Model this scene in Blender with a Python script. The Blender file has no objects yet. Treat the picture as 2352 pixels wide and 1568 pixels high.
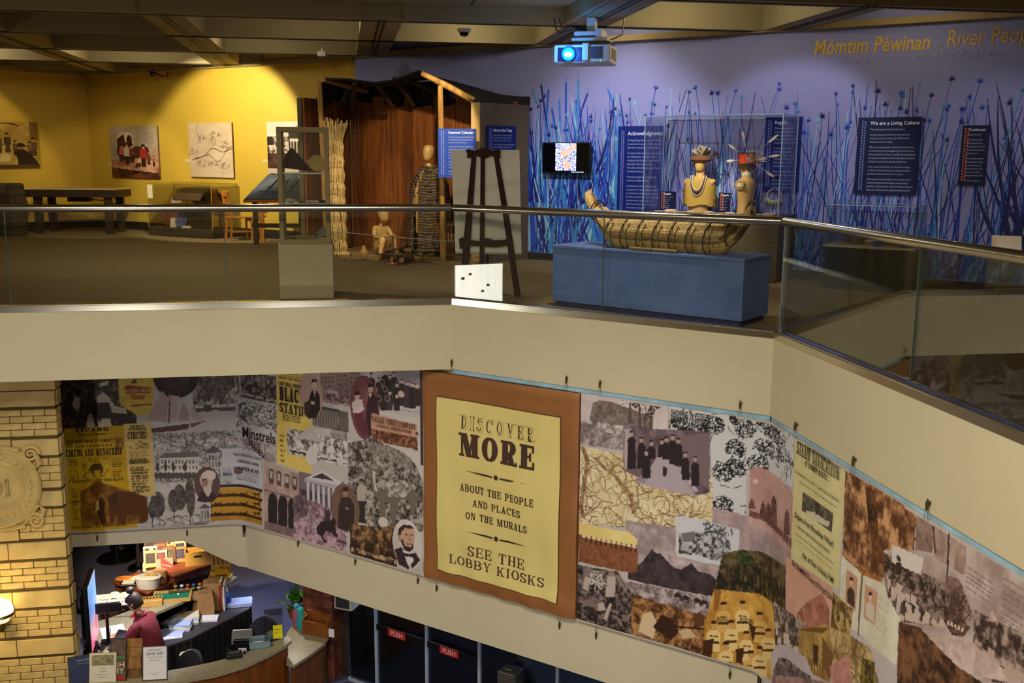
import bpy,math,random
import numpy as np
from mathutils import Vector,Matrix
SC = bpy.context.scene
COL = SC.collection
# ------------------------------------------------------------------ camera
F_PX,HORIZON,ROLL,EYE = 2300.0,357.0,math.radians(0.4),1.62
TILT = math.atan((784 - HORIZON) / F_PX)
cam_d = bpy.data.cameras.new('camera'); cam_d.sensor_width = 36.0
cam_d.lens = 36.0 * F_PX / 2352; cam_d.clip_start = 0.05; cam_d.clip_end = 200
cam = bpy.data.objects.new('camera',cam_d); COL.objects.link(cam)
cam.matrix_world = Matrix.Translation((0,0,EYE)) @ Matrix.Rotation(math.pi/2 - TILT,4,'X') @ Matrix.Rotation(ROLL,4,'Z')
SC.camera = cam
# ------------------------------------------------------------------ view + world
SC.view_settings.view_transform = 'Standard'; SC.view_settings.look = 'None'
SC.view_settings.exposure = 0.0; SC.view_settings.gamma = 1.0
SC.view_settings.use_curve_mapping = False
W = bpy.data.worlds.new('world'); SC.world = W; W.use_nodes = True
W.node_tree.nodes['Background'].inputs[0].default_value = (1.0,0.86,0.62,1)
W.node_tree.nodes['Background'].inputs[1].default_value = 0.035
# ------------------------------------------------------------------ ceiling lamps and added fill lights
def lamp(kind,loc,energy,col,to=None,size=0.06,angle=60,blend=0.3,name='ceiling_or_fill_light'):
    d = bpy.data.lights.new(name,kind); d.energy = energy; d.color = col
    if kind == 'AREA': d.shape = 'DISK'; d.size = size
    else: d.shadow_soft_size = size
    if kind == 'SPOT': d.spot_size = math.radians(angle); d.spot_blend = blend
    o = bpy.data.objects.new(name,d); COL.objects.link(o); o.location = loc
    if to is not None:
        o.rotation_euler = (Vector(to) - Vector(loc)).to_track_quat('-Z','Y').to_euler()
    return o
WARM,COOL = (1,.89,.7),(.62,.74,1)
# downlights over the atrium (their ceiling is above and behind the picture)
for x,y,e in [(-4.6,4.5,210),(-1.2,3.6,320),(-.2,2.2,120),(-3.0,1.2,190)]:
    lamp('AREA',(x,y,3.44),e,WARM,(x,y,0),size=0.5)
# unseen fill spots below the camera side, added to brighten the murals
for x,e,to in [(-4.5,560,(-4.0,12.9,-2.3)),(-1.5,560,(-.4,11.2,-2.4)),(1.0,190,(2.3,8.8,-2.5))]:
    lamp('SPOT',(x,.5,-2.7),e,(1,.95,.88),to,.12,46,.9)
# track spots in the gallery coffers
lamp('SPOT',(-6.05,17.35,3.22),600,(1,.9,.62),(-5.35,20.2,1.35),.05,78,.28)
lamp('SPOT',(-9.9,17.9,3.22),170,(1,.84,.5),(-11.6,20.6,1.2),.05,66,.2)
lamp('SPOT',(-7.6,17.3,3.22),190,(1,.84,.5),(-8.3,20.9,.7),.05,55,.4)
lamp('SPOT',(-.9,13.3,3.22),420,(1,.82,.5),(-1.75,16.9,.8),.04,44,.25)
lamp('SPOT',(0.15,12.6,3.22),330,(.9,.9,1),(1.5,15.0,1.35),.05,74,.75)
lamp('SPOT',(1.5,12.1,3.22),620,(1,.9,.66),(2.5,13.6,1.15),.04,36,.7)
lamp('SPOT',(2.7,11.4,3.22),110,(.86,.86,1),(3.75,13.8,1.2),.05,66,.4)
lamp('SPOT',(5.2,10.2,3.22),40,(.85,.85,1),(5.6,12.5,.7),.05,74,.6)
lamp('SPOT',(3.9,10.6,3.22),70,(1,.86,.6),(4.2,11.9,.9),.05,50,.5)
lamp('SPOT',(-0.9,12.2,3.22),90,(1,.9,.7),(-0.2,13.2,.8),.05,70,.5)
lamp('SPOT',(-3.6,13.2,3.22),150,(1,.86,.6),(-2.8,16.0,1.2),.05,34,.5)
lamp('SPOT',(-3.2,12.3,3.22),170,(1,.88,.66),(-3.2,13.4,0),.05,120,.7)
lamp('SPOT',(1.0,9.3,3.5),150,(.74,.84,1),(1.1,10.6,.5),.06,74,.6)
lamp('SPOT',(.6,10.2,3.4),330,(1,.92,.76),(1.3,10.7,.8),.05,50,.6)
lamp('SPOT',(-5.5,15.0,3.22),150,(1,.88,.66),(-5.6,15.6,0),.05,120,.7)
lamp('SPOT',(4.6,9.0,3.22),90,(1,.88,.62),(4.8,9.4,0),.05,110,.7)
# light washing up the sides of three ceiling coffers
for x,y,e in [(-6.6,17.9,26),(-9.5,18.0,22),(-3.9,16.0,16),(2.2,12.6,26),(-2.6,13.9,12),(1.2,14.4,14),(4.4,12.0,9),(-.6,14.7,18)]:
    lamp('POINT',(x,y,3.38),e,(1,.9,.68),size=.05)
# lobby lamps and an added pillar light, below the galleries
lamp('SPOT',(-5.7,14.6,-3.65),300,(1,.8,.5),(-5.75,16.0,-5.05),.06,70,.4)
lamp('SPOT',(-4.0,15.0,-3.7),170,(.66,.74,1),(-3.2,15.3,-5.8),.08,120,.6)
lamp('SPOT',(-4.9,12.5,-3.4),150,(.95,.93,1),(-4.9,12.7,-5.8),.08,110,.6)
lamp('SPOT',(-5.9,13.7,-3.62),200,(1,.9,.74),(-5.8,14.3,-5.1),.06,80,.5)
lamp('SPOT',(-3.3,13.9,-3.6),60,(1,.86,.7),(-2.75,13.3,-5.0),.06,70,.5)  # spot added to brighten the brick pillar
lamp('AREA',(-1.2,13.9,-3.7),40,COOL,(-1.2,13.9,-6),size=.5)
# ------------------------------------------------------------------ geometry from measured points
def ray(u,v):
    x = (u - 1176) / F_PX; y = -(v - 784) / F_PX
    c,s = math.cos(ROLL),math.sin(ROLL); x,y = x*c - y*s,x*s + y*c
    return Vector((x,math.cos(TILT) + y*math.sin(TILT),-math.sin(TILT) + y*math.cos(TILT)))
O3 = Vector((0,0,EYE))
def atz(u,v,z): d = ray(u,v); return O3 + d*((z - EYE)/d.z)
def aty(u,v,y): d = ray(u,v); return O3 + d*(y/d.y)
def onp(u,v,p,q):
    n = Vector((-(q[1]-p[1]),q[0]-p[0],0)); d = ray(u,v)
    return O3 + d*(n.dot(Vector((p[0],p[1],0)) - O3)/n.dot(d))
# ------------------------------------------------------------------ materials
MATS = {}
def lin(c):
    f = lambda x: x/12.92 if x <= .04045 else ((x+.055)/1.055)**2.4
    return tuple(f(x/255.0) for x in c[:3])
def mat(name,rgb=None,rough=.6,metal=0.,var=.12,scale=6.,bump=0.,bscale=60.,emit=0.,spec=.5,kind=None,rgb2=None,coords='Object',stretch=None,alpha=None):
    if name in MATS: return MATS[name]
    m = bpy.data.materials.new(name); m.use_nodes = True; MATS[name] = m
    nt = m.node_tree; b = nt.nodes['Principled BSDF']; L = nt.links
    b.inputs['Roughness'].default_value = rough; b.inputs['Metallic'].default_value = metal
    b.inputs['Specular IOR Level'].default_value = spec
    if kind == 'attr':
        a = nt.nodes.new('ShaderNodeVertexColor'); a.layer_name = 'Col'
        L.new(a.outputs[0],b.inputs['Base Color'])
        if emit: L.new(a.outputs[0],b.inputs['Emission Color']); b.inputs['Emission Strength'].default_value = emit
    else:
        c1 = lin(rgb); c2 = lin(rgb2) if rgb2 else tuple(max(0,x*(1-var)) for x in c1)
        if not rgb2: c1 = tuple(min(1,x*(1+var*.6)) for x in c1)
        tc = nt.nodes.new('ShaderNodeTexCoord'); n = nt.nodes.new('ShaderNodeTexNoise')
        n.inputs['Scale'].default_value = scale; n.inputs['Detail'].default_value = 5
        src = tc.outputs[coords]
        if stretch:
            mp = nt.nodes.new('ShaderNodeMapping'); mp.inputs['Scale'].default_value = stretch
            L.new(src,mp.inputs[0]); src = mp.outputs[0]
        L.new(src,n.inputs['Vector'])
        r = nt.nodes.new('ShaderNodeValToRGB'); r.color_ramp.elements[0].position = .3; r.color_ramp.elements[1].position = .7
        r.color_ramp.elements[0].color = (*c2,1); r.color_ramp.elements[1].color = (*c1,1)
        L.new(n.outputs['Fac'],r.inputs[0]); L.new(r.outputs[0],b.inputs['Base Color'])
        if emit:
            L.new(r.outputs[0],b.inputs['Emission Color']); b.inputs['Emission Strength'].default_value = emit
        if bump:
            n2 = nt.nodes.new('ShaderNodeTexNoise'); n2.inputs['Scale'].default_value = bscale; n2.inputs['Detail'].default_value = 3
            L.new(src,n2.inputs['Vector']); bp = nt.nodes.new('ShaderNodeBump'); bp.inputs['Strength'].default_value = bump
            bp.inputs['Distance'].default_value = .02
            L.new(n2.outputs['Fac'],bp.inputs['Height']); L.new(bp.outputs[0],b.inputs['Normal'])
    return m
def glass(name,tint=(.9,.93,.9),refl=1.0,ior=1.5,rough=.0):
    if name in MATS: return MATS[name]
    m = bpy.data.materials.new(name); m.use_nodes = True; MATS[name] = m
    nt = m.node_tree; nt.nodes.clear(); L = nt.links
    o = nt.nodes.new('ShaderNodeOutputMaterial'); mx = nt.nodes.new('ShaderNodeMixShader')
    t = nt.nodes.new('ShaderNodeBsdfTransparent'); t.inputs[0].default_value = (*tint,1)
    g = nt.nodes.new('ShaderNodeBsdfGlossy'); g.inputs['Roughness'].default_value = rough
    fr = nt.nodes.new('ShaderNodeFresnel'); fr.inputs[0].default_value = ior
    mu = nt.nodes.new('ShaderNodeMath'); mu.operation = 'MULTIPLY'; mu.inputs[1].default_value = refl; mu.use_clamp = True
    L.new(fr.outputs[0],mu.inputs[0]); L.new(mu.outputs[0],mx.inputs[0]); L.new(t.outputs[0],mx.inputs[1]); L.new(g.outputs[0],mx.inputs[2])
    L.new(mx.outputs[0],o.inputs[0]); return m
# ------------------------------------------------------------------ mesh builder
ORG = {}
class MB:
    def __init__(s,M=None): s.v,s.f,s.c = [],[],[]; s.M = M or Matrix.Identity(4); s.col = None
    def add(s,vs,fs):
        k = len(s.v); M = s.M
        s.v += [M @ Vector(p) for p in vs]; s.f += [tuple(i+k for i in f) for f in fs]
        if s.col is not None: s.c += [s.col]*len(fs)
        return s
    def box(s,x0,x1,y0,y1,z0,z1,taper=0.):
        t = taper
        return s.add([(x0,y0,z0),(x1,y0,z0),(x1,y1,z0),(x0,y1,z0),(x0+t,y0+t,z1),(x1-t,y0+t,z1),(x1-t,y1-t,z1),(x0+t,y1-t,z1)],
              [(0,3,2,1),(4,5,6,7),(0,1,5,4),(1,2,6,5),(2,3,7,6),(3,0,4,7)])
    def bbox(s,x0,x1,y0,y1,z0,z1,r=.01):  # box with chamfered edges
        r = min(r,(x1-x0)*.45,(y1-y0)*.45,(z1-z0)*.45)
        P = []
        for z,k in ((z0,r),(z0+r,0),(z1-r,0),(z1,r)):
            a,b,c,d = x0+k,x1-k,y0+k,y1-k; q = r
            P.append([(a+q,c,z),(b-q,c,z),(b,c+q,z),(b,d-q,z),(b-q,d,z),(a+q,d,z),(a,d-q,z),(a,c+q,z)])
        return s.loft(P)
    def loft(s,rings,cap=True,closed=True):
        n = len(rings[0]); vs = [p for r in rings for p in r]; fs = []
        for i in range(len(rings)-1):
            for j in range(n if closed else n-1):
                a,b = i*n+j,i*n+(j+1) % n
                fs.append((a,b,b+n,a+n))
        if cap and closed: fs += [tuple(range(n-1,-1,-1)),tuple(range((len(rings)-1)*n,len(rings)*n))]
        return s.add(vs,fs)
    def cyl(s,a,b,r0,r1=None,n=10,cap=True):
        r1 = r0 if r1 is None else r1
        return s.tube([a,b],[r0,r1],n,cap)
    def tube(s,pts,r,n=8,cap=True):
        pts = [Vector(p) for p in pts]; m = len(pts)
        rs = r if isinstance(r,(list,tuple)) else [r]*m
        rings = []; up = None
        for i,p in enumerate(pts):
            d = (pts[min(i+1,m-1)] - pts[max(i-1,0)])
            d = d.normalized() if d.length > 1e-9 else Vector((0,0,1))
            if up is None: up = Vector((0,0,1)) if abs(d.z) < .9 else Vector((1,0,0))
            x = d.cross(up)
            if x.length < 1e-6: x = d.cross(Vector((1,0,0)))
            x.normalize(); y = x.cross(d).normalized(); up = y
            rings.append([p + (x*math.cos(t)+y*math.sin(t))*rs[i] for t in [2*math.pi*k/n for k in range(n)]])
        return s.loft(rings,cap)
    def lathe(s,prof,c=(0,0,0),n=20,sx=1.,sy=1.):  # prof: (r,z)
        c = Vector(c)
        return s.loft([[c+Vector((max(r,1e-4)*sx*math.cos(2*math.pi*k/n),max(r,1e-4)*sy*math.sin(2*math.pi*k/n),z)) for k in range(n)] for r,z in prof])
    def ball(s,c,r,n=12,m=8,sx=1.,sy=1.,sz=1.):
        return s.lathe([(r*math.sin(math.pi*i/m),-r*sz*math.cos(math.pi*i/m)) for i in range(m+1)],c,n,sx,sy)
    def ext(s,poly,z0,z1):  # extrude an xy polygon
        n = len(poly)
        a = sum(poly[i][0]*poly[(i+1) % n][1]-poly[(i+1) % n][0]*poly[i][1] for i in range(n))
        if a < 0: poly = poly[::-1]
        vs = [(p[0],p[1],z0) for p in poly] + [(p[0],p[1],z1) for p in poly]
        return s.add(vs,[tuple(range(n-1,-1,-1)),tuple(range(n,2*n))] + [(i,(i+1) % n,(i+1) % n+n,i+n) for i in range(n)])
    def extxz(s,poly,y0,y1):  # extrude an xz outline through y
        n = len(poly); a = sum(poly[i][0]*poly[(i+1) % n][1]-poly[(i+1) % n][0]*poly[i][1] for i in range(n))
        if a < 0: poly = poly[::-1]
        vs = [(p[0],y0,p[1]) for p in poly] + [(p[0],y1,p[1]) for p in poly]
        return s.add(vs,[tuple(range(n)),tuple(range(2*n-1,n-1,-1))] + [(i,i+n,(i+1) % n+n,(i+1) % n) for i in range(n)])
    def build(s,name,m,parent=None,smooth=False):
        me = bpy.data.meshes.new(name)
        o3 = ORG.get(parent,Vector((0,0,0))) if parent is not None else None
        if o3 is None:  # own origin at the base centre
            A = np.array([tuple(p) for p in s.v]) if s.v else np.zeros((1,3))
            o3 = Vector(((A[:,0].min()+A[:,0].max())/2,(A[:,1].min()+A[:,1].max())/2,A[:,2].min()))
        me.from_pydata([tuple(p - o3) for p in s.v],[],s.f)
        if s.c and len(s.c) == len(s.f):
            ca = me.color_attributes.new('Col','FLOAT_COLOR','CORNER')
            arr = np.repeat(np.array([(*c,1) for c in s.c],dtype=np.float32),[len(f) for f in s.f],axis=0)
            ca.data.foreach_set('color',arr.ravel())
        me.materials.append(m if not isinstance(m,str) else MATS[m])
        if smooth:
            me.shade_smooth()
            try: me.set_sharp_from_angle(angle=math.radians(40))
            except Exception: pass
        me.update()
        o = bpy.data.objects.new(name,me); COL.objects.link(o)
        if parent is not None: o.parent = parent
        else: o.location = o3
        ORG[o] = o3.copy()
        return o
def frame(x,y,z=0,rz=0): return Matrix.Translation((x,y,z)) @ Matrix.Rotation(rz,4,'Z')
def tag(o,label,cat,group=None):
    o['label'] = label; o['category'] = cat
    if group: o['group'] = group
    return o
def thing(name,label,cat,loc,group=None):
    o = bpy.data.objects.new(name,None); COL.objects.link(o); o.location = loc
    o.empty_display_size = .1; ORG[o] = Vector(loc); return tag(o,label,cat,group)
def struct(o,label=None):
    o['kind'] = 'structure'
    if label: o['label'] = label
    return o
def dup(root,dx,label,group=None):
    r = root.copy(); COL.objects.link(r); r.location = root.location + Vector(dx); ORG[r] = r.location.copy()
    r['label'] = label
    if group: r['group'] = group
    for ch in list(root.children):
        c = ch.copy(); COL.objects.link(c); c.parent = r
        for g in list(ch.children):
            d = g.copy(); COL.objects.link(d); d.parent = c
    return r
# ------------------------------------------------------------------ lettering
GLY = {}
def glyph_mesh(text,bold=0.,shear=0.,spacing=1.):
    k = (text,bold,shear,spacing)
    if k in GLY: return GLY[k]
    cu = bpy.data.curves.new('txt','FONT'); cu.body = text; cu.size = 1; cu.offset = bold; cu.shear = shear
    cu.space_character = spacing; cu.resolution_u = 2; cu.fill_mode = 'FRONT'
    o = bpy.data.objects.new('txt',cu); COL.objects.link(o)
    dg = bpy.context.evaluated_depsgraph_get(); me = o.evaluated_get(dg).to_mesh()
    vs = [(p.co.x,p.co.y) for p in me.vertices]; fs = [tuple(q.vertices) for q in me.polygons]
    o.evaluated_get(dg).to_mesh_clear(); bpy.data.objects.remove(o); bpy.data.curves.remove(cu)
    GLY[k] = (vs,fs); return GLY[k]
# a slab serif display face drawn as strokes: v=vertical stem, h=thin bar, c=curve, s=serif, d=diagonal
def _arc(cx,cy,rx,ry,a0,a1,w0,w1,n=14):
    out = []
    for i in range(n):
        t0,t1 = math.radians(a0+(a1-a0)*i/n),math.radians(a0+(a1-a0)*(i+1)/n)
        wt = lambda t: w1 + (w0-w1)*abs(math.cos(t))
        q = []
        for t,sg in ((t0,1),(t1,1),(t1,-1),(t0,-1)):
            w = wt(t)/2*sg; q.append((cx+(rx+w)*math.cos(t),cy+(ry+w)*math.sin(t)))
        out.append(q)
    return out
def slab(ch,W,T=.2,h=.1,sf=.09):
    """polygons of one letter in a box W wide and 1 high; T stem, h thin stroke, sf serif overhang"""
    R = lambda x0,y0,x1,y1: [(x0,y0),(x1,y0),(x1,y1),(x0,y1)]
    def stem(x,y0=0,y1=1,a=True,b=True):
        q = [R(x,y0,x+T,y1)]
        if a: q.append(R(x-sf,y0,x+T+sf,y0+h))
        if b: q.append(R(x-sf,y1-h,x+T+sf,y1))
        return q
    def dia(x0,y0,x1,y1,w): return [[(x0-w/2,y0),(x0+w/2,y0),(x1+w/2,y1),(x1-w/2,y1)]]
    def srf(x,y,w=.14): return [R(x-w,y,x+w,y+h)]
    l = sf; r = W-sf-T; P = []
    bowl = lambda x,y0,y1,rx: _arc(x,(y0+y1)/2,rx-T/2,(y1-y0)/2-h/2,-90,90,T,h)
    if ch == 'A': P = dia(sf+.02,0,W/2,1,h*1.1) + dia(W-sf-.04-T/2,0,W/2,1,T) + [R(W*.28,.28,W*.68,.28+h)] + srf(sf+.02,0) + srf(W-sf-.04-T/2,0,.17)
    elif ch == 'B': P = stem(l) + [R(l,0,W*.55,h),R(l,1-h,W*.55,1),R(l,.48,W*.55,.48+h)] + bowl(W*.5,0,.56,W*.48) + bowl(W*.48,.46,1,W*.44)
    elif ch in 'CG': P = _arc(W/2,.5,W/2-T/2,.5-h/2,40,320,T,h) + [R(W-h*1.3,.62,W-h*.2,.98)]
    elif ch == 'D': P = stem(l) + [R(l,0,W*.5,h),R(l,1-h,W*.5,1)] + bowl(W*.45,0,1,W*.55)
    elif ch in 'EF':
        P = stem(l) + [R(l,1-h,W-.02,1),R(l,.46,W*.7,.46+h),R(W*.7-h*.4,.33,W*.7+h*.5,.69),R(W-.02-h,.7,W-.02,1)]
        if ch == 'E': P += [R(l,0,W,h),R(W-h,0,W,.32)]
    elif ch == 'H': P = stem(l) + stem(r) + [R(l,.46,r+T,.46+h)]
    elif ch == 'I': P = stem(W/2-T/2)
    elif ch == 'J': P = stem(W-sf-T,.25,1,False) + _arc(W/2-.02,.28,W/2-sf-T/2,.28-h/2,180,360,T,h)
    elif ch == 'K': P = stem(l) + dia(l+T,.38,W-sf-.06,1,h*1.2) + dia(W-sf-T/2,0,W*.5,.58,T) + srf(W-sf-.06,1-h,.13) + srf(W-sf-T/2,0,.16)
    elif ch == 'L': P = stem(l) + [R(l,0,W,h),R(W-h,0,W,.36)]
    elif ch == 'M': P = stem(r) + [R(l+.02,0,l+.02+h,1)] + srf(l+.06,0,.13) + srf(l+.03,1-h,.12) + dia(W*.5,.0,l+T*.6,1,T) + dia(W*.5,.0,r+h*.5,1,h)
    elif ch == 'N': P = [R(l,0,l+h,1),R(r+T-h,0,r+T,1)] + srf(l+h/2,0,.13) + srf(l,1-h,.12) + srf(r+T-h/2,1-h,.13) + dia(r+T-h,0,l+T*.6,1,T)
    elif ch == 'O': P = _arc(W/2,.5,W/2-T/2,.5-h/2,0,360,T,h,28)
    elif ch == 'Q': P = _arc(W/2,.5,W/2-T/2,.5-h/2,0,360,T,h,28) + dia(W*.9,-.15,W*.5,.25,h*1.4)
    elif ch in 'PR':
        P = stem(l) + [R(l,1-h,W*.55,1),R(l,.42,W*.55,.42+h)] + bowl(W*.5,.42,1,W*.45)
        if ch == 'R': P += dia(W-sf-T/2,.06,W*.55,.46,T) + [R(W-sf-T,0,W+.03,h),R(W+.03-h*.7,0,W+.03,.18)]
    elif ch == 'S': P = _arc(W/2,.735,W/2-T/2,.265-h/2,20,265,T,h) + _arc(W/2,.265,W/2-T/2,.265-h/2,85,-160,T,h) + dia(W*.72,.36,W*.28,.64,T) + [R(W-h*1.4,.7,W-h*.3,.98),R(h*.3,.02,h*1.4,.32)]
    elif ch == 'T': P = stem(W/2-T/2) + [R(.02,1-h,W-.02,1),R(.02,.68,.02+h,1),R(W-.02-h,.68,W-.02,1)]
    elif ch == 'U': P = stem(l,.3,1,False) + stem(r+T*.4,.3,1,False) + _arc(W/2+T*.1,.34,(r+T*.4-l)/2,.34-h/2,180,360,T,h)
    elif ch == 'V': P = dia(W/2,0,l+T/2,1,T) + dia(W/2,0,W-sf-.03,1,h) + srf(l+T/2,1-h,.16) + srf(W-sf-.03,1-h,.12)
    elif ch == 'W': P = dia(W*.3,0,l+.05,1,T) + dia(W*.3,0,W*.52,1,h) + dia(W*.72,0,W*.52,1,T) + dia(W*.72,0,W-sf,1,h) + srf(l+.06,1-h,.13) + srf(W-sf,1-h,.11)
    elif ch == 'X': P = dia(W-sf-.08,0,sf+.08,1,T) + dia(sf+.06,0,W-sf-.06,1,h) + srf(sf+.1,1-h) + srf(W-sf-.08,0) + srf(sf+.06,0,.12) + srf(W-sf-.06,1-h,.12)
    elif ch == 'Y': P = stem(W/2-T/2,0,.45,True,False) + dia(W/2,.42,l+T*.4,1,T) + dia(W/2,.42,W-sf,1,h) + srf(l+.1,1-h) + srf(W-sf,1-h,.12)
    elif ch == 'Z': P = [R(.03,1-h,W,1),R(.03,0,W,h),R(.03,.7,.03+h,1),R(W-h,0,W,.3)] + dia(.03+T/2,0,W-T/2,1,T)
    elif ch == '&': P = _arc(W*.42,.75,.2,.25-h/2,0,360,T*.8,h) + _arc(W*.42,.27,W*.36,.27-h/2,0,360,T,h) + dia(W*.92,0,W*.3,.7,T*.7)
    elif ch == '1': P = stem(W/2-T/2,0,1,True,False) + dia(W*.2,.74,W*.5,1,h*1.4)
    elif ch == '8': P = _arc(W/2,.74,W*.38,.26-h/2,0,360,T,h,20) + _arc(W/2,.26,W*.44,.26-h/2,0,360,T,h,20)
    elif ch in '09': P = _arc(W/2,.5,W/2-T/2,.5-h/2,0,360,T,h,24)
    elif ch == '!': P = [[(W/2-T*.25,.3),(W/2+T*.25,.3),(W/2+T*.6,1),(W/2-T*.6,1)],R(W/2-T/2,0,W/2+T/2,.16)]
    elif ch == '.': P = [R(W/2-.09,0,W/2+.09,.16)]
    elif ch == ',': P = [[(W/2-.09,0),(W/2,-.18),(W/2+.1,.16),(W/2-.09,.16)]]
    elif ch in "'\u201c\u201d\"": P = [R(W*.3,.75,W*.42,1),R(W*.58,.75,W*.7,1)]
    elif ch == '-': P = [R(.05,.42,W-.05,.52)]
    return P
WID = {'I': .42,'M': 1.0,'W': 1.1,' ': .45,'.': .3,',': .3,'!': .35,"'": .3,'J': .6,'L': .68,'1': .45,'E': .7,'F': .68,'S': .66,'T': .72,'-': .5}
def slab_text(text,H,wid=1.,T=.2,h=.1,sf=.08,gap=.13):
    """polygons for a centred line of capitals of height H; wid squeezes the width"""
    x = 0; P = []
    for ch in text:
        w = WID.get(ch,.78)
        if ch != ' ':
            for q in slab(ch,w,T,h,sf): P.append([(x+a,b) for a,b in q])
        x += w + gap
    x -= gap
    return [[((a-x/2)*H*wid,b*H) for a,b in q] for q in P],x*H*wid
def put(mb,polys,fn):
    for q in polys:
        n = len(q); a = sum(q[i][0]*q[(i+1) % n][1]-q[(i+1) % n][0]*q[i][1] for i in range(n))
        if a < 0: q = q[::-1]
        mb.add([fn(*p) for p in q],[tuple(range(n))])
def put_text(mb,text,size,fn,bold=0.,shear=0.,align='l',spacing=1.,xs=1.):
    vs,fs = glyph_mesh(text,bold,shear,spacing)
    if not vs: return
    w = max(p[0] for p in vs); dx = {'l': 0,'c': -w/2,'r': -w}[align]
    mb.add([fn((x+dx)*size*xs,y*size) for x,y in vs],fs)
# ================================================================== setting
G = -5.8                                   # lobby floor; the gallery floor is z = 0
C1 = Vector((-.68,11.172,0)); C2 = Vector((2.438,9.174,0)); A0 = Vector((-5.367,10.37,0)); D1 = Vector((3.028,5.714,0))
dA = (A0-C1).normalized(); dB = (C2-C1).normalized(); dC = (D1-C2).normalized()
AX = C1 + dA*9.2; CX = C2 + dC*9.0
def nrm(d): n = Vector((-d.y,d.x,0)); return n if n.y > 0 else -n      # points away from the atrium
nA,nB = nrm(dA),nrm(dB); nC = Vector((-dC.y,dC.x,0)); nC = nC if nC.x > 0 else -nC
cream = mat('cream_paint',(200,190,160),.65,var=.04,scale=1.5,bump=.03,bscale=220)
cream2 = mat('cream_lower_paint',(208,198,172),.65,var=.04,scale=1.5,bump=.03,bscale=220)
carpet = mat('brown_carpet',(124,106,76),.95,var=.45,scale=90,bump=.5,bscale=300,spec=.1)
blue_carpet = mat('slate_carpet',(92,90,112),.95,var=.4,scale=80,bump=.5,bscale=300,spec=.1)
black = mat('black_base',(20,17,13),.6,var=.2)
yellow = mat('ochre_wall_paint',(206,170,58),.6,var=.05,scale=1.2,bump=.04,bscale=200)
lilac = mat('lilac_wall_print',(134,136,190),.6,var=.07,scale=.7,bump=.03,bscale=200)
ceilm = mat('beige_ceiling_paint',(152,138,100),.8,var=.05,scale=2)
slotm = mat('ceiling_slot',(28,20,12),.6,var=.1)
def wallbox(p,q,z0,z1,n,t,name,m,parent=None,off=0.):
    n = n.normalized(); a,b = Vector(p[:2]+(0,) if isinstance(p,tuple) else (p.x,p.y,0)),Vector(q[:2]+(0,) if isinstance(q,tuple) else (q.x,q.y,0))
    a = a + n*off; b = b + n*off
    mb = MB(); mb.ext([tuple(a[:2]),tuple(b[:2]),tuple((b+n*t)[:2]),tuple((a+n*t)[:2])],z0,z1)
    return mb.build(name,m,parent)
# gallery floor slab (polygon outside the atrium edge)
fl = MB(); fl.ext([tuple(p[:2]) for p in (AX+nA*.1,C1+nA*.1+nB*.02,C2+nB*.1+nC*.03,CX+nC*.1)] + [(12,CX.y),(12,10),(8.6,13.5),(-2.6,20.2),(-9.4,24.5),(-16,18),(-16,AX.y)],-.7,0)
struct(fl.build('floor_gallery',carpet),'dark brown patterned carpet of the upper gallery')
un = MB(); un.ext([tuple(p[:2]) for p in (AX+nA*.1,C1+nA*.1+nB*.02,C2+nB*.1+nC*.03,CX+nC*.1)] + [(12,CX.y),(12,10),(8.6,13.5),(-2.6,20.2),(-9.4,24.5),(-16,18),(-16,AX.y)],-.78,-.7)
struct(un.build('ceiling_soffit',mat('soffit_paint',(150,140,115),.8)))
struct(wallbox(AX,C1,-.78,0,nA,.1,'wall_balcony_left',cream),'cream balcony front, left run above the old posters')
struct(wallbox(C1,C2,-.78,0,nB,.1,'wall_balcony_middle',cream),'cream balcony front, middle run above the brown banner')
struct(wallbox(C2,CX,-.78,0,nC,.1,'wall_balcony_right',cream),'cream balcony front, right run')
# lower wall behind the murals
P0 = Vector((-3.709,13.113,0)); dA2 = Vector((-1.884,-.343,0)).normalized(); nA2 = nrm(dA2); PL = P0 + dA2*3.6
struct(wallbox(PL,P0,-3.62,-.78,nA2,.2,'wall_lower_left',cream2,off=.07),'cream wall band under the left posters')
wc = MB(Matrix.Translation(P0+nA2*.07) @ Matrix.Rotation(math.atan2(-dA2.y,-dA2.x),4,'Z')); wc.extxz([(-.8,-3.62),(.06,-3.62),(.06,-4.07),(-.08,-4.04)],0,.2); struct(wc.build('wall_lower_corner',cream2))
struct(wallbox(P0,C2,-4.07,-.78,nB,.2,'wall_lower_middle',cream2,off=.07),'cream wall band under the brown banner and murals')
struct(wallbox(C2,CX,-4.07,-.78,nC,.2,'wall_lower_right',cream2,off=.07),'cream wall band under the right mural')
# lobby
lob = MB(); lob.box(-14,9,-4,21,G-.1,G); struct(lob.build('floor_lobby',blue_carpet),'slate grey carpet of the lobby')
lc = MB(); lc.ext([tuple((PL+nA2*.3)[:2]),tuple((P0+nA2*.3)[:2]),(-2.2,12.6),(4,9),(9,9),(9,21),(-14,21),(-14,13.5)],-3.55,-3.45)
struct(lc.build('ceiling_lobby',mat('lobby_ceiling',(190,180,160),.8)))
struct(MB().box(-14,-13.9,-4,21,G,3.8).build('wall_far_left',cream2)); struct(MB().box(-14,9,-4.1,-4,G,3.8).build('wall_behind',cream2))
struct(MB().box(9,9.1,-4,21,G,3.8).build('wall_far_right',cream2)); struct(MB().box(-14,9,20.9,21,G,-.8).build('wall_lobby_back',mat('lobby_wall',(60,58,66),.7)))
struct(MB().box(-9,3.4,-4,.55,-.3,0).build('floor_camera_side',carpet))
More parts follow.
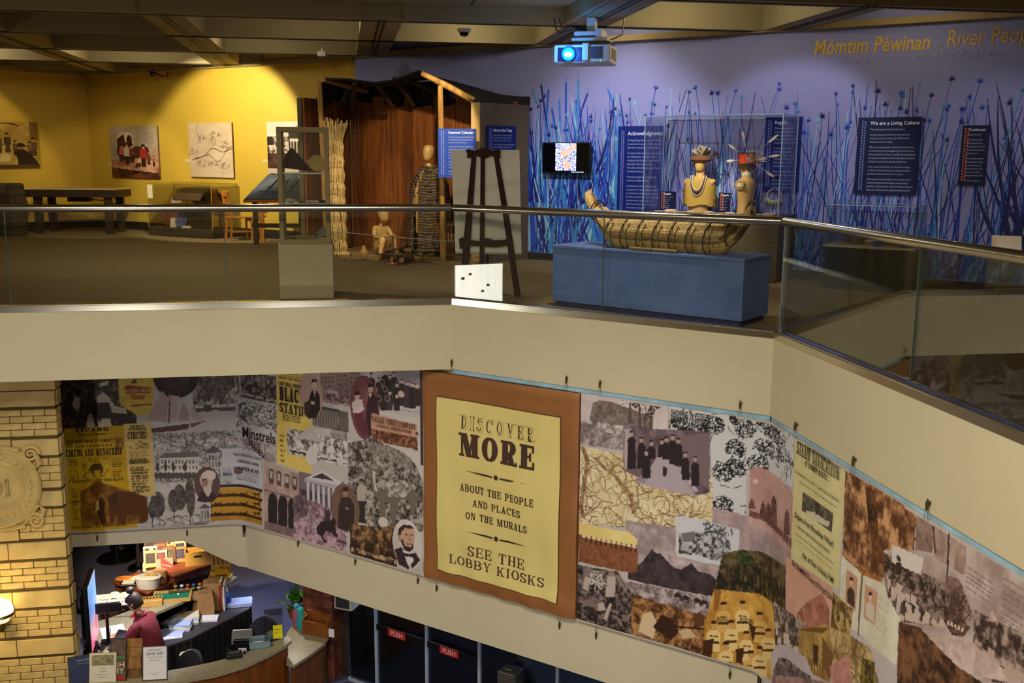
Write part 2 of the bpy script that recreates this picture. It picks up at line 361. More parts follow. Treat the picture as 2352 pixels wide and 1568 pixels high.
# gallery walls
Yc = Vector((-9.256,22.281,0)); YR = Vector((-2.75,18.38,0)); YL = Yc + (Vector((-10.217,21.139,0))-Yc).normalized()*7
BP = Vector((.622,15.735,0)); BQ = Vector((6.23,12.101,0)); dBl = (BQ-BP).normalized(); BL = BP - dBl*4.02; BR = BP + dBl*10.5
nY,nBl = nrm((YR-Yc).normalized()),nrm(dBl); nYL = (Vector((-(YL-Yc).y,(YL-Yc).x,0))).normalized(); nYL = nYL if nYL.x < 0 else -nYL
wy = struct(wallbox(Yc,YR,0,3.8,nY,.15,'wall_yellow_right',yellow),'ochre yellow gallery wall with three prints')
wyl = struct(wallbox(YL,Yc,0,3.8,nYL,.15,'wall_yellow_left',yellow),'ochre yellow gallery wall at far left')
wbl = struct(wallbox(BL,BR,0,3.8,nBl,.5,'wall_blue',lilac),'lilac wall printed with blue reeds and cattails')
struct(wallbox(Yc,YR,0,.17,-nY,.02,'baseboard_yellow_right',black)); struct(wallbox(YL,Yc,0,.17,-nYL,.02,'baseboard_yellow_left',black))
struct(wallbox(BL,BR,0,.11,-nBl,.02,'baseboard_blue',black))
trimm = mat('cornice_paint',(150,130,85),.7)
for i,(p,q,n) in enumerate([(Yc,YR,nY),(YL,Yc,nYL),(BL,BR,nBl)]):
    struct(wallbox(p,q,3.25,3.33,-n,.16,'trim_%d' % (i+1),trimm))
# coffered ceiling on its own grid
TH = math.radians(9.5); CM = frame(-1.66,13.1,0,TH)
ceil = MB(CM); ceil.box(-13,12,-4.5,11,3.72,3.8); ceil.M = Matrix.Identity(4)
ce = struct(ceil.build('ceiling',ceilm),'beige coffered ceiling')
AL = [-8.01,-5.34,-2.67,0,2.63,5.26,7.9]; BLN = [-4.7,-2.4,0,2.33,4.66,7.0,9.3]
for a in AL:
    lo = 0 if a < 2.5 else -4.6
    for k,b in enumerate([x for x in BLN if x >= lo - .01][:-1]):
        b2 = b + 2.33
        struct(MB(CM).box(a-.26,a+.26,b-.1,b2+.1,3.27,3.72).build('beam',ceilm,ce))
        for s_ in (-.035,.035): MB(CM).box(a+s_-.014,a+s_+.014,b-.1,b2+.1,3.262,3.272).build('slot',slotm,ce)
for b in BLN:
    for i in range(len(AL)-1):
        a,a2 = AL[i],AL[i+1]
        if b < -.01 and a2 < 2.7: continue
        MB(CM).box(a+.26,a2-.26,b-.13,b+.13,3.27,3.72).build('beam',ceilm,ce)
        MB(CM).box(a,a2,b-.011,b+.011,3.262,3.272).build('slot',slotm,ce)
at = MB(CM); at.box(-13,2.37,-15,-.13,3.47,3.6); struct(at.build('ceiling_atrium',ceilm),'flat raised ceiling over the atrium')
MB(CM).box(2.3,2.38,-15,-.13,3.27,3.6).build('beam',ceilm,ce)
MB(CM).box(-13,-8,-.26,-.13,3.27,3.6).build('beam',ceilm,ce)
for a in (-.55,1.1): MB(CM).box(a-.008,a+.008,-6,-.14,3.466,3.472).build('slot',slotm,ce)
tr = MB(CM); tr.box(2.6,12,-15,-4.6,3.27,3.6); struct(tr.build('ceiling_right',ceilm))
# ================================================================== balcony railings
chrome = mat('polished_steel',(206,200,184),.2,metal=1.,var=.03)
gl = glass('railing_glass',(.93,.945,.92),.75,1.45)
edge = mat('glass_edge',(70,90,80),.2,var=.1)
def railing(p,q,n,cuts,label,nm):
    d = (q-p).normalized(); Lh = (q-p).length; o = p + n*.05
    t = thing('balcony_railing',label,'railing',o,'glass balcony railings')
    mb = MB(); mb.tube([o+Vector((0,0,1.045)),o+d*Lh+Vector((0,0,1.045))],.041,16); mb.build('handrail',chrome,t,True)
    for s_ in [0]+cuts+[Lh]:
        mb = MB(); mb.tube([o+d*max(0,s_-.012)+Vector((0,0,1.045)),o+d*min(Lh,s_+.012)+Vector((0,0,1.045))],.0425,16); mb.build('rail_joint',chrome,t,True)
    cs = [0]+cuts+[Lh]
    for i in range(len(cs)-1):
        a,b = o+d*(cs[i]+.004),o+d*(cs[i+1]-.004); e = n*.006
        m = MB(); m.ext([tuple((a-e)[:2]),tuple((b-e)[:2]),tuple((b+e)[:2]),tuple((a+e)[:2])],.05,1.03); m.build('glass_panel',gl,t)
        if i:
            m = MB(); a = o+d*cs[i]; m.ext([tuple((a-e*1.1-d*.004)[:2]),tuple((a-e*1.1+d*.004)[:2]),tuple((a+e*1.1+d*.004)[:2]),tuple((a+e*1.1-d*.004)[:2])],.05,1.02); m.build('panel_joint',edge,t)
    for s0,s1,h0,h1,tn in ((-.052,.03,.0,.035,'bottom_channel'),(-.062,-.05,-.035,.022,'edge_trim')):
        m = MB(); a,b = o+d*0,o+d*Lh; m.ext([tuple((a+n*s0)[:2]),tuple((b+n*s0)[:2]),tuple((b+n*s1)[:2]),tuple((a+n*s1)[:2])],h0,h1); m.build(tn,chrome,t)
    return t
cutA = [(onp(u,600,AX,C1)-AX.xyz).xy.length for u in (15,517)]
cutA = [ (Vector((onp(u,600,AX,C1).x,onp(u,600,AX,C1).y,0))-AX).length for u in (15,517)]
railing(AX,C1,nA,[cutA[0]-2.4] + cutA,'left run of glass railing with steel handrail, in front of the yellow gallery','A')
cutB = (Vector((onp(1378,700,C1,C2).x,onp(1378,700,C1,C2).y,0))-C1).length
railing(C1,C2,nB,[cutB],'middle run of glass railing, in front of the blue plinth','B')
cutC = (Vector((onp(2086,750,C2,CX).x,onp(2086,750,C2,CX).y,0))-C2).length
railing(C2,CX,nC,[cutC,cutC+2.3],'right run of glass railing sloping away towards the viewer','C')
struct(MB(Matrix.Translation(C2+(nB+nC)*.045)).box(-.012,.012,-.012,.012,.03,1.01).build('trim_8',mat('edge_glint',(220,226,236),.15,metal=.6)))  # pale metal strip put in for the bright reflection on the glass edge
# strip above the murals, its pale blue a painted-in reflection; cable anchors
blue_refl = mat('blue_reflection',(150,190,215),.15,var=.25,scale=5,spec=.8)
struct(wallbox(C1+dB*.0,C2,-.835,-.775,nB,.02,'trim_5',blue_refl,off=.02)); struct(wallbox(C2,CX,-.84,-.775,nC,.02,'trim_6',blue_refl,off=.02))
brass = mat('dark_brass',(92,80,50),.4,metal=.8)
wirem = mat('steel_wire',(150,150,150),.4,metal=.8)
def anchor(p,n,label,down=True):
    t = thing('cable_anchor',label,'anchor',p,'cable anchors of the mural')
    f = -n; q = p + f*.012; mb = MB()
    mb.cyl(p+Vector((0,0,.0)),p+f*.022,.013,.013,10); mb.build('screw_plate',brass,t)
    mb = MB(); mb.tube([q+f*.01+Vector((0,0,.03)),q+f*.012+Vector((0,0,.0)),q+f*.012+Vector((0,0,-.05))],[.006,.013,.008],8); mb.build('clamp',brass,t)
    s_ = -1 if down else 1
    mb = MB(); mb.tube([q+f*.014+Vector((-.008,0,s_*.03)),q+f*.012+Vector((-.012,0,s_*.12))],.0022,5); mb.tube([q+f*.014+Vector((.008,0,s_*.03)),q+f*.012+Vector((.012,0,s_*.12))],.0022,5); mb.build('wire',wirem,t)
for i,(u,v) in enumerate([(1303,868),(1380,878),(1702,925)]):
    anchor(onp(u,v,C1,C2),nB,['cable anchor above the right edge of the brown banner','cable anchor just right of the brown banner, above the palm photo','cable anchor on the balcony front, last before the corner'][i])
anchor(C1+Vector((-.01,0,-.69))+nA*-.005,nA,'cable anchor at the balcony corner above the brown banner')
for i,(u,v) in enumerate([(1832,975),(1966,1055),(2137,1155)]):
    anchor(onp(u,v,C2,CX),nC,['cable anchor above the steam navigation poster','cable anchor above the orange miners picture','cable anchor above the big sails on the right mural'][i])
Bm,Bn = P0+nB*.07,C2+nB*.07
for (u,v),lb in zip([(687,1245),(818,1287),(962,1330),(1005,1347),(1287,1432),(1371,1455),(1678,1545)],
    ['cable anchor under the galloping horses picture','cable anchor under the wagon crowd picture','cable anchor under the oval bearded portrait','cable anchor under the left corner of the brown banner','cable anchor under the right corner of the brown banner','cable anchor under the miners picture','cable anchor under the baseball team']):
    anchor(onp(u,v,Bm,Bn),nB,lb,False)
for (u,v),lb in zip([(224,1232),(430,1221)],['cable anchor under the yellow circus poster','cable anchor under the park drawing']):
    anchor(onp(u,v,PL+nA2*.07,P0+nA2*.07),nA2,lb,False)
# ================================================================== hanging murals
# path of the hung fabric in plan: left run, rounded corner, middle run, rounded corner, right run
def fillet(p0,p1,p2,r):
    d0,d1 = (p0-p1).normalized(),(p2-p1).normalized(); ang = d0.angle(d1)
    t = r/math.tan(ang/2); a,b = p1+d0*t,p1+d1*t
    return [a*(1-k)**2 + p1*2*k*(1-k) + b*k*k for k in [i/10 for i in range(11)]]
PATH = [PL] + fillet(PL,P0,C2,.35) + fillet(P0,C2,CX,.16) + [CX]
CUM = [0]
for i in range(len(PATH)-1): CUM.append(CUM[-1] + (PATH[i+1]-PATH[i]).length)
def S(s,z,off=0.):
    for i in range(len(PATH)-1):
        if s <= CUM[i+1] or i == len(PATH)-2:
            d = (PATH[i+1]-PATH[i]).normalized(); p = PATH[i] + d*(s-CUM[i]); n = Vector((d.y,-d.x,0))
            # smooth the normal at the bends
            return Vector((p.x,p.y,z)) + n*off
def uvs(u,v):
    """measured point of the picture -> (s, z) on the fabric"""
    best = None
    for i in range(len(PATH)-1):
        p = onp(u,v,PATH[i],PATH[i+1]); d = (PATH[i+1]-PATH[i]); L2 = d.length; d = d/L2
        t = (Vector((p.x,p.y,0))-PATH[i]).dot(d)
        if -.02 <= t <= L2+.02 and p.y > 0: 
            k = CUM[i]+t
            if best is None or p.y > 0: best = (k,p.z)
            if 0 <= t <= L2: return (k,p.z)
    return best
rng = np.random.RandomState(7)
def vnoise(x,y,seed=0):
    r = np.random.RandomState(seed).rand(64,64); xi,yi = np.floor(x).astype(int),np.floor(y).astype(int); fx,fy = x-xi,y-yi
    fx,fy = fx*fx*(3-2*fx),fy*fy*(3-2*fy); g = lambda a,b: r[a % 64,b % 64]
    return (g(xi,yi)*(1-fx)+g(xi+1,yi)*fx)*(1-fy) + (g(xi,yi+1)*(1-fx)+g(xi+1,yi+1)*fx)*fy
def fbm(x,y,seed=0,o=4):
    t,a,w = 0,.5,0
    for k in range(o): t = t + a*vnoise(x*2**k+k*7.3,y*2**k+k*3.1,seed+k); w += a; a *= .6
    return t/w
class Print:
    """a sheet of printed fabric painted on a fine grid of points"""
    def __init__(s,s0,s1,z0,z1,ds,base):
        s.s = np.arange(s0,s1+ds*.5,ds); s.z = np.arange(z0,z1+ds*.5,ds)
        s.X,s.Y = np.meshgrid(s.s,s.z); s.C = np.zeros(s.X.shape+(3,)); s.C[:] = base; s.ds = ds
    def poly(s,pts):
        X,Y = s.X,s.Y; n = len(pts); m = np.zeros(X.shape,bool)
        xs,ys = [p[0] for p in pts],[p[1] for p in pts]
        i0,i1 = np.searchsorted(s.s,[min(xs),max(xs)]); j0,j1 = np.searchsorted(s.z,[min(ys),max(ys)])
        if i1 <= i0 or j1 <= j0: return m
        x,y = X[j0:j1,i0:i1],Y[j0:j1,i0:i1]; c = np.zeros(x.shape,bool)
        for i in range(n):
            (x0,y0),(x1,y1) = pts[i],pts[(i+1) % n]
            if y0 == y1: continue
            t = ((y0 > y) != (y1 > y)) & (x < (x1-x0)*(y-y0)/(y1-y0)+x0); c ^= t
        m[j0:j1,i0:i1] = c; return m
    def sz(s,P): return [uvs(*p) for p in P]
    def rect(s,u0,v0,u1,v1):
        """rectangle on the fabric through two measured corners"""
        a,b = uvs(u0,v0),uvs(u1,v1); return [a,(b[0],a[1]),b,(a[0],b[1])]
    def ell(s,u,v,ru,rv,n=36,rounder=1.):
        a,b,c,d = uvs(u-ru,v),uvs(u+ru,v),uvs(u,v-rv),uvs(u,v+rv)
        cx,cz,rx,rz = (a[0]+b[0])/2,(c[1]+d[1])/2,(b[0]-a[0])/2,(c[1]-d[1])/2
        return [(cx+rx*math.cos(2*math.pi*k/n),cz+rz*math.sin(2*math.pi*k/n)) for k in range(n)]
    def fill(s,pts,col,alpha=1.):
        m = s.poly(pts); s.C[m] = s.C[m]*(1-alpha)+np.array(col)*alpha; return m
    def photo(s,pts,dark,light,seed=1,sc=14.,th=.5,con=3.,grad=.0,aniso=1.):
        """a toned picture: two tones broken by noise, lighter towards the top by grad"""
        m = s.poly(pts)
        if not m.any(): return m
        x,y = s.X[m],s.Y[m]; t = fbm(x*sc*aniso,y*sc,seed)*.6 + fbm(x*sc*3.1,y*sc*2.3,seed+9)*.4
        yy = (y-y.min())/max(1e-6,y.max()-y.min())
        t = np.clip((t-th)*con+.5+(yy-.5)*grad,0,1)[:,None]
        s.C[m] = np.array(dark)*(1-t)+np.array(light)*t; return m
    def crowd(s,pts,dark,light,seed=1,n=60,size=.1):
        """rows of small standing figures: dark body, lighter head"""
        r = np.random.RandomState(seed); xs,ys = [p[0] for p in pts],[p[1] for p in pts]
        x0,x1,y0,y1 = min(xs),max(xs),min(ys),max(ys); base = s.poly(pts)
        for k in range(n):
            cy = y1-size*1.2-(y1-y0-size*1.4)*k/max(1,n-1); cx = x0+(x1-x0)*r.rand(); h = size*(.8+.5*r.rand()); w = h*.28
            f = r.rand(); body = [d*(1-f*.35)+l*f*.35 for d,l in zip(dark,light)]
            for q,c in (([(cx-w,cy-h),(cx+w,cy-h),(cx+w*.9,cy-h*.1),(cx+w*.4,cy),(cx-w*.4,cy),(cx-w*.9,cy-h*.1)],body),
                         ([(cx-w*.4,cy-.02*h),(cx+w*.4,cy-.02*h),(cx+w*.45,cy+h*.22),(cx-w*.45,cy+h*.22)],light)):
                m = s.poly(q) & base; s.C[m] = c
    def lines(s,pts,dark,seed=1,n=60,ln=.15,w=.006,curl=1.):
        """scribbled ink lines"""
        r = np.random.RandomState(seed); xs,ys = [p[0] for p in pts],[p[1] for p in pts]; base = s.poly(pts)
        for k in range(n):
            x,y,a = min(xs)+(max(xs)-min(xs))*r.rand(),min(ys)+(max(ys)-min(ys))*r.rand(),r.rand()*6.28
            da = (r.rand()-.5)*curl
            for j in range(int(ln/ s.ds)):
                i,jx = int((x-s.s[0])/s.ds+.5),int((y-s.z[0])/s.ds+.5)
                if 0 <= i < len(s.s) and 0 <= jx < len(s.z) and base[jx,i]:
                    kk = max(0,int(w/s.ds/2)); s.C[max(0,jx-kk):jx+kk+1,max(0,i-kk):i+kk+1] = dark
                x += math.cos(a)*s.ds; y += math.sin(a)*s.ds; a += da*.3 + (r.rand()-.5)*.6*curl
    def mesh(s,name,label,cat,off=.0,bulge=None):
        nx,nz = len(s.s),len(s.z); base = np.array([tuple(S(a,0)) for a in s.s]); nn = np.array([tuple(S(a,0,1)) for a in s.s]) - base
        w = (np.sin(s.X*5.1+s.Y*.6)*.006 + np.sin(s.X*11+1)*.003)*(.3+.7*(s.Y-s.z[0])/(s.z[-1]-s.z[0]))
        if bulge is not None: w = w + bulge(s.X,s.Y)
        V = np.zeros((nz,nx,3)); V[...,0] = base[None,:,0]+nn[None,:,0]*(off+w); V[...,1] = base[None,:,1]+nn[None,:,1]*(off+w); V[...,2] = s.Y
        o3 = Vector((float(V[...,0].mean()),float(V[...,1].mean()),float(s.z[0])))
        V = (V-np.array(tuple(o3))).reshape(-1,3); idx = np.arange(nx*nz).reshape(nz,nx)
        Fq = np.stack([idx[:-1,:-1],idx[:-1,1:],idx[1:,1:],idx[1:,:-1]],-1).reshape(-1,4)
        me = bpy.data.meshes.new(name); me.vertices.add(len(V)); me.vertices.foreach_set('co',V.ravel().astype(np.float32))
        me.loops.add(Fq.size); me.loops.foreach_set('vertex_index',Fq.ravel().astype(np.int32)); me.polygons.add(len(Fq))
        me.polygons.foreach_set('loop_start',np.arange(0,Fq.size,4,dtype=np.int32)); me.update(calc_edges=True); me.shade_smooth()
        c = np.clip(s.C/255.,0,1); c = np.where(c <= .04045,c/12.92,((c+.055)/1.055)**2.4)
        ca = me.color_attributes.new('Col','FLOAT_COLOR','POINT'); ca.data.foreach_set('color',np.concatenate([c.reshape(-1,3),np.ones((nx*nz,1))],1).ravel().astype(np.float32))
        me.materials.append(mat('printed_fabric',kind='attr',rough=.55,spec=.3))
        t = thing(name,label,cat,o3); o = bpy.data.objects.new('printed_fabric',me); COL.objects.link(o); o.parent = t; ORG[o] = o3
        # hem strips give the sheet its thickness along top and bottom
        for zz,nm in ((s.z[-1],'top_hem'),(s.z[0],'bottom_hem')):
            mb = MB(); ss = s.s[::max(1,int(.06/s.ds))]
            mb.loft([[tuple(S(a,zz+dz,off+dn)) for dz,dn in ((-.02,-.002),(-.02,-.014),(.004,-.014),(.004,-.002))] for a in ss]); mb.build(nm,mat('hem_cloth',(190,180,175),.7),t)
        return t
def ink(t,name,items,col,rough=.6):
    """flat lettering printed on the fabric; items: (text, u_left, v, u_right, height in m, style)"""
    mb = MB()
    for it in items:
        txt,u0,v0,u1,hh,st = it
        a,b = uvs(u0,v0),uvs(u1,v0); wd = b[0]-a[0]; cx,cz = (a[0]+b[0])/2,a[1]
        if st[0] == 's':
            T,h_ = {'s': (.2,.1),'sb': (.27,.1),'sl': (.17,.09)}[st]
            P,w0 = slab_text(txt,hh,1.,T,h_); k = wd/w0
            put(mb,[[(x*k,y) for x,y in q] for q in P],lambda x,y: S(cx+x,cz+y,.016))
        else:
            vs,fs = glyph_mesh(txt,.012 if st == 'gb' else 0.); w0 = max(p[0] for p in vs)
            mb.add([S(a[0]+x*wd/w0,cz+y*hh*1.35,.016) for x,y in vs],fs)
    k = mb.build(name,mat(*col,rough) if isinstance(col,tuple) else col,t); k['kind'] = 'stuff'; return k
INK = mat('mural_ink',(38,30,28),.7,var=.2); 
def textlines(pr,pts,col,n,seed,fillw=.8,thick=.5,alpha=.75):
    """rows of small print"""
    r = np.random.RandomState(seed); xs,ys = [p[0] for p in pts],[p[1] for p in pts]; x0,x1,y0,y1 = min(xs),max(xs),min(ys),max(ys); dy = (y1-y0)/n
    for k in range(n):
        x,e = x0,x0+(x1-x0)*(fillw+(1-fillw)*r.rand())
        while x < e:
            w = min(e-x,.02+.05*r.rand()); m = pr.poly([(x,y0+k*dy),(x+w,y0+k*dy),(x+w,y0+(k+thick)*dy),(x,y0+(k+thick)*dy)]); pr.C[m] = pr.C[m]*(1-alpha)+np.array(col)*alpha; x += w+.014
# ------------------------------------------------------------------ left mural
sB0,sB1 = uvs(976,1100)[0],uvs(1328,1150)[0]
L = Print(.35,sB0-.012,-3.38,-.79,.0105,(188,183,184))
R_ = L.rect
L.photo(R_(345,862,560,1110),(176,172,176),(206,204,208),3,3,.5,2)
L.photo(R_(130,850,315,985),(44,36,30),(118,102,88),5,16,.55,5)
for P in ([(222,912),(236,900),(250,912),(264,932),(288,938),(292,950),(262,948),(240,944),(226,930)],[(198,975),(204,950),(222,955),(236,982),(200,984)],[(230,980),(234,952),(252,958),(258,982)],[(228,880),(250,874),(248,884),(230,888)],[(166,930),(172,908),(186,915),(180,945)]):
    L.fill(L.sz(P),(196,184,170)); 
for P in ([(205,925),(250,923),(262,960),(225,962),(226,990),(222,990)],[(265,960),(300,950),(314,970),(312,985),(268,985)]): L.fill(L.sz(P),(52,42,36))
y_ = L.photo(L.sz([(270,855),(352,852),(352,930),(342,952),(318,955),(276,930)]),(196,168,62),(222,196,96),8,8)
L.fill(L.sz([(284,890),(292,884),(346,890),(344,902),(288,904)]),(150,62,30)); L.fill(L.sz([(298,906),(335,906),(330,918),(304,918)]),(170,96,40)); L.fill(L.sz([(300,880),(308,868),(316,880)]),(70,80,40)); L.fill(L.sz([(298,930),(350,926),(350,930),(298,934)]),(150,70,30))
L.photo(R_(440,850,552,945),(74,66,64),(202,196,196),12,12,.5,4,.2)
L.photo(L.sz([(452,852),(540,852),(535,890),(515,912),(470,905),(455,880)]),(62,52,48),(126,112,106),13,26,.5,4); L.crowd(R_(445,905,545,940),(60,52,50),(196,188,184),4,14,.16)
L.fill(L.ell(403,866,52,48),(40,32,32)); L.fill(L.ell(405,864,30,40),(66,46,42))
for P,c in (([(334,966),(372,898),(386,912),(384,970)],(176,156,154)),([(388,970),(386,906),(412,910),(404,968)],(190,172,170)),([(408,968),(420,922),(434,945),(436,966)],(168,150,150)),([(440,964),(440,932),(476,970)],(182,168,166)),([(386,970),(389,900),(391,900),(390,972)],(90,66,62)),([(344,984),(436,972),(432,984),(400,990),(350,994)],(98,64,62)),([(436,972),(474,966),(440,982)],(120,84,80))): L.fill(L.sz(P),c)
# drawing of a town with terraces, long building and tree rows
td = R_(350,995,545,1118); L.photo(td,(150,146,148),(200,198,200),21,10,.45,3); L.lines(td,(96,90,92),5,150,.25,.01,.5)
L.fill(R_(366,1050,458,1082),(206,202,202)); L.fill(L.sz([(364,1052),(378,1040),(456,1036),(460,1048)]),(112,104,104))
for k in range(11):
    for j in range(2): L.fill(R_(370+k*8,1056+j*13,374+k*8,1064+j*13),(98,92,94))
L.fill(R_(478,1038,508,1076),(178,174,176)); L.fill(L.sz([(470,1040),(490,1022),(512,1038)]),(92,88,90))
for k in range(4): L.fill(R_(481+k*7,1046,484+k*7,1056),(60,56,58)); L.fill(R_(481+k*7,1060,484+k*7,1072),(70,66,68))
for k in range(12): L.fill(L.ell(360+k*9.5,1092,5.5,8),(84,78,78)); L.fill(R_(358+k*9.5,1090,360+k*9.5,1104),(74,68,68))
for u in (362,380,398,425): L.fill(L.ell(u,1072,4,11),(70,64,64))
lp = R_(345,1112,505,1215); L.photo(lp,(170,164,164),(202,197,198),25,8,.4,3); L.lines(R_(345,1185,505,1215),(110,104,104),6,40,.3,.01,.3)
for u,v,a,b in ((362,1158,17,30),(399,1150,13,26),(413,1142,15,30),(437,1140,11,44),(350,1170,10,20)):
    L.photo(L.ell(u,v,a,b),(58,52,52),(120,112,112),int(u),26,.5,3); L.fill(R_(u-1.5,v+b-8,u+1.5,v+b+22),(54,48,48))
L.fill(R_(460,1165,482,1195),(176,172,176)); L.fill(L.sz([(456,1168),(470,1156),(486,1166)]),(96,90,94))
for k in range(3): L.fill(R_(462+k*7,1172,466+k*7,1190),(80,76,80))
# circus posters
ypts = L.sz([(146,984),(286,977),(292,1080),(310,1190),(316,1210),(160,1226)])
L.photo(ypts,(186,146,10),(206,168,24),31,5,.5,3)
el = R_(187,1052,252,1100); L.photo(el,(110,80,20),(200,165,30),33,26,.42,6); L.fill(R_(200,1062,240,1090),(196,160,36))
L.fill(L.sz([(206,1072),(214,1064),(232,1064),(238,1074),(236,1088),(230,1088),(229,1080),(217,1080),(216,1088),(211,1088),(210,1078),(206,1088),(204,1086)]),(86,58,20))
textlines(L,R_(158,1052,184,1100),(96,72,10),9,3); textlines(L,R_(256,1050,284,1100),(96,72,10),9,4); textlines(L,R_(164,1120,184,1200),(96,72,10),14,5); L.photo(L.sz([(150,1012),(166,1010),(168,1028),(150,1030)]),(110,76,20),(180,140,30),3,26); L.photo(R_(262,1005,286,1030),(120,76,30),(180,140,30),3,26)
cpts = L.sz([(284,973),(346,971),(352,1060),(356,1138),(300,1140),(292,1080)]); L.fill(cpts,(212,184,112))
L.photo(R_(296,1014,342,1030),(96,80,50),(212,184,112),36,30,.42,6); textlines(L,R_(298,1034,342,1050),(110,92,56),5,7); textlines(L,R_(298,1052,344,1062),(80,64,40),2,8,.9,.7); textlines(L,R_(300,1070,346,1130),(88,70,44),10,9,.6,.6)
ep = L.sz([(184,1128),(214,1112),(230,1106),(300,1128),(338,1140),(342,1190),(330,1202),(186,1206)]); L.photo(ep,(104,66,16),(164,112,34),38,14,.5,3)
L.photo(L.ell(226,1122,20,16),(82,50,14),(130,86,26),2,26)
L.fill(L.sz([(250,1165),(248,1142),(262,1128),(300,1128),(330,1140),(340,1165),(338,1200),(322,1200),(320,1182),(292,1182),(288,1202),(270,1202),(270,1180),(262,1188),(262,1200),(254,1200)]),(92,52,18)); L.fill(L.sz([(250,1140),(268,1130),(272,1150),(258,1164)]),(74,42,14))
for P,c in (([(221,1152),(233,1140),(242,1152),(240,1172),(246,1202),(234,1204),(224,1180)],(66,38,12)),([(219,1156),(226,1146),(228,1170),(220,1176)],(190,160,90)),([(228,1132),(236,1130),(237,1142),(229,1142)],(150,104,50))): L.fill(L.sz(P),c)
# bearded man oval, advertisement, trotting horse strips
L.fill(R_(508,1030,604,1125),(196,197,212)); m_ = R_(513,1035,600,1120); textlines(L,R_(540,1068,600,1112),(110,110,126),8,11); L.fill(L.ell(546,1080,11,9),(112,84,84)); L.fill(R_(506,1068,538,1118),(186,188,200)); textlines(L,R_(510,1072,535,1114),(100,100,114),9,12)
for a,b,c,d in ((508,1030,604,1033),(508,1030,511,1070),(601,1030,604,1125)): L.lines(R_(a,b,c,d),(120,120,136),3,60,.05,.008,2)
op = R_(484,1122,602,1206); L.fill(op,(196,146,52)); L.photo(R_(484,1186,602,1206),(168,112,32),(204,152,60),41,30)
for k in range(5): L.fill(R_(483+k*29.6,1122,486+k*29.6,1188),(74,48,18))
for k in range(4): L.fill(R_(484,1121+k*22,602,1123.5+k*22),(74,48,18))
for i in range(4):
    for j in range(3):
        u,v = 492+i*29.6,1132+j*22; L.fill(L.sz([(u,v+2),(u+2,v-2),(u+4,v+1),(u+13,v+1),(u+16,v-3),(u+18,v-2),(u+15,v+3),(u+17,v+9),(u+15,v+9),(u+12,v+5),(u+6,v+5),(u+4,v+9),(u+2,v+9),(u+4,v+4)]),(52,34,16))
L.fill(L.ell(476,1112,30,41),(98,74,78)); L.fill(L.sz([(452,1150),(462,1128),(486,1124),(500,1140),(488,1152),(470,1154)]),(66,48,54)); L.fill(L.ell(474,1102,15,19),(196,172,166)); L.fill(L.ell(480,1092,16,12),(214,198,192)); L.fill(L.sz([(466,1112),(484,1110),(486,1128),(478,1142),(468,1128)]),(206,188,180)); L.fill(L.sz([(463,1104),(472,1098),(478,1104),(476,1118),(466,1116)]),(158,122,116)); L.fill(L.sz([(464,1100),(475,1098),(475,1102),(465,1104)]),(92,62,60))
# crowd, minstrel sheet, road
L.photo(R_(550,850,636,928),(54,48,48),(150,142,142),45,22,.52,5,.7); L.crowd(R_(550,885,636,926),(48,42,42),(168,158,156),8,60,.15)
L.photo(R_(540,922,640,1008),(172,172,180),(204,204,210),47,8); mp_ = L.sz([(546,930),(556,920),(640,934),(642,990),(632,1006),(560,1004),(542,990)]); L.fill(mp_,(200,200,206)); L.lines(mp_,(72,66,68),9,230,.12,.01,2); L.fill(L.ell(592,992,48,14),(200,198,204))
L.photo(R_(530,1004,642,1040),(120,108,116),(196,188,196),48,16,.5,4); 
for k in range(11): L.fill(L.sz([(570+k*6,1006+k*6),(574+k*6,1006+k*6),(576+k*6,1024+k*5.6),(571+k*6,1024+k*5.6)]),(74,62,68))
L.photo(R_(606,1020,640,1070),(150,138,150),(200,192,202),50,12)
for k in range(6): L.fill(R_(608+k*5,1028+k*5,610+k*5,1060),(70,60,66))
yp2 = L.sz([(636,845),(706,842),(716,985),(715,1092),(636,1062)]); L.photo(yp2,(214,188,96),(226,202,116),52,6,.5,2)
textlines(L,R_(640,852,690,868),(70,58,40),3,15,.9); textlines(L,R_(648,942,704,975),(76,64,44),4,16,.7); textlines(L,R_(642,990,656,1062),(110,92,50),6,17)
L.fill(R_(845,940,972,1110),(196,192,194)); L.photo(R_(735,845,835,940),(104,84,86),(166,142,146),54,10,.5,3,.5); L.photo(R_(740,895,835,938),(84,62,68),(176,142,150),55,30,.5,5)
for u0,v0,u1,v1 in ((738,860,768,892),(772,856,800,886),(803,852,832,880)):
    L.fill(R_(u0,v0,u1,v1),(150,128,126))
    for i in range(4):
        for j in range(3): L.fill(R_(u0+3+i*7,v0+4+j*10,u0+6+i*7,v0+9+j*10),(92,72,74))
L.fill(R_(752,894,776,906),(188,172,178)); L.crowd(R_(740,905,835,940),(92,66,74),(184,156,160),12,50,.1)
L.photo(R_(716,930,802,994),(72,68,66),(148,142,140),56,8,.5,3); L.fill(R_(720,938,776,984),(126,120,118)); L.fill(R_(716,934,780,941),(66,62,60))
for k in range(9): L.fill(R_(724+k*6,944,726.5+k*6,984),(58,54,54))
L.fill(R_(780,944,800,990),(98,94,92))
L.fill(L.ell(714,905,28,54),(186,158,148)); L.fill(L.sz([(704,955),(708,920),(714,898),(724,894),(734,906),(736,940),(726,960),(708,962)]),(46,38,38)); L.fill(L.ell(722,882,7,10),(206,178,166)); L.fill(L.sz([(714,880),(717,870),(728,871),(729,880),(724,876)]),(44,34,32)); L.fill(L.sz([(720,895),(725,895),(723,912)]),(220,208,204)); L.fill(L.sz([(698,925),(712,918),(714,936),(704,960),(698,950)]),(70,54,50)); L.fill(L.ell(718,925,5,4),(206,178,166))
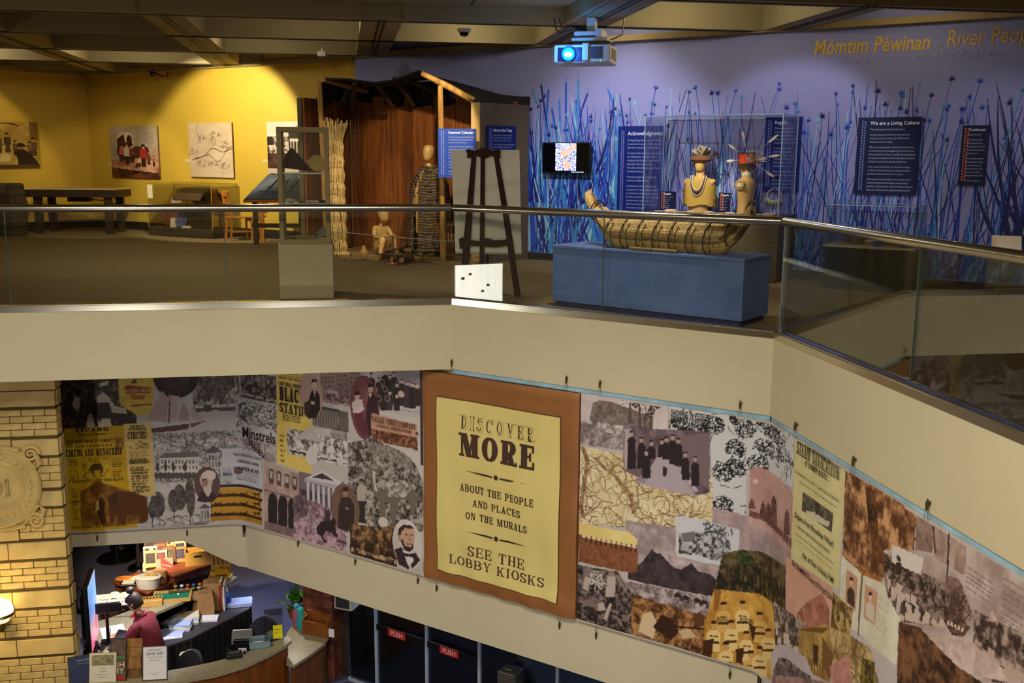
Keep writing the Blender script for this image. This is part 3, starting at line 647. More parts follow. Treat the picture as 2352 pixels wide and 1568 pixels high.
# brass band on the steps
bb = R_(828,840,972,950); L.photo(bb,(172,164,174),(202,194,204),58,4); 
for k in range(9): L.fill(R_(900,852+k*8,966,853.2+k*8),(150,142,154))
L.photo(R_(846,925,972,950),(126,112,116),(176,162,168),59,20)
for k,(u,v,h) in enumerate([(838,866,60),(852,858,70),(870,868,66),(884,852,84),(897,862,66),(905,856,70),(880,885,58),(862,890,55),(895,898,44),(912,880,56),(924,872,60),(936,876,60),(948,880,58),(958,882,50),(845,885,45),(912,905,38)]):
    L.fill(L.sz([(u-7,v+h),(u-8,v+14),(u-4,v+9),(u+4,v+9),(u+8,v+14),(u+7,v+h)]),(48+k % 3*8,40+k % 3*8,44+k % 3*8)); L.fill(L.ell(u,v+4,3.8,5.5),(196,172,166)); L.fill(L.sz([(u-4,v+1),(u-4,v-2),(u+4,v-2),(u+4,v+1)]),(52,42,44))
for u,v in ((884,893),(889,915),(870,915),(878,878)): L.fill(L.ell(u,v,7,8),(116,100,98)); L.fill(L.ell(u,v,3.5,4),(54,44,46))
L.fill(L.ell(922,905,7,8),(190,170,166))
L.fill(L.ell(838,936,33,74),(112,66,78)); L.photo(L.ell(838,905,28,38),(118,68,80),(146,98,100),60,8)
for P,c in (([(838,990),(842,930),(846,908),(856,904),(868,914),(868,980),(850,1004)],(58,36,46)),([(812,950),(808,925),(818,916),(832,918),(836,940),(824,950)],(206,188,194)),([(812,948),(832,948),(848,992),(836,1002),(822,984)],(92,48,60))): L.fill(L.sz(P),c)
L.fill(L.ell(820,908,6,9),(206,176,172)); L.fill(L.sz([(813,908),(814,898),(826,898),(827,906)]),(60,36,40)); L.fill(L.ell(850,892,6,9),(206,172,168)); L.fill(L.sz([(844,890),(845,882),(856,882),(856,888)]),(50,32,38)); L.fill(L.sz([(846,903),(853,903),(850,915)]),(214,200,202))
vf = L.sz([(852,948),(958,976),(960,1034),(852,1010)]); L.photo(vf,(172,128,108),(196,158,136),62,6); L.photo(L.sz([(852,984),(958,1006),(960,1034),(852,1011)]),(84,48,36),(176,124,100),63,24,.52,5)
L.lines(R_(856,966,956,990),(150,104,86),3,30,.2,.01,.1)
# village crowd with round roof
vr = R_(658,982,798,1072); L.photo(vr,(70,64,66),(212,208,212),65,16,.45,5,-.3); L.fill(L.sz([(676,1006),(710,980),(748,1016),(720,1012)]),(182,176,180)); L.crowd(R_(664,1010,798,1066),(46,40,42),(212,204,206),14,70,.16); L.fill(L.sz([(706,1066),(702,1040),(714,1024),(726,1032),(728,1060),(716,1070)]),(206,200,204)); L.photo(R_(760,984,798,1012),(110,102,104),(170,162,164),66,20)
# arcade and columned building
ab = L.sz([(607,1056),(690,1090),(690,1212),(607,1212)]); L.photo(ab,(158,132,128),(192,170,166),68,5)
for k in range(4): L.fill(L.sz([(618+k*18,1074+k*6),(628+k*18,1078+k*6),(628+k*18,1112+k*5),(618+k*18,1108+k*5)]),(92,72,74)); L.fill(L.sz([(620+k*18,1080+k*6),(626+k*18,1083+k*6),(626+k*18,1100+k*5),(620+k*18,1097+k*5)]),(190,176,178))
for k in range(3): L.fill(L.sz([(616+k*23,1204+k*6),(616+k*23,1146+k*5),(620+k*23,1134+k*5),(627+k*23,1131+k*5),(634+k*23,1136+k*5),(637+k*23,1148+k*5),(637+k*23,1206+k*6)]),(44,36,38))
L.fill(L.sz([(607,1122),(690,1146),(690,1150),(607,1126)]),(128,102,100)); L.photo(R_(607,1196,690,1240),(112,88,92),(150,126,130),69,20)
L.fill(R_(686,1082,792,1205),(118,106,120)); L.photo(R_(686,1120,792,1205),(58,48,56),(120,108,122),70,14)
L.fill(L.sz([(700,1098),(740,1080),(784,1106),(784,1116)]),(206,200,212)); L.fill(L.sz([(716,1096),(740,1086),(768,1104)]),(62,54,62)); L.fill(L.sz([(700,1098),(784,1116),(784,1124),(700,1106)]),(176,170,184))
for k in range(7): L.fill(L.sz([(704+k*12,1108+k*2.6),(710+k*12,1109+k*2.6),(711+k*12,1192),(705+k*12,1192)]),(198,192,206))
L.photo(L.sz([(675,1142),(720,1150),(796,1190),(796,1290),(675,1262)]),(112,84,100),(196,168,184),72,20,.5,4,-.5); L.photo(L.ell(690,1162,18,26),(60,46,54),(140,116,128),73,30)
L.fill(L.sz([(726,1212),(738,1196),(760,1196),(768,1182),(778,1190),(770,1206),(772,1222),(782,1236),(774,1236),(760,1222),(748,1220),(742,1232),(752,1246),(746,1248),(736,1230),(728,1226)]),(48,34,42)); L.fill(L.sz([(745,1196),(748,1172),(758,1172),(758,1198)]),(66,50,58)); L.fill(L.ell(753,1167,4,5),(150,116,120)); L.crowd(R_(772,1200,796,1250),(62,46,56),(160,132,146),16,10,.22)
# camel engraving
cm = L.sz([(800,1016),(838,1010),(850,1000),(880,1018),(930,1040),(958,1070),(972,1110),(972,1220),(900,1228),(830,1200),(800,1190)]); L.fill(R_(800,1010,972,1240),(200,196,194)); L.photo(cm,(52,46,44),(184,178,174),75,18,.5,4); L.photo(L.sz([(838,1012),(900,1026),(946,1054),(950,1082),(900,1060),(850,1040)]),(96,88,86),(170,164,160),76,40)
L.fill(L.sz([(846,1072),(850,1064),(864,1064),(876,1076),(872,1084),(862,1084),(864,1112),(874,1128),(886,1118),(896,1098),(908,1092),(918,1104),(930,1102),(944,1116),(958,1138),(952,1180),(944,1182),(940,1150),(918,1146),(908,1200),(900,1200),(894,1152),(884,1150),(886,1200),(876,1202),(870,1150),(856,1130)]),(112,104,98)); L.photo(L.sz([(884,1112),(898,1096),(930,1104),(946,1122),(930,1142),(890,1140)]),(80,72,68),(206,200,192),77,26,.45); L.fill(L.sz([(854,1080),(862,1084),(862,1110),(868,1130),(860,1126)]),(196,190,182)); L.fill(L.ell(859,1072,8,6),(150,142,134))
L.fill(L.sz([(822,1180),(820,1120),(828,1108),(842,1118),(838,1150),(842,1180)]),(176,168,160)); L.fill(L.ell(832,1106,5,6),(140,120,108)); L.fill(L.sz([(824,1104),(830,1098),(842,1104),(840,1107)]),(60,52,48)); L.fill(L.ell(880,1200,11,13),(206,200,194)); L.fill(L.sz([(822,1150),(840,1150),(838,1200),(824,1200)]),(50,44,44)); L.photo(R_(840,1208,920,1236),(66,60,58),(196,190,186),78,26)
L.fill(L.ell(794,1166,32,55),(116,90,82)); L.fill(L.sz([(776,1212),(778,1160),(784,1142),(804,1142),(814,1160),(814,1205),(796,1220)]),(54,44,42)); L.fill(L.ell(793,1132,6,8),(162,128,114)); L.fill(L.sz([(786,1128),(788,1118),(800,1118),(801,1128)]),(50,42,40)); L.fill(L.ell(797,1168,4,3),(150,116,104)); L.fill(R_(782,1122,783.5,1160),(70,56,52))
wc = L.sz([(804,1202),(870,1210),(910,1208),(912,1306),(804,1268)]); L.photo(wc,(58,40,30),(168,128,88),80,14,.55,5,.7); L.crowd(R_(806,1225,910,1300),(44,32,26),(192,156,120),18,34,.2)
for u,v in ((822,1258),(846,1266),(896,1282)): L.lines(L.ell(u,v,10,16),(40,28,22),int(u),30,.2,.012,.3)
# clean shaven lip, chin beard: oval portrait in a dark suit
L.fill(L.ell(936,1250,34,57),(208,202,202)); L.photo(L.ell(936,1250,33,55),(196,186,184),(216,211,212),82,3)
for P,c in (([(906,1262),(920,1256),(928,1262),(940,1290),(940,1308),(916,1296)],(56,44,50)),([(940,1276),(954,1268),(966,1286),(946,1306)],(56,44,50)),([(924,1262),(948,1272),(950,1290),(938,1300)],(216,210,214)),([(926,1268),(938,1272),(950,1270),(952,1280),(940,1278),(928,1278)],(44,36,42)),
        ([(918,1228),(920,1214),(932,1208),(946,1212),(952,1222),(952,1246),(946,1258),(934,1262),(924,1252)],(196,158,138)),([(914,1228),(916,1212),(928,1204),(944,1206),(952,1216),(944,1214),(930,1212),(921,1222),(920,1236)],(56,42,42)),([(920,1240),(925,1238),(930,1252),(944,1256),(950,1246),(950,1258),(940,1268),(928,1262)],(58,44,44)),([(930,1226),(938,1226),(938,1229),(930,1229)],(96,62,54)),([(943,1227),(950,1227),(950,1230),(943,1230)],(96,62,54)),([(940,1230),(945,1242),(938,1242)],(166,122,104)),([(934,1247),(947,1248),(946,1251),(934,1250)],(128,76,68)),([(914,1230),(919,1228),(920,1240),(916,1242)],(176,134,116))): L.fill(L.sz(P),c)
L.fill([(L.s[-1]-.05,-2.),(L.s[-1],-2.),(L.s[-1],-.75),(L.s[-1]-.05,-.75)],(62,48,52))
lm = L.mesh('historic_photo_mural','collage mural of sepia photographs and yellow circus posters, left of the brown banner','mural')
ink(lm,'printed_lettering',[('"FIGARO"',160,992,264,.05,'sb'),('Dramatic Review.',182,1000,246,.035,'gb'),('GREAT SHOW IS COMING!',168,1017,260,.04,'s'),("DAN CASTELLO'S",174,1027,258,.032,'s'),
  ('CIRCUS AND MENAGERIE',152,1048,282,.095,'sb'),('POSITIVELY LAST TWO DAYS',160,1108,284,.035,'s'),('VICTORELLI BROTHERS',166,1213,292,.035,'s'),('ART',163,1154,184,.03,'s'),
  ("ROWE'S",300,981,332,.03,'s'),('PIONEER',297,988,336,.035,'s'),('CIRCUS!',294,1008,338,.1,'s'),('WEDNESDAY EVENING!',297,1065,342,.05,'s'),('JAS. HERNANDEZ!',298,1080,332,.03,'s'),('R. FRANKLIN!',304,1088,338,.03,'s'),('JOHN E. FISHER!',310,1095,342,.03,'s'),('BOW. AUSTIN!',306,1112,336,.026,'s'),('J. B. MARSHALL',308,1121,344,.026,'s'),('JOSEPH A. ROWE!',310,1128,346,.026,'s')],INK)
ink(lm,'printed_lettering',[("Vance's Branch-New Gallery",536,1045,600,.05,'g'),('AMBROTYPES',546,1060,596,.035,'s'),('VANCE & CO.',550,1077,598,.04,'sb'),("SHEW'S",512,1091,534,.03,'s'),('Minstrels',558,1003,634,.16,'gb'),('LUCINDA SNOW',642,884,692,.05,'s'),('BLAC',644,918,688,.18,'sb'),('STATU',644,944,698,.12,'s'),('HEAR THE BELL',642,868,692,.028,'s'),('o. 1',956,997,972,.06,'gb')],INK)
ink(lm,'printed_lettering',[('VALLEY FRUIT COMPANY',856,966,956,.06,'s'),('GENERAL MERCHANDISE',866,979,946,.03,'s')],mat('sign_ink',(96,56,44),.7))
ink(lm,'printed_lettering',[('W.R.STRONG COMPANY',287,901,346,.05,'s')],mat('label_ink',(226,206,150),.7))
# ------------------------------------------------------------------ right mural
Rm = Print(sB1+.012,CUM[-2]+4.3,-3.38,-.835,.0095,(190,182,184)); R_ = Rm.rect; Z = Rm.sz
Rm.photo(R_(1330,880,1530,1040),(184,172,178),(212,202,208),3,4)
Rm.photo(Z([(1355,960),(1362,925),(1380,918),(1405,922),(1450,940),(1500,960),(1500,985),(1360,975)]),(96,82,82),(150,132,130),5,20); Rm.photo(Z([(1330,965),(1360,975),(1440,990),(1440,1035),(1330,1020)]),(110,96,100),(190,176,182),6,18); Rm.photo(Z([(1372,968),(1435,978),(1435,1000),(1375,990)]),(120,104,106),(220,212,220),7,26)
for (u,v),k in zip(((1446,925),(1468,918),(1494,930),(1480,950)),range(4)):
    for a in range(9):
        t = math.radians(a*40+k*11); Rm.fill(Z([(u,v),(u+24*math.cos(t),v+17*math.sin(t)-3),(u+20*math.cos(t+.2),v+15*math.sin(t+.2)+2)]),(74,60,58))
    Rm.fill(Z([(u-2,v),(u+2,v),(u+4,v+60),(u-2,v+60)]),(92,74,70))
mp2 = Z([(1330,1022),(1640,1092),(1640,1228),(1550,1232),(1440,1212),(1330,1200)]); Rm.photo(mp2,(214,198,156),(232,222,190),9,4,.5,3); Rm.lines(mp2,(176,150,108),10,240,.2,.007,.8); Rm.lines(mp2,(120,84,60),11,60,.35,.014,.8)
for P in ([(1338,1025),(1350,1060),(1342,1110),(1334,1160),(1340,1190)],[(1366,1050),(1390,1075),(1416,1095),(1436,1128),(1460,1140),(1490,1130)],[(1432,1110),(1452,1150),(1456,1180)]):
    for a,b in zip(P,P[1:]): Rm.photo(Z([(a[0]-5,a[1]),(a[0]+5,a[1]),(b[0]+5,b[1]),(b[0]-5,b[1])]),(112,82,62),(190,160,120),4,30)
ca_ = Z([(1540,922),(1660,938),(1765,958),(1826,1000),(1822,1120),(1760,1080),(1714,1090),(1712,1185),(1640,1172),(1636,1090),(1632,1000),(1540,1000)]); Rm.fill(ca_,(206,208,216)); Rm.lines(ca_,(48,46,52),12,150,.1,.011,.5)
for k,(u,v) in enumerate(((1712,985),(1690,1030),(1662,1085),(1662,1160),(1755,1030),(1780,1000),(1700,960),(1600,990),(1560,980),(1760,980),(1800,1050),(1640,975),(1740,1065),(1690,1075))): Rm.lines(Rm.ell(u,v,26,22),(40,38,44),40+k,42,.12,.011,2.5)
sl = Z([(1432,970),(1500,985),(1632,990),(1630,1130),(1595,1140),(1560,1125),(1470,1098),(1432,1080)]); Rm.photo(sl,(86,70,80),(140,122,132),14,8,.5,3); Rm.fill(Z([(1540,1005),(1632,992),(1630,1125),(1600,1100)]),(124,104,114)); Rm.fill(Z([(1434,985),(1448,985),(1446,1075),(1434,1078)]),(176,160,166)); Rm.fill(Z([(1508,1050),(1540,1050),(1600,1140),(1470,1112)]),(176,164,176)); Rm.fill(Z([(1480,1085),(1500,1080),(1480,1110),(1455,1104)]),(150,136,148)); Rm.fill(Z([(1556,1072),(1570,1076),(1606,1128),(1594,1128)]),(188,176,188))
for k,(u,v,h) in enumerate(((1450,992,85),(1473,1006,70),(1484,1036,62),(1496,1014,40),(1530,1005,50),(1545,1000,66),(1558,1008,62),(1574,1040,62),(1597,1050,66),(1520,1010,40))):
    Rm.fill(Z([(u-9,v+h),(u-9,v+18),(u-4,v+11),(u+4,v+11),(u+9,v+18),(u+10,v+h)]),(44,34,42)); Rm.fill(Rm.ell(u,v+5,4,6),(176,150,150)); Rm.fill(Z([(u-6,v+1),(u-4,v-3),(u+4,v-3),(u+6,v+1)]),(40,32,38))
Rm.fill(Z([(1522,1070),(1532,1074),(1530,1096),(1522,1092)]),(52,42,48))
# sea with pink boat picture
Rm.photo(Z([(1636,1165),(1720,1185),(1830,1260),(1830,1330),(1700,1290),(1636,1230)]),(150,130,138),(186,166,168),16,8,.5,3)
pk = Z([(1722,1078),(1740,1072),(1815,1120),(1826,1140),(1822,1280),(1720,1205)]); Rm.photo(pk,(178,138,134),(206,170,166),18,3); Rm.photo(Z([(1720,1170),(1760,1190),(1822,1240),(1822,1262),(1720,1186)]),(86,56,54),(150,104,98),19,20)
for u,v,h in ((1752,1150,40),(1764,1152,46),(1776,1136,70),(1808,1168,60),(1726,1142,26)): Rm.photo(Z([(u-8,v+h),(u-5,v+12),(u,v),(u+6,v+14),(u+8,v+h)]),(70,46,46),(130,92,88),int(u),30)
Rm.fill(Rm.ell(1735,1105,5,5),(222,196,192))
# mountain picture
mt = Z([(1438,1195),(1560,1212),(1665,1240),(1660,1360),(1640,1420),(1440,1360)]); Rm.photo(mt,(150,132,138),(206,190,196),20,5,.5,3,-.8,.3); Rm.photo(Z([(1442,1312),(1475,1290),(1498,1260),(1508,1258),(1516,1270),(1545,1302),(1565,1308),(1588,1292),(1604,1312),(1632,1318),(1660,1340),(1656,1372),(1560,1356),(1442,1330)]),(44,36,40),(78,66,70),21,10); Rm.fill(Z([(1498,1262),(1508,1256),(1518,1268),(1512,1272),(1505,1268)]),(176,164,170)); Rm.photo(Z([(1420,1330),(1560,1358),(1650,1372),(1640,1425),(1530,1395),(1420,1366)]),(112,96,100),(196,182,188),22,16,.5,4)
for u,v in ((1556,1366),(1574,1372),(1602,1378),(1618,1382)): Rm.fill(Z([(u-8,v+12),(u-8,v),(u-3,v-6),(u+8,v-2),(u+9,v+14),(u+6,v+14),(u+4,v+6),(u-4,v+5),(u-5,v+12)]),(54,42,46))
bw = Z([(1328,1200),(1445,1222),(1464,1238),(1464,1312),(1450,1316),(1328,1290)]); Rm.photo(bw,(222,200,120),(236,218,150),24,3); Rm.photo(Z([(1328,1226),(1464,1252),(1464,1312),(1450,1316),(1328,1290)]),(116,68,44),(150,98,66),25,30)
for k in range(11): u = 1336+k*11.5; Rm.fill(Z([(u,1232+k*2.4),(u+2,1226+k*2.4),(u+9,1227+k*2.4),(u+10,1236+k*2.4)]),(226,206,170)); Rm.fill(Z([(u+8,1234+k*2.4),(u+13,1236+k*2.4),(u+12,1246+k*2.4),(u+7,1244+k*2.4)]),(82,50,36))
tc_ = Z([(1552,1184),(1610,1192),(1698,1216),(1696,1308),(1640,1296),(1552,1276)]); Rm.fill(tc_,(204,208,218)); Rm.photo(Z([(1558,1225),(1600,1222),(1640,1216),(1672,1230),(1680,1262),(1650,1290),(1592,1270),(1560,1272)]),(60,54,58),(190,190,200),27,26,.48,6); Rm.crowd(R_(1556,1240,1590,1276),(46,42,46),(170,168,176),6,14,.2); Rm.fill(Z([(1566,1226),(1596,1218),(1598,1238),(1570,1244)]),(120,114,120)); Rm.lines(Z([(1610,1194),(1690,1216),(1680,1232),(1620,1220)]),(90,90,98),5,40,.15,.01,1)
tl = Z([(1660,1270),(1700,1262),(1805,1300),(1805,1420),(1770,1400),(1640,1356)]); Rm.photo(tl,(34,30,20),(108,92,62),29,14,.5,4,.6)
for k in range(14): u = 1668+k*9.6; Rm.fill(Z([(u,1300+k*3),(u+2.4,1300+k*3),(u+2.4,1352+k*3),(u,1350+k*3)]),(40,34,24))
Rm.photo(Rm.ell(1710,1282,22,14),(36,46,22),(88,92,50),30,30)
mn = Z([(1322,1296),(1420,1312),(1452,1366),(1450,1462),(1322,1425)]); Rm.photo(mn,(38,30,30),(140,122,120),32,18,.52,5,.4); Rm.lines(Rm.ell(1372,1332,20,22),(206,196,192),3,30,.2,.011,.4)
for P in ([(1390,1370),(1396,1322),(1404,1314),(1414,1326),(1412,1370)],[(1338,1350),(1344,1322),(1356,1330),(1350,1358)],[(1360,1390),(1386,1382),(1392,1400),(1372,1404)],[(1386,1420),(1400,1384),(1406,1386),(1394,1424)]): Rm.fill(Z(P),(186,172,166))
Rm.fill(Z([(1392,1322),(1404,1312),(1416,1324)]),(150,130,122)); Rm.crowd(R_(1330,1360,1448,1430),(34,26,26),(130,110,106),21,12,.3)
m2 = Z([(1450,1362),(1520,1385),(1640,1420),(1640,1512),(1540,1486),(1450,1458)]); Rm.photo(m2,(74,44,24),(186,138,88),34,12,.52,4); 
for P,c in (([(1466,1450),(1476,1410),(1496,1404),(1510,1430),(1500,1466)],(216,190,158)),([(1500,1440),(1520,1410),(1540,1420),(1560,1450),(1540,1470)],(58,34,20)),([(1558,1450),(1580,1440),(1600,1462),(1570,1468)],(206,178,140)),([(1590,1420),(1606,1404),(1618,1414),(1616,1436),(1600,1440)],(96,60,36)),([(1462,1392),(1476,1384),(1486,1396),(1478,1406)],(120,78,44)),([(1540,1436),(1640,1444),(1640,1448),(1540,1440)],(44,26,16))): Rm.fill(Z(P),c)
bt = Z([(1640,1352),(1772,1382),(1780,1440),(1775,1565),(1712,1530),(1615,1512),(1618,1440)]); Rm.photo(bt,(176,126,48),(222,178,90),36,6,.5,3); Rm.fill(Z([(1640,1352),(1658,1356),(1650,1400),(1640,1400)]),(150,100,40))
for k,(u,v) in enumerate(((1662,1388),(1706,1386),(1640,1432),(1680,1430),(1745,1412),(1668,1480),(1714,1455),(1764,1450),(1725,1500),(1745,1490))):
    Rm.fill(Z([(u-15,v+64),(u-17,v+22),(u-9,v+14),(u+9,v+14),(u+16,v+22),(u+14,v+64)]),(232,204,140) if k % 4 else (216,176,100)); Rm.fill(Rm.ell(u,v+4,7,10),(206,158,92)); Rm.fill(Z([(u-7,v),(u-6,v-7),(u+6,v-7),(u+7,v)]),(56,34,16)); Rm.fill(Z([(u-14,v+40),(u+13,v+40),(u+13,v+46),(u-14,v+46)]),(84,54,24)); Rm.fill(Z([(u-9,v+26),(u+9,v+28),(u+9,v+31),(u-9,v+29)]),(110,72,34))
for P in ([(1616,1470),(1640,1466),(1634,1512),(1612,1508)],[(1690,1490),(1710,1486),(1704,1526),(1690,1520)],[(1720,1430),(1736,1440),(1730,1480)]): Rm.fill(Z(P),(70,42,18))
# steam navigation poster
sp = Z([(1828,1002),(1942,1076),(1924,1355),(1818,1282)]); Rm.photo(sp,(206,196,140),(220,212,164),38,4); Rm.photo(R_(1845,1130,1909,1224),(50,46,40),(124,118,100),39,18); Rm.fill(Z([(1850,1172),(1870,1176),(1905,1200),(1900,1210),(1855,1186)]),(206,198,170)); Rm.fill(Z([(1872,1150),(1875,1150),(1876,1182),(1873,1182)]),(36,32,28))
textlines(Rm,R_(1838,1094,1926,1175),(120,112,86),6,5,.9,.4,.6); textlines(Rm,R_(1830,1216,1916,1312),(120,112,86),8,6,.95,.4,.6)
om = Z([(1940,1078),(2000,1112),(2102,1172),(2098,1260),(2060,1330),(2020,1326),(1934,1290)]); Rm.photo(om,(84,50,30),(206,156,112),41,9,.5,4); Rm.crowd(Z([(1945,1230),(2030,1290),(2030,1326),(1936,1285)]),(70,40,24),(190,140,100),31,22,.16); Rm.photo(Z([(1990,1115),(2010,1125),(2020,1240),(2040,1300),(2010,1290),(1995,1200)]),(48,28,18),(120,76,48),42,14)
Rm.photo(Z([(1935,1290),(2030,1330),(2022,1336),(1934,1300)]),(150,90,40),(196,130,70),43,20)
sc_ = Z([(2030,1262),(2100,1262),(2104,1170),(2400,1330),(2400,1568),(2060,1568),(2060,1420),(2035,1340)]); Rm.photo(sc_,(150,130,126),(206,190,188),45,3,.5,3)
Rm.photo(Z([(2102,1170),(2140,1188),(2150,1215),(2140,1270),(2100,1262)]),(108,84,78),(160,134,126),46,8); Rm.photo(Z([(2148,1210),(2200,1240),(2222,1256),(2216,1320),(2150,1282),(2140,1250)]),(140,114,108),(186,164,156),47,10)
for P in ([(2180,1215),(2184,1216),(2178,1370),(2173,1370)],[(2140,1186),(2143,1186),(2150,1270),(2146,1270)]): Rm.fill(Z(P),(70,52,50))
Rm.photo(Z([(2030,1266),(2080,1300),(2180,1340),(2180,1430),(2060,1430),(2034,1370)]),(50,38,34),(150,128,120),48,20,.5,5); Rm.crowd(Z([(2035,1290),(2170,1350),(2170,1440),(2045,1420)]),(42,32,30),(196,176,166),33,60,.22); Rm.fill(Z([(2050,1250),(2120,1282),(2112,1320),(2048,1290)]),(212,202,200)); Rm.fill(Rm.ell(2064,1282,5,7),(70,52,46)); Rm.fill(Z([(2058,1290),(2070,1292),(2070,1320),(2058,1320)]),(60,46,42))
Rm.photo(Z([(2178,1320),(2205,1330),(2216,1390),(2232,1425),(2180,1420),(2172,1370)]),(96,72,66),(140,112,104),49,10); Rm.photo(Z([(2206,1332),(2240,1420),(2216,1420)]),(120,96,90),(170,144,138),50,10)
Rm.photo(Z([(2168,1390),(2190,1400),(2230,1440),(2214,1462),(2188,1458),(2172,1430)]),(50,36,32),(130,100,86),51,24)
for k in range(5): Rm.fill(Z([(2178+k*8,1424+k*4),(2182+k*8,1426+k*4),(2182+k*8,1436+k*4),(2178+k*8,1434+k*4)]),(212,196,176))
Rm.lines(Z([(2170,1370),(2210,1340),(2240,1430),(2180,1430)]),(70,52,50),8,40,.3,.01,.1)
Rm.photo(Z([(2238,1400),(2300,1430),(2400,1480),(2400,1568),(2310,1568),(2235,1490)]),(60,46,42),(176,154,146),52,12,.5,5); Rm.crowd(Z([(2240,1430),(2400,1500),(2400,1568),(2280,1568)]),(50,38,34),(180,156,146),35,46,.22); Rm.photo(Z([(2225,1470),(2300,1530),(2320,1568),(2200,1540),(2110,1480),(2110,1460)]),(170,146,140),(206,186,182),53,10); Rm.photo(Z([(2280,1400),(2290,1420),(2300,1430),(2270,1425)]),(150,120,114),(200,176,170),3,20)
for (u0,v0,u1,v1,n) in ((2224,1300,2288,1350,5),(2306,1330,2380,1430,12)): textlines(Rm,Z([(u0,v0),(u1,v0+36),(u1,v1+36),(u0,v1)]),(110,92,88),n,7,.8,.3,.7)
bk = Z([(1932,1275),(1985,1320),(2034,1345),(2040,1372),(2068,1420),(2062,1532),(2000,1480),(1972,1450),(1925,1436)]); Rm.photo(bk,(206,200,182),(226,222,208),55,4); Rm.fill(Z([(1980,1318),(1984,1321),(1974,1462),(1970,1459)]),(120,104,84)); textlines(Rm,R_(1934,1310,1946,1420),(170,160,140),14,8,.9,.3,.5); textlines(Rm,R_(2018,1360,2036,1470),(170,160,140),14,9,.9,.3,.5)
for u0,v0 in ((1944,1306),(1988,1340)):
    Rm.fill(Z([(u0,v0),(u0+28,v0+20),(u0+22,v0+98),(u0-3,v0+78)]),(196,150,124)); Rm.fill(Z([(u0+2,v0+74),(u0+2,v0+48),(u0+10,v0+40),(u0+20,v0+52),(u0+20,v0+92)]),(206,196,176) if u0 > 1970 else (70,54,50)); Rm.fill(Rm.ell(u0+12,v0+30,4,9),(222,186,158)); Rm.fill(Z([(u0+7,v0+26),(u0+9,v0+18),(u0+16,v0+20),(u0+17,v0+28)]),(66,44,38))
tp = Z([(1806,1275),(1830,1292),(1912,1350),(1906,1470),(1806,1410)]); Rm.photo(tp,(196,146,128),(216,172,152),57,4); Rm.photo(Z([(1830,1408),(1850,1385),(1888,1362),(1904,1400),(1904,1462),(1830,1440)]),(140,86,74),(190,130,112),58,8); Rm.crowd(Z([(1830,1395),(1904,1430),(1904,1468),(1830,1440)]),(110,62,56),(190,130,112),37,12,.18)
Rm.photo(Z([(1775,1380),(1806,1400),(1850,1430),(1836,1510),(1780,1480)]),(56,46,42),(176,160,150),59,16,.5,4); Rm.crowd(Z([(1778,1392),(1840,1430),(1836,1510),(1780,1480)]),(50,40,38),(206,192,180),39,20,.24)
Rm.photo(Z([(1912,1360),(1960,1400),(1952,1470),(1905,1460)]),(84,64,34),(196,168,110),60,20,.5,5); Rm.photo(Z([(1905,1440),(1960,1462),(2000,1490),(2020,1568),(1910,1568)]),(130,104,64),(206,182,128),61,10); Rm.lines(Z([(1905,1440),(1960,1462),(2000,1490),(2020,1568),(1910,1568)]),(104,80,46),12,40,.3,.01,.6)
ht = Z([(1836,1444),(1900,1432),(1912,1500),(1905,1568),(1850,1540),(1834,1500)]); Rm.photo(ht,(146,112,58),(196,160,96),63,10); Rm.fill(Z([(1832,1446),(1862,1440),(1904,1442),(1888,1454)]),(112,84,44)); Rm.fill(Z([(1868,1478),(1880,1484),(1878,1530),(1868,1524)]),(66,46,26)); Rm.fill(Z([(1888,1462),(1912,1500),(1905,1560),(1888,1530)]),(120,86,46))
for k in range(9): Rm.fill(Z([(1840+k*6,1500+k*3),(1842+k*6,1501+k*3),(1842+k*6,1534+k*3),(1840+k*6,1533+k*3)]),(110,80,42))
Rm.photo(Z([(2064,1428),(2110,1440),(2200,1530),(2260,1568),(2060,1590),(2060,1530)]),(52,34,24),(128,88,60),65,10,.5,4)
bs = Z([(1770,1500),(1790,1478),(1815,1484),(1852,1510),(1872,1560),(1870,1620),(1772,1620)]); Rm.photo(bs,(178,166,176),(200,188,196),67,4); Rm.photo(Z([(1775,1540),(1788,1510),(1810,1512),(1842,1540),(1862,1552),(1866,1580),(1790,1590)]),(60,48,50),(160,144,148),68,16); Rm.photo(Z([(1772,1548),(1905,1565),(1905,1640),(1772,1640)]),(110,84,84),(190,150,148),69,8)
Rm.photo(Z([(1905,1530),(1950,1500),(1960,1580),(1910,1600)]),(176,120,112),(206,150,140),70,14); Rm.photo(Z([(1980,1510),(2010,1520),(2005,1590),(1975,1580)]),(46,40,18),(150,130,60),71,20)
rm = Rm.mesh('gold_rush_mural','collage mural with map, mountain, baseball team and sailing ships, right of the brown banner','mural')
ink(rm,'printed_lettering',[('CALIFORNIA',1852,1028,1912,.035,'sl'),('STEAM NAVIGATION',1833,1040,1934,.115,'sl'),('COMPANY.',1852,1069,1908,.05,'s'),('Departs from Broadway Wharf,',1828,1186,1922,.055,'gb'),('CARRYING THE UNITED STATES MAILS',1834,1210,1912,.022,'s'),("day, at four o'clock, P.M.",1846,1278,1922,.055,'gb'),('SACRAMENTO and STOCKTON,',1822,1296,1922,.05,'gb'),('Organized May 1st, 1854.   Capital Stock, $2,000,000',1830,1084,1934,.026,'g')],INK)
ink(rm,'printed_lettering',[('SHOWING Ye VESSELES',1542,953,1630,.07,'gb'),('BOUND FOR CALYFORNYA.',1542,967,1630,.07,'gb'),('BOSTON',1648,1424,1674,.05,'g'),('BOSTON',1700,1424,1730,.05,'g')],INK)
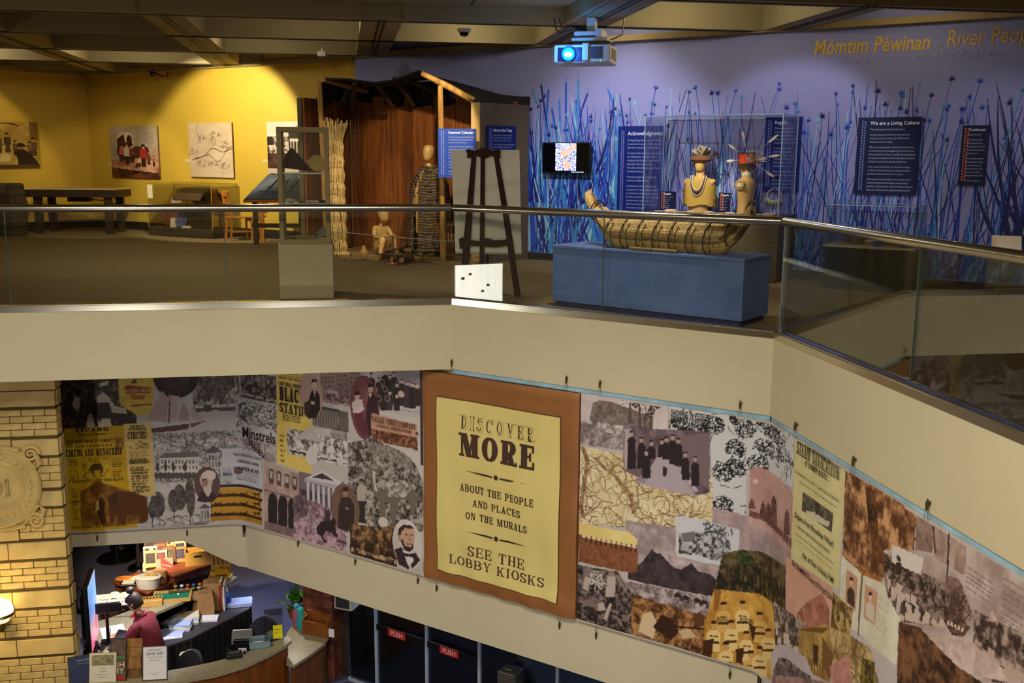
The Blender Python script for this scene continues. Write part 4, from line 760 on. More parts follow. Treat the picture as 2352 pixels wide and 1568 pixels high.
# ------------------------------------------------------------------ brown banner
brown = mat('brown_banner_cloth',(146,96,54),.5,var=.12,scale=2.2,spec=.35)
bt_ = thing('mural_sign_banner','brown fabric banner reading DISCOVER MORE about the people and places','banner',S((sB0+sB1)/2,-3.4))
zt,zb = -.84,-3.38
def bsurf(s_,z,off=0.):
    k = (zt-z)/(zt-zb); e = min(s_-sB0,sB1-s_)
    w = .012*math.sin(s_*3.3+z*.7)+.008*math.sin(s_*17+z*2.2)*(.25+k*k) + .008*math.sin(z*5+s_*3)
    if z < zb+.28: w += .014*math.sin((zb+.28-z)/.28*math.pi)*(1+.5*math.sin(s_*13+z*9))
    if z > zt-.12: w += .012*math.sin((z-zt+.12)/.12*math.pi)
    if e < .05: w -= (.05-e)*.4
    return S(s_,z,.035+w+off)
def bgrid(s0,s1,z0,z1,nx,nz,off,name,m,parent,thick=0.):
    mb = MB(); g = [[bsurf(s0+(s1-s0)*i/nx,z0+(z1-z0)*j/nz,off) for i in range(nx+1)] for j in range(nz+1)]
    vs = [p for r in g for p in r]; k = nx+1; mb.add(vs,[(j*k+i,j*k+i+1,(j+1)*k+i+1,(j+1)*k+i) for j in range(nz) for i in range(nx)])
    if thick:
        b = [[bsurf(s0+(s1-s0)*i/nx,z0+(z1-z0)*j/nz,off-thick) for i in range(nx+1)] for j in range(nz+1)]
        rim = [g[0][i] for i in range(k)] + [g[j][nx] for j in range(1,nz+1)] + [g[nz][i] for i in range(nx-1,-1,-1)] + [g[j][0] for j in range(nz-1,0,-1)]
        rb = [b[0][i] for i in range(k)] + [b[j][nx] for j in range(1,nz+1)] + [b[nz][i] for i in range(nx-1,-1,-1)] + [b[j][0] for j in range(nz-1,0,-1)]
        mb.loft([rim,rb],cap=False)
    return mb.build(name,m,parent,True)
bgrid(sB0,sB1,zb,zt,46,60,0,'cloth',brown,bt_,.05)
a,b = uvs(1008,912),uvs(1290,1384); px0,px1,pz1,pz0 = a[0],uvs(1290,1100)[0],uvs(1150,933)[1],uvs(1150,1342)[1]
bgrid(px0-.012,px1+.012,pz0-.012,pz1+.012,34,50,.004,'panel_border',mat('border_ink',(92,62,30),.6),bt_)
bgrid(px0,px1,pz0,pz1,34,50,.008,'cream_panel',mat('cream_print',(222,206,132),.5,var=.05,scale=2,spec=.35),bt_)
dk = mat('banner_ink',(70,44,38),.6,var=.05)
fcol = mat('outline_ink',(150,110,70),.6,var=.05)
def bline(txt,u0,v0,u1,H,T,h_,name,m,off=.013,sf=.08):
    """one object for each letter of a line on the banner, starting from the measured lower left corner"""
    a,b = uvs(u0,v0),uvs(u1,v0); cx = (px0+px1)/2; P,w0 = slab_text(txt,H,1.,T,h_,sf); k = (b[0]-a[0])/w0; x = -w0/2
    for ch in txt:
        w = WID.get(ch,.78); mb = MB()
        if ch != ' ':
            put(mb,[[((x+p*H)*k,q*H) for p,q in poly] for poly in slab(ch,w,T,h_,sf)],lambda X,Y: bsurf(cx+X,a[1]+Y,off)); mb.build(name,m,bt_)
        x += (w+.13)*H
bline('DISCOVER',1062,983,1236,.168,.26,.12,'letter',dk,.011)
bline('DISCOVER',1062,982.4,1236,.162,.17,.05,'letter_face',MATS['cream_print'],.014,.05)
bline('MORE',1062,1043.5,1236,.275,.28,.11,'letter',dk)
bline('ABOUT THE PEOPLE',1063,1124.5,1234,.09,.2,.1,'letter',dk); bline('AND PLACES',1092,1162,1204,.085,.2,.1,'letter',dk); bline('ON THE MURALS',1077,1189,1219,.085,.2,.1,'letter',dk)
bline('SEE THE',1085,1273,1214,.12,.15,.07,'letter',dk); bline('LOBBY KIOSKS',1042,1289,1258,.11,.15,.07,'letter',dk)
for v in (1096,1237):
    z_ = uvs(1150,v)[1]; cx = (px0+px1)/2; mb = MB()
    for sg in (-1,1): put(mb,[[(sg*.05,-.012),(sg*.16,-.012),(sg*.42,.006),(sg*.16,.012),(sg*.05,.008)]],lambda x,y: bsurf(cx+x,z_+y,.013))
    put(mb,[[(.03*math.cos(t/8*math.pi),.03*math.sin(t/8*math.pi)) for t in range(16)]],lambda x,y: bsurf(cx+x,z_+y,.013)); mb.build('ornament',dk,bt_)
# ================================================================== blue wall print and panels
def W(s_,z,off=0.): return BP + dBl*s_ - nBl*off + Vector((0,0,z))
def ws(u,v,off=0.):
    p = onp(u,v,BP-nBl*off,BQ-nBl*off); return ((Vector((p.x,p.y,0))-(BP-nBl*off)).dot(dBl),p.z)
rr = random.Random(11)
blues = [lin(c) for c in ((34,34,120),(40,48,150),(30,80,190),(46,110,205),(70,150,210),(128,188,214),(60,130,190),(24,30,90),(150,196,220))]
reed = MB(); cnt = [0]
def blade(s0,z0,s1,z1,w,bend,col,tip=.1):
    cnt[0] += 1; off = .0015+.0035*((cnt[0]*37) % 101)/101; n = 6; pts = []
    for i in range(n+1):
        t = i/n; x = s0+(s1-s0)*t+bend*math.sin(math.pi*t); z = z0+(z1-z0)*t; ww = w*(1-t)**.7+w*tip*t if tip < .9 else w; pts.append((x,z,ww/2))
    reed.col = col; k = len(reed.v)
    reed.add([W(x-h,z,off) for x,z,h in pts]+[W(x+h,z,off) for x,z,h in pts],[(i,i+n+1,i+n+2,i+1) for i in range(n)])
def headf(s_,z,r,col,lean=0.):
    cnt[0] += 1; off = .0055+.001*((cnt[0]*37) % 101)/101; reed.col = col
    for k in range(7):
        a = math.radians(90+lean+(k-3)*44+rr.uniform(-12,12)); l = r*rr.uniform(.7,1.3); b = r*.22
        reed.add([W(s_-b*math.sin(a),z+b*math.cos(a)-.02,off),W(s_+b*math.sin(a),z-b*math.cos(a)-.02,off),W(s_+l*math.cos(a),z+l*math.sin(a),off)],[(0,1,2)])
sL = ws(1214,400)[0]; sM = ws(1450,400)[0]; sR = 9.4
for k in range(250):   # broad crossing leaves behind the screen
    s0 = rr.uniform(sL,sM+.3); l = rr.uniform(-.5,.5); z0 = rr.choice([.12,.12,.12,.5,.9]); z1 = z0+rr.uniform(.6,1.9)
    s1 = max(sL,s0+l)
    blade(s0,z0,s1,min(z1,2.55),rr.uniform(.02,.075),rr.uniform(-.12,.12)*(1 if s0 > sL+.2 else 0),rr.choice(blues[:9]))
for u,v,vb in [(1243,195,275),(1260,205,290),(1300,190,300),(1328,182,265),(1396,205,240),(1268,250,300),(1350,215,250),(1222,205,240),(1285,230,280)]:
    a,b = ws(u,v),ws(u-rr.uniform(-14,14),vb); c = rr.choice(blues[:4]+blues[6:8])
    blade(b[0],b[1],a[0],a[1],.035,0,c,.95); blade(b[0]+(b[0]-a[0])*3,.3,b[0],b[1],.018,0,c,.9); blade(a[0],a[1],a[0]+.01,a[1]+.1,.006,0,c)
for k in range(560):   # thin stems
    s0 = rr.uniform(sL+.02,sR); dark = rr.random() < (.45 + .3*(s0 > 3.2)); c = rr.choice(blues[:3]+blues[7:8]) if dark else rr.choice(blues[2:9])
    top = rr.uniform(1.2,2.25) if rr.random() < .75 else rr.uniform(2.2,2.6); lean = rr.gauss(0,.16)
    s1 = max(sL+.03,s0+lean*2.2)
    blade(s0,.12,s1,top,rr.uniform(.008,.02),rr.uniform(-.06,.06),c,.45)
    if top > 1.85 and rr.random() < .55: headf(s1,top,rr.uniform(.03,.055),c,-math.degrees(lean))
for k in range(520):   # leaf tufts along the floor
    s0 = rr.uniform(sL+.05,sR); blade(s0,.12,max(sL+.02,s0+rr.gauss(0,.22)),rr.uniform(.35,.95),rr.uniform(.02,.05),rr.uniform(-.08,.08),rr.choice(blues))
for k in range(26):    # dark bush at far right
    blade(ws(2352,300)[0]+rr.uniform(-.3,.6),.3,ws(2352,300)[0]+rr.uniform(-.7,.9),rr.uniform(1.2,2.6),rr.uniform(.03,.06),rr.uniform(-.2,.2),blues[7])
reed.col = None
rd = reed.build('reed_print',mat('reed_ink',kind='attr',rough=.6,spec=.3),wbl); rd['kind'] = 'stuff'
gold = mat('gold_letters',(206,166,62),.5,var=.05); lav = mat('lavender_letters',(150,148,190),.5,var=.05)
def letters(txt,s0,z0,s1,z1,size_z,m,parent,bold=0.,shear=0.):
    """one object for each printed letter along a rising line on the blue wall"""
    vs,fs = glyph_mesh(txt,bold,shear); w = max(p[0] for p in vs); k = (s1-s0)/w; x = 0
    wl = 0
    for i,ch in enumerate(txt):
        pre = glyph_mesh(txt[:i+1]+'|',bold,shear)[0]; 
        if ch == ' ': continue
        v1,f1 = glyph_mesh(ch,bold,shear); e = max(p[0] for p in glyph_mesh(txt[:i]+'|',bold,shear)[0]); b0 = max(p[0] for p in glyph_mesh('|',bold,shear)[0]); x0 = e-b0
        mb = MB(); mb.add([W(s0+(x0+px)*k,z0+(z1-z0)*(x0+px)/w+py*size_z,.006) for px,py in v1],f1); mb.build('letter',m,parent)
a,b = ws(1868,126),ws(2136,113); tw = letters('Mómtim Péwinan',a[0],a[1],b[0],b[1],.27,gold,wbl,.018,.12)
a,b = ws(2172,109),ws(2352,100); letters('River People',a[0],a[1],a[0]+(b[0]-a[0])*1.22,b[1]+.03,.29,gold,wbl,0,.12)
mb = MB(); a = ws(2154,103)
for i,j in ((0,0),(-1,-1),(1,-1),(-2,-2),(0,-2),(2,-2)): mb.add([W(a[0]+i*.028-.02,a[1]+.03+j*.055,.006),W(a[0]+i*.028+.02,a[1]+.03+j*.055,.006),W(a[0]+i*.028,a[1]+.075+j*.055,.006)],[(0,1,2)])
mb.build('triangle_emblem',lav,wbl)
a,b = ws(1930,147),ws(2304,128); letters('An exhibit by the Shingle Springs Band of Miwok Indians',a[0],a[1],b[0],b[1],.125,lav,wbl,0,.2)
navy = mat('navy_panel',(10,32,112),.5,var=.05,spec=.2); navy2 = mat('dark_navy_panel',(12,24,66),.5,var=.05,spec=.2); whitei = mat('white_print',(225,228,240),.6,var=.02); motif = mat('lilac_motif',(130,140,215),.6,var=.02); orange = mat('orange_motif',(226,104,58),.6,var=.02)
TXT = {
 'Acknowledgments': ['The Shingle Springs Band gratefully acknowledges','the culture bearers, teachers, cultural artists, and','Elders who contribute to our knowledge base.','','Our hearts are full when thinking a day of learning','with willing teachers, including Jennifer Bates,','Craig Bates, Sheila Dougherty, Charlie Kennard,','Denise Davis, Rose Enos, Sage LaPena,','Vince LaPena, Richard Burgundo, Steye Shanoda,','and Kimberly Stevenot.','','We extend our appreciation to all who have','contributed to Momtim Pewinan.','','Contributors come from many backgrounds','and experience in cultural revitalization. Some','are community members who have practiced','Roundhouse ways all their lives, some have been','introduced to the culture in recent years,','while others bring their experience in fields','such as history or linguistics.','','We value all the insight and contributions in this','effort to continue the knowledge of our traditions','provided by Mallene Tayaba, Peter Ramirez,','Kara Perry, Isaiah Martinez, Jason Hatch,','Raquel Gonzalez, Jonathan Geary, Richinda Ervin,','Jacky Calanchini, and Daniel Barnett.','','We also value the support and partnership of our','community members from neighboring tribes','and institutions and extend our gratitude to','the Sacramento History Museum for providing','a platform for our own interpretation of','Tribal culture and history.','','Finally, we acknowledge the encouragement of','the Shingle Springs Rancheria Tribal Council','membership for their support and dedication.'],
 'Regalia': ['Tribal ceremonies give us the','opportunity to experience moments','in the traditional teachings of our','Traditions, or of latest our intentions','of well-being for our communities.','','For these special occasions, we','create beautiful garments that','we refer to as Regalia or Regalia,','giving reverence to the spirit used','during ceremonies and to the','ceremonies themselves.','','We aim to create attire as close as','possible to those used by past relatives.','','Dancers and singers create regalia','that symbolizes and honors the','special qualities of animals important','to the People, such as the compassion','of the northern flicker bird, the honor','of the deer or whole gestures of','native birds reflected in the',"dancer's movements.",'','The contemporary regalia items','on display were created with a','combination of alternative and','customary materials for','educational purposes.','','Regalia created with traditional','materials are reserved for','community members to be','danced and worn in ceremony,','which is where they belong.'],
 'We are a Living Culture': ['Tribal culture grows with us through each era.','','As tribal community members, we cannot ignore the','disruptions to the pre-contact ways of life caused by','colonization, but we can adapt.','','When we are lucky enough to encounter old cultural items,','we are often amazed by the engineering and resourcefulness','of our past relatives. We hope to emulate that same ingenuity','by using what is available to us while respecting, honoring and','teaching about pre-contact materials and their uses.','','In the creation of cultural arts, it is sometimes necessary','to substitute alternative materials to maintain traditional','techniques and the continuation of our customs.','','Many resources are inaccessible to our community due to','development, pesticide contamination, private property','boundaries, roadway hazards, and lack of access to traditional','village sites. In these cases, we supplement native materials','with alternatives, to create samples for educational purposes.','','We feel this is appropriate for our community because it','gives our relatives and children the opportunity to learn','and practice traditional techniques, preparing them for the','creation of ceremonial regalia.','','Creating exclusively with pre-contact materials is a','rewarding accomplishment for the maker and the community.','','These materials are not simply purchased, they are tended','in their natural form as a plant or animal, then harvested,','processed and stored long before they are transformed into','the creations you see today.','','This can take months if not years, and requires much energy','and thought from the maker, while generating many adventures','and stories associated with each experience and creation.'],
 'Traditional': ['Ecological Knowledge','','The Indigenous people of','California maintain a vast','knowledge base of horticulture','techniques that helps provide','cultural resources.','','This knowledge, passed down','through generations, includes','resource management and','spiritual practices and is often','referred to as Traditional','Ecological Knowledge, or TEK.','','It is learned through direct','experience and contact with the','environment and is generally','passed down by Elders.','','Land management by Indigenous','peoples over thousands of years','has had a profound impact on','the California landscape that we','enjoy even now.','','Although much of that land','ends that amended by farmers,','ranchers, history and','transportation, it is still important','to all of Indigenous people to','learn of ongoing cultural impact','for future generations.','','The Shingle Springs Band has','had the privilege of developing','a TEK Department of our own.'],
 'Seasonal Calendar': ['Based on pre-contact practices, the seasonal calendar reflects','on reading, gathering, caring, crossing and re-uniting with','the natural resources available each season.','','Fall is a busy time for harvesting, processing and preserving','supplies for winter when there is time to keep warm near','the fire of the Roundhouse with family - while listening','to stories and weaving intricate art with the supplies','gathered during the year.','','In Southern, plants like redbud and redbud are coppiced,','or chopped down to approximately 6 inches during the','winter, resulting in straight shoots in the spring.','','Basketry materials, such as the','willow and redbud plants,','are gathered every','season for weaving.','','In spring, the fields','are full of flowers,','herbs, greens','and tender shoots.','','In summer, seeds and','berries are gathered','and dried for the','colder months.','','Families gather','at the river to','fish for salmon.'],
 'About the Tribe': ['The Shingle Springs Band is a federally recognized tribe','comprised of two families originating in ancestral Nisenan','and Miwok in Sacramento and El Dorado counties.','','Our tribe is a people of the unique heritage with lineage linked','to Nisenan, Miwok, Patwin, and Hawaiian ancestors.','','The people speak the Nisenan Nisenan - Miwok dialects','and understand those who have learned through a process.','','Sacramento was the first river trail in the area','of historic villages, and our people lived along it.']}
def panel(fn,w,h,head,base,name,label,mcol,hs,ts,twx,group='exhibit text panels',body=None,lh=None,hbold=.012):
    """fn(x, y, off) maps panel coordinates (origin bottom left) to space"""
    t = thing(name,label,'panel',fn(w/2,0,0),group)
    mb = MB(); vs = [fn(x,y,o) for o in (.0,.018) for x,y in ((0,0),(w,0),(w,h),(0,h))]; mb.add(vs,[(4,5,6,7),(3,2,1,0),(0,1,5,4),(1,2,6,5),(2,3,7,6),(3,0,4,7)]); bo = mb.build('board',base,t)
    mm = MB(); n = int(h*.92/(.034)); 
    for i in range(n):
        y = h*.955-i*.034; x = w*.045+.012; r_ = .012
        for q in ([(x,y),(x+2*r_,y),(x+r_,y-.026)],[(x+2.6*r_,y-.026),(x+4.6*r_,y-.026),(x+3.6*r_,y)]): mm.add([fn(*p,.0195) for p in q],[(0,1,2)] if q[1][1] < q[2][1] else [(2,1,0)])
    k = mm.build('motif_border',mcol,bo); k['kind'] = 'stuff'
    x0 = w*twx; mb = MB(); xh = min(1.,(w*.97-x0)/(hs*max(p_[0] for p_ in glyph_mesh(head,hbold)[0]))); put_text(mb,head,hs,lambda x,y: fn(x0+x*xh,h*.955-hs*.8+y,.02),hbold); k = mb.build('heading',whitei,bo); k['kind'] = 'stuff'
    L_ = body or TXT[head]; lh = lh or ts*1.32; y = h*.955-hs*1.35-ts
    mb = MB(); xk = min(1.,(w*.96-x0)/max(ts*max(p_[0] for p_ in glyph_mesh(ln,-.004,.18)[0]) for ln in L_ if ln))
    for ln in L_:
        if not ln: y -= lh*.5; continue
        if y < .02: break
        put_text(mb,ln,ts,lambda a,b: fn(x0+a*xk,y+b,.02),-.004,.18); y -= lh
    k = mb.build('body_text',mat('soft_print',(176,184,214),.6,var=.02),bo); k['kind'] = 'stuff'; return t
def wall_panel(u0,v0,u1,v1,*a,**k):
    p,q = ws(u0,v0,.02),ws(u1,v1,.02); w,h = q[0]-p[0],p[1]-q[1]
    return panel(lambda x,y,o: W(p[0]+x,q[1]+y,.015+o),w,h,*a,**k)
wall_panel(1422,290,1519,521,'Acknowledgments',navy,'text_panel','tall navy Acknowledgments panel on the reed wall beside the screen',motif,.082,.04,.21)
wall_panel(1760,269,1833,441,'Regalia',navy,'text_panel','navy Regalia panel behind the glass case, right of the mannequins',motif,.06,.036,.26)
wall_panel(1973,270,2104,449,'We are a Living Culture',navy2,'text_panel','large dark navy We are a Living Culture panel',motif,.062,.034,.2)
wall_panel(2212,288,2262,427,'Traditional',navy2,'text_panel','narrow dark panel with orange border at the right of the reed wall',orange,.042,.031,.24)
# screen on its bracket
p,q = ws(1249,327,.1),ws(1357,399,.1); fnT = lambda x,y,o: W(p[0]+x,q[1]+y,.1+o); tw_,th_ = q[0]-p[0],p[1]-q[1]
t = thing('wall_screen','black wall screen showing hands shelling, on the reed wall','screen',fnT(tw_/2,0,0))
def slabbox(fn,x0,x1,y0,y1,o0,o1,name,m,par):
    mb = MB(); mb.add([fn(x,y,o) for o in (o0,o1) for x,y in ((x0,y0),(x1,y0),(x1,y1),(x0,y1))],[(4,5,6,7),(3,2,1,0),(0,1,5,4),(1,2,6,5),(2,3,7,6),(3,0,4,7)]); return mb.build(name,m,par)
bk = mat('black_plastic',(14,14,16),.35,var=.1)
bz = slabbox(fnT,0,tw_,0,th_,0,.04,'bezel',bk,t); slabbox(fnT,tw_*.3,tw_*.7,th_*.3,th_*.7,-.08,0,'bracket',bk,t)
slabbox(fnT,.02,tw_-.02,.02,th_-.02,.04,.041,'display',mat('dark_display',(4,4,6),.15,var=.1),bz)
pic = MB(); x0,x1,y0,y1 = tw_*.285,tw_*.72,th_*.09,th_*.97; rs = random.Random(3)
n = 30
def handcol(i,j):
    x,y = i/n,j/n; d1 = abs((x-.3)*.8+(y-.55)*.2)+abs(y-.2)*.6; nz = rs.random()
    if (x-.55)**2*3+(y-.18)**2*6 < .12 or (x-.4)**2*3+(y-.62)**2*5 < .1 or (x > .5 and abs(y-(.6+(x-.5)*.75)) < .12): return lin((225+int(20*nz),160+int(30*nz),140+int(30*nz)))
    if abs(x-.5) < .28 and abs(y-.38) < .06 and nz > .4: return lin((210,205,150))
    return lin((225,230,255)) if nz > .35 else lin((60+int(60*nz),90,200))
for i in range(n):
    for j in range(n):
        pic.col = handcol(i,j); a0,a1,b0,b1 = x0+(x1-x0)*i/n,x0+(x1-x0)*(i+1)/n,y0+(y1-y0)*j/n,y0+(y1-y0)*(j+1)/n
        pic.add([fnT(a0,b0,.043),fnT(a1,b0,.043),fnT(a1,b1,.043),fnT(a0,b1,.043)],[(0,1,2,3)])
pic.build('lit_picture',mat('screen_light',kind='attr',emit=.8,rough=.3),bz)
mb = MB(); put_text(mb,'Peeled basket shell',.028,lambda a,b: fnT(tw_*.62+a,th_*.03+b,.043),.006); k = mb.build('caption',mat('screen_caption',(200,225,255),.4,emit=1.5),bz); k['kind'] = 'stuff'
# ------------------------------------------------------------------ projector
pw = mat('white_plastic',(214,206,190),.4,var=.04); pgrey = mat('grey_grille',(70,72,80),.6,var=.1)
pc = aty(1344,122,12.4); M = frame(pc.x,pc.y,pc.z,math.radians(-14)) @ Matrix.Scale(1.14,4)
t = thing('ceiling_projector','white ceiling projector with glowing blue lens','projector',pc)
mb = MB(M); mb.bbox(-.33,.27,-.05,.45,-.1,.085,.012); mb.build('body',pw,t)
mb = MB(M); mb.box(-.28,-.02,-.056,-.04,-.085,.055); mb.build('lens_recess',mat('blue_black',(10,22,70),.4),t)
mb = MB(M); mb.bbox(-.02,.05,-.07,-.04,-.085,.1,.01); mb.build('lens_bezel',pw,t); M = M
ln = MB(M @ Matrix.Translation((-.165,-.05,-.012)) @ Matrix.Rotation(math.pi/2,4,'X')); ln.lathe([(.07,-.02),(.075,.03),(.066,.035),(.06,.02)],n=24); lo = ln.build('lens_ring',mat('blue_ring',(20,90,230),.2,emit=1.2),t,True)
ln = MB(M @ Matrix.Translation((-.165,-.075,-.012)) @ Matrix.Rotation(math.pi/2,4,'X')); ln.lathe([(.0,0),(.058,0),(.05,.012),(.0,.02)],n=24); ln.build('lens',mat('blue_glow',(10,110,255),.1,emit=12),lo,True)
ln = MB(M @ Matrix.Translation((-.16,-.1,-.02)) @ Matrix.Rotation(math.pi/2,4,'X')); ln.lathe([(.0,0),(.04,0),(.0,.008)],n=20,sy=.6); ln.build('lamp_spot',mat('white_glow',(215,240,255),.1,emit=14),lo,True)
for i in range(3): MB(M).box(.062+i*.045,.1+i*.045,-.056,-.045,-.06,.06).build('intake_slot',pgrey,t)
for i in range(9): MB(M).box(.262,.276,.06+i*.035,.085+i*.035,-.055,.055).build('vent_slat',mat('beige_grille',(150,134,110),.6),t)
MB(M).box(.17,.176,-.057,-.049,-.088,-.082).build('status_light',mat('green_led',(60,255,80),.4,emit=4),t)
mb = MB(M); mb.box(-.2,.24,.1,.4,.085,.13); mb.build('mount_plate',bk,t); mb = MB(M); mb.bbox(-.16,.22,.05,.42,.13,.165,.008); mb.build('mount_tray',pw,t); mb = MB(M); mb.bbox(-.14,.1,.08,.4,.19,.235,.008); mb.build('mount_rail',pw,t); mb = MB(M); mb.bbox(.1,.16,.06,.42,.165,.26,.01); mb.build('mount_bracket',pw,t); mb = MB(M); mb.bbox(-.02,.08,.16,.26,.23,(3.27-pc.z)/1.14,.01); mb.build('ceiling_post',pw,t)
for c in ([(-.02,.2,.25),(-.15,.16,.27),(-.3,.18,.23),(-.36,.2,.27),(-.38,.22,(3.27-pc.z)/1.14)],[(-.02,.2,.26),(-.2,.2,.3),(-.3,.22,.27),(-.33,.24,(3.27-pc.z)/1.14)],[(.22,.3,.16),(.26,.32,.18),(.34,.34,.22),(.35,.36,(3.27-pc.z)/1.14)]): mb = MB(M); mb.tube(c,.007,6); mb.build('cable',bk,t)
lamp('POINT',M @ Vector((-.16,-.2,.0)),12.0,(.05,.3,1),size=.05,name='projector_glow')
# dome camera, junction box, security camera, smoke detectors, trouble light heads
dc = atz(1066,66,3.27); t = thing('dome_camera','white dome security camera under the ceiling, left of the projector','camera',dc-Vector((0,0,.1)))
mb = MB(); mb.lathe([(.09,0),(.09,-.03),(.075,-.045)],dc,20); mb.build('housing',pw,t,True); mb = MB(); mb.lathe([(.0,-.1),(.04,-.095),(.06,-.075),(.066,-.045),(.0,-.045)],dc,16); mb.build('dome',mat('smoked_dome',(20,16,16),.1,var=.1),t,True)
sc2 = atz(351,160,3.25); t = thing('security_camera','small dark security camera on a wire arm above the wagon painting','camera',sc2-Vector((0,0,.12)))
mb = MB(); mb.bbox(sc2.x-.07,sc2.x+.07,sc2.y-.06,sc2.y+.06,sc2.z-.05,sc2.z,.01); mb.build('mount',mat('tan_mount',(120,96,60),.6),t); mb = MB(); mb.ball(sc2+Vector((0,-.02,-.08)),.06); mb.build('dome',bk,t,True); mb = MB(); mb.tube([sc2+Vector((.05,0,-.06)),sc2+Vector((.18,.02,-.12)),sc2+Vector((.27,.04,-.13)),sc2+Vector((.27,.05,-.03))],.012,6); mb.build('wire_arm',bk,t)
jb = atz(740,112,3.27); t = thing('ceiling_sensor','pale boxy sensor hanging from the ceiling beam, left of the bark house','sensor',jb-Vector((0,0,.12))); mb = MB(); mb.bbox(jb.x-.07,jb.x+.07,jb.y-.05,jb.y+.05,jb.z-.12,jb.z-.04,.012); mb.build('box',pw,t); mb = MB(); mb.cyl(jb+Vector((0,0,-.05)),jb,.015); mb.build('stem',pw,t)
for u,v,lb in ((1712,22,'small smoke detector in the bright coffer, right of the projector'),(252,127,'small smoke detector in the coffer above the wagon painting')):
    p = atz(u,v,3.5); p = Vector((p.x,p.y,3.72)); t = thing('smoke_detector',lb,'detector',p-Vector((0,0,.06)),'ceiling smoke detectors'); mb = MB(); mb.lathe([(.07,0),(.07,-.03),(.05,-.05),(0,-.052)],p,16); mb.build('housing',mat('tan_plastic',(150,130,95),.6),t,True); mb = MB(); mb.lathe([(.075,0),(.075,-.008),(0,-.008)],p,16); mb.build('base_ring',pw,t)
# ------------------------------------------------------------------ yellow wall prints
def Yw(x,z,o=0.): return Yc + (YR-Yc).normalized()*x - nY*o + Vector((0,0,z))
def ys(u,v): p = onp(u,v,Yc,YR); return ((Vector((p.x,p.y,0))-Yc).length,p.z)
dYL = (YL-Yc).normalized()
def YLw(x,z,o=0.): return Yc + dYL*x - nYL*o + Vector((0,0,z))
def painted(fn,w,h,paint,name,label,cat='print',group='prints on the yellow walls',N=90):
    t = thing(name,label,cat,fn(w/2,0,0),group)
    bo = slabbox(fn,0,w,0,h,0,.035,'board',mat('board_edge',(96,66,40),.6),t)
    nx,nz = N,int(N*h/w); X,Y = np.meshgrid((np.arange(nx)+.5)/nx,(np.arange(nz)+.5)/nz); C = paint(X,Y)
    mb = MB(); vs = [fn(w*i/nx,h*j/nz,.0365) for j in range(nz+1) for i in range(nx+1)]; k = nx+1
    mb.add(vs,[(j*k+i,j*k+i+1,(j+1)*k+i+1,(j+1)*k+i) for j in range(nz) for i in range(nx)]); mb.c = [lin(C[j,i]) for j in range(nz) for i in range(nx)]; mb.build('print_face',mat('print_ink',kind='attr',rough=.5,spec=.3),bo); return t
def blob(C,X,Y,pts,col):
    m = np.zeros(X.shape,bool); n = len(pts)
    for i in range(n):
        (x0,y0),(x1,y1) = pts[i],pts[(i+1) % n]
        if y0 == y1: continue
        m ^= ((y0 > Y) != (y1 > Y)) & (X < (x1-x0)*(Y-y0)/(y1-y0)+x0)
    C[m] = col
def person_blob(C,X,Y,x,y,h,coat,legs=(50,34,26),skin=(196,150,120),hat=(40,28,22)):
    w = h*.16; blob(C,X,Y,[(x-w*.7,y),(x+w*.7,y),(x+w*.6,y+h*.5),(x-w*.6,y+h*.5)],legs); blob(C,X,Y,[(x-w,y+h*.38),(x+w,y+h*.38),(x+w*.9,y+h*.78),(x-w*.9,y+h*.78)],coat); blob(C,X,Y,[(x-w*.4,y+h*.78),(x+w*.4,y+h*.78),(x+w*.4,y+h*.93),(x-w*.4,y+h*.93)],skin); blob(C,X,Y,[(x-w*.7,y+h*.9),(x+w*.7,y+h*.9),(x+w*.35,y+h),(x-w*.35,y+h)],hat)
def mixn(X,Y,a,b,sc,seed,th=.5,con=3.): t = np.clip((fbm(X*sc,Y*sc,seed)-th)*con+.5,0,1)[...,None]; return np.array(a)*(1-t)+np.array(b)*t
def wagon(X,Y):
    C = mixn(X,Y,(150,140,128),(184,164,144),4,3); g = mixn(X,Y,(150,96,74),(214,164,134),7,5); m = Y < .36+.05*X; C[m] = g[m]; m = (Y < .2-.1*X); C[m] = mixn(X,Y,(60,30,24),(110,60,44),9,6)[m]
    blob(C,X,Y,[(.8,.5),(1,.56),(1,.36),(.75,.36)],(190,150,124))
    blob(C,X,Y,[(.12,.55),(.14,.8),(.22,.88),(.38,.9),(.47,.86),(.5,.66),(.5,.5)],(216,196,170)); blob(C,X,Y,[(.13,.5),(.15,.76),(.3,.86),(.33,.6),(.5,.6),(.56,.62),(.8,.6),(.82,.42),(.5,.36),(.2,.34)],(72,40,34)); blob(C,X,Y,[(.35,.56),(.36,.78),(.41,.84),(.46,.8),(.48,.56)],(58,32,28))
    for k in range(20): a = k*.314; blob(C,X,Y,[(.16+.05*math.cos(a),.42+.13*math.sin(a)),(.16+.06*math.cos(a),.42+.15*math.sin(a)),(.16+.06*math.cos(a+.2),.42+.15*math.sin(a+.2)),(.16+.05*math.cos(a+.2),.42+.13*math.sin(a+.2))],(52,30,24))
    for x,y,h,c in ((.24,.32,.34,(190,96,76)),(.35,.26,.42,(206,190,170)),(.45,.3,.36,(120,56,48)),(.69,.22,.44,(176,44,36)),(.54,.2,.22,(190,120,90)),(.6,.22,.2,(210,180,140)),(.8,.26,.26,(110,70,52)),(.9,.24,.2,(170,110,80))): person_blob(C,X,Y,x,y,h,c)
    blob(C,X,Y,[(.44,.12),(.46,.08),(.58,.09),(.6,.14),(.54,.15)],(36,20,18)); m = (X < .06) & (Y > .3); return C
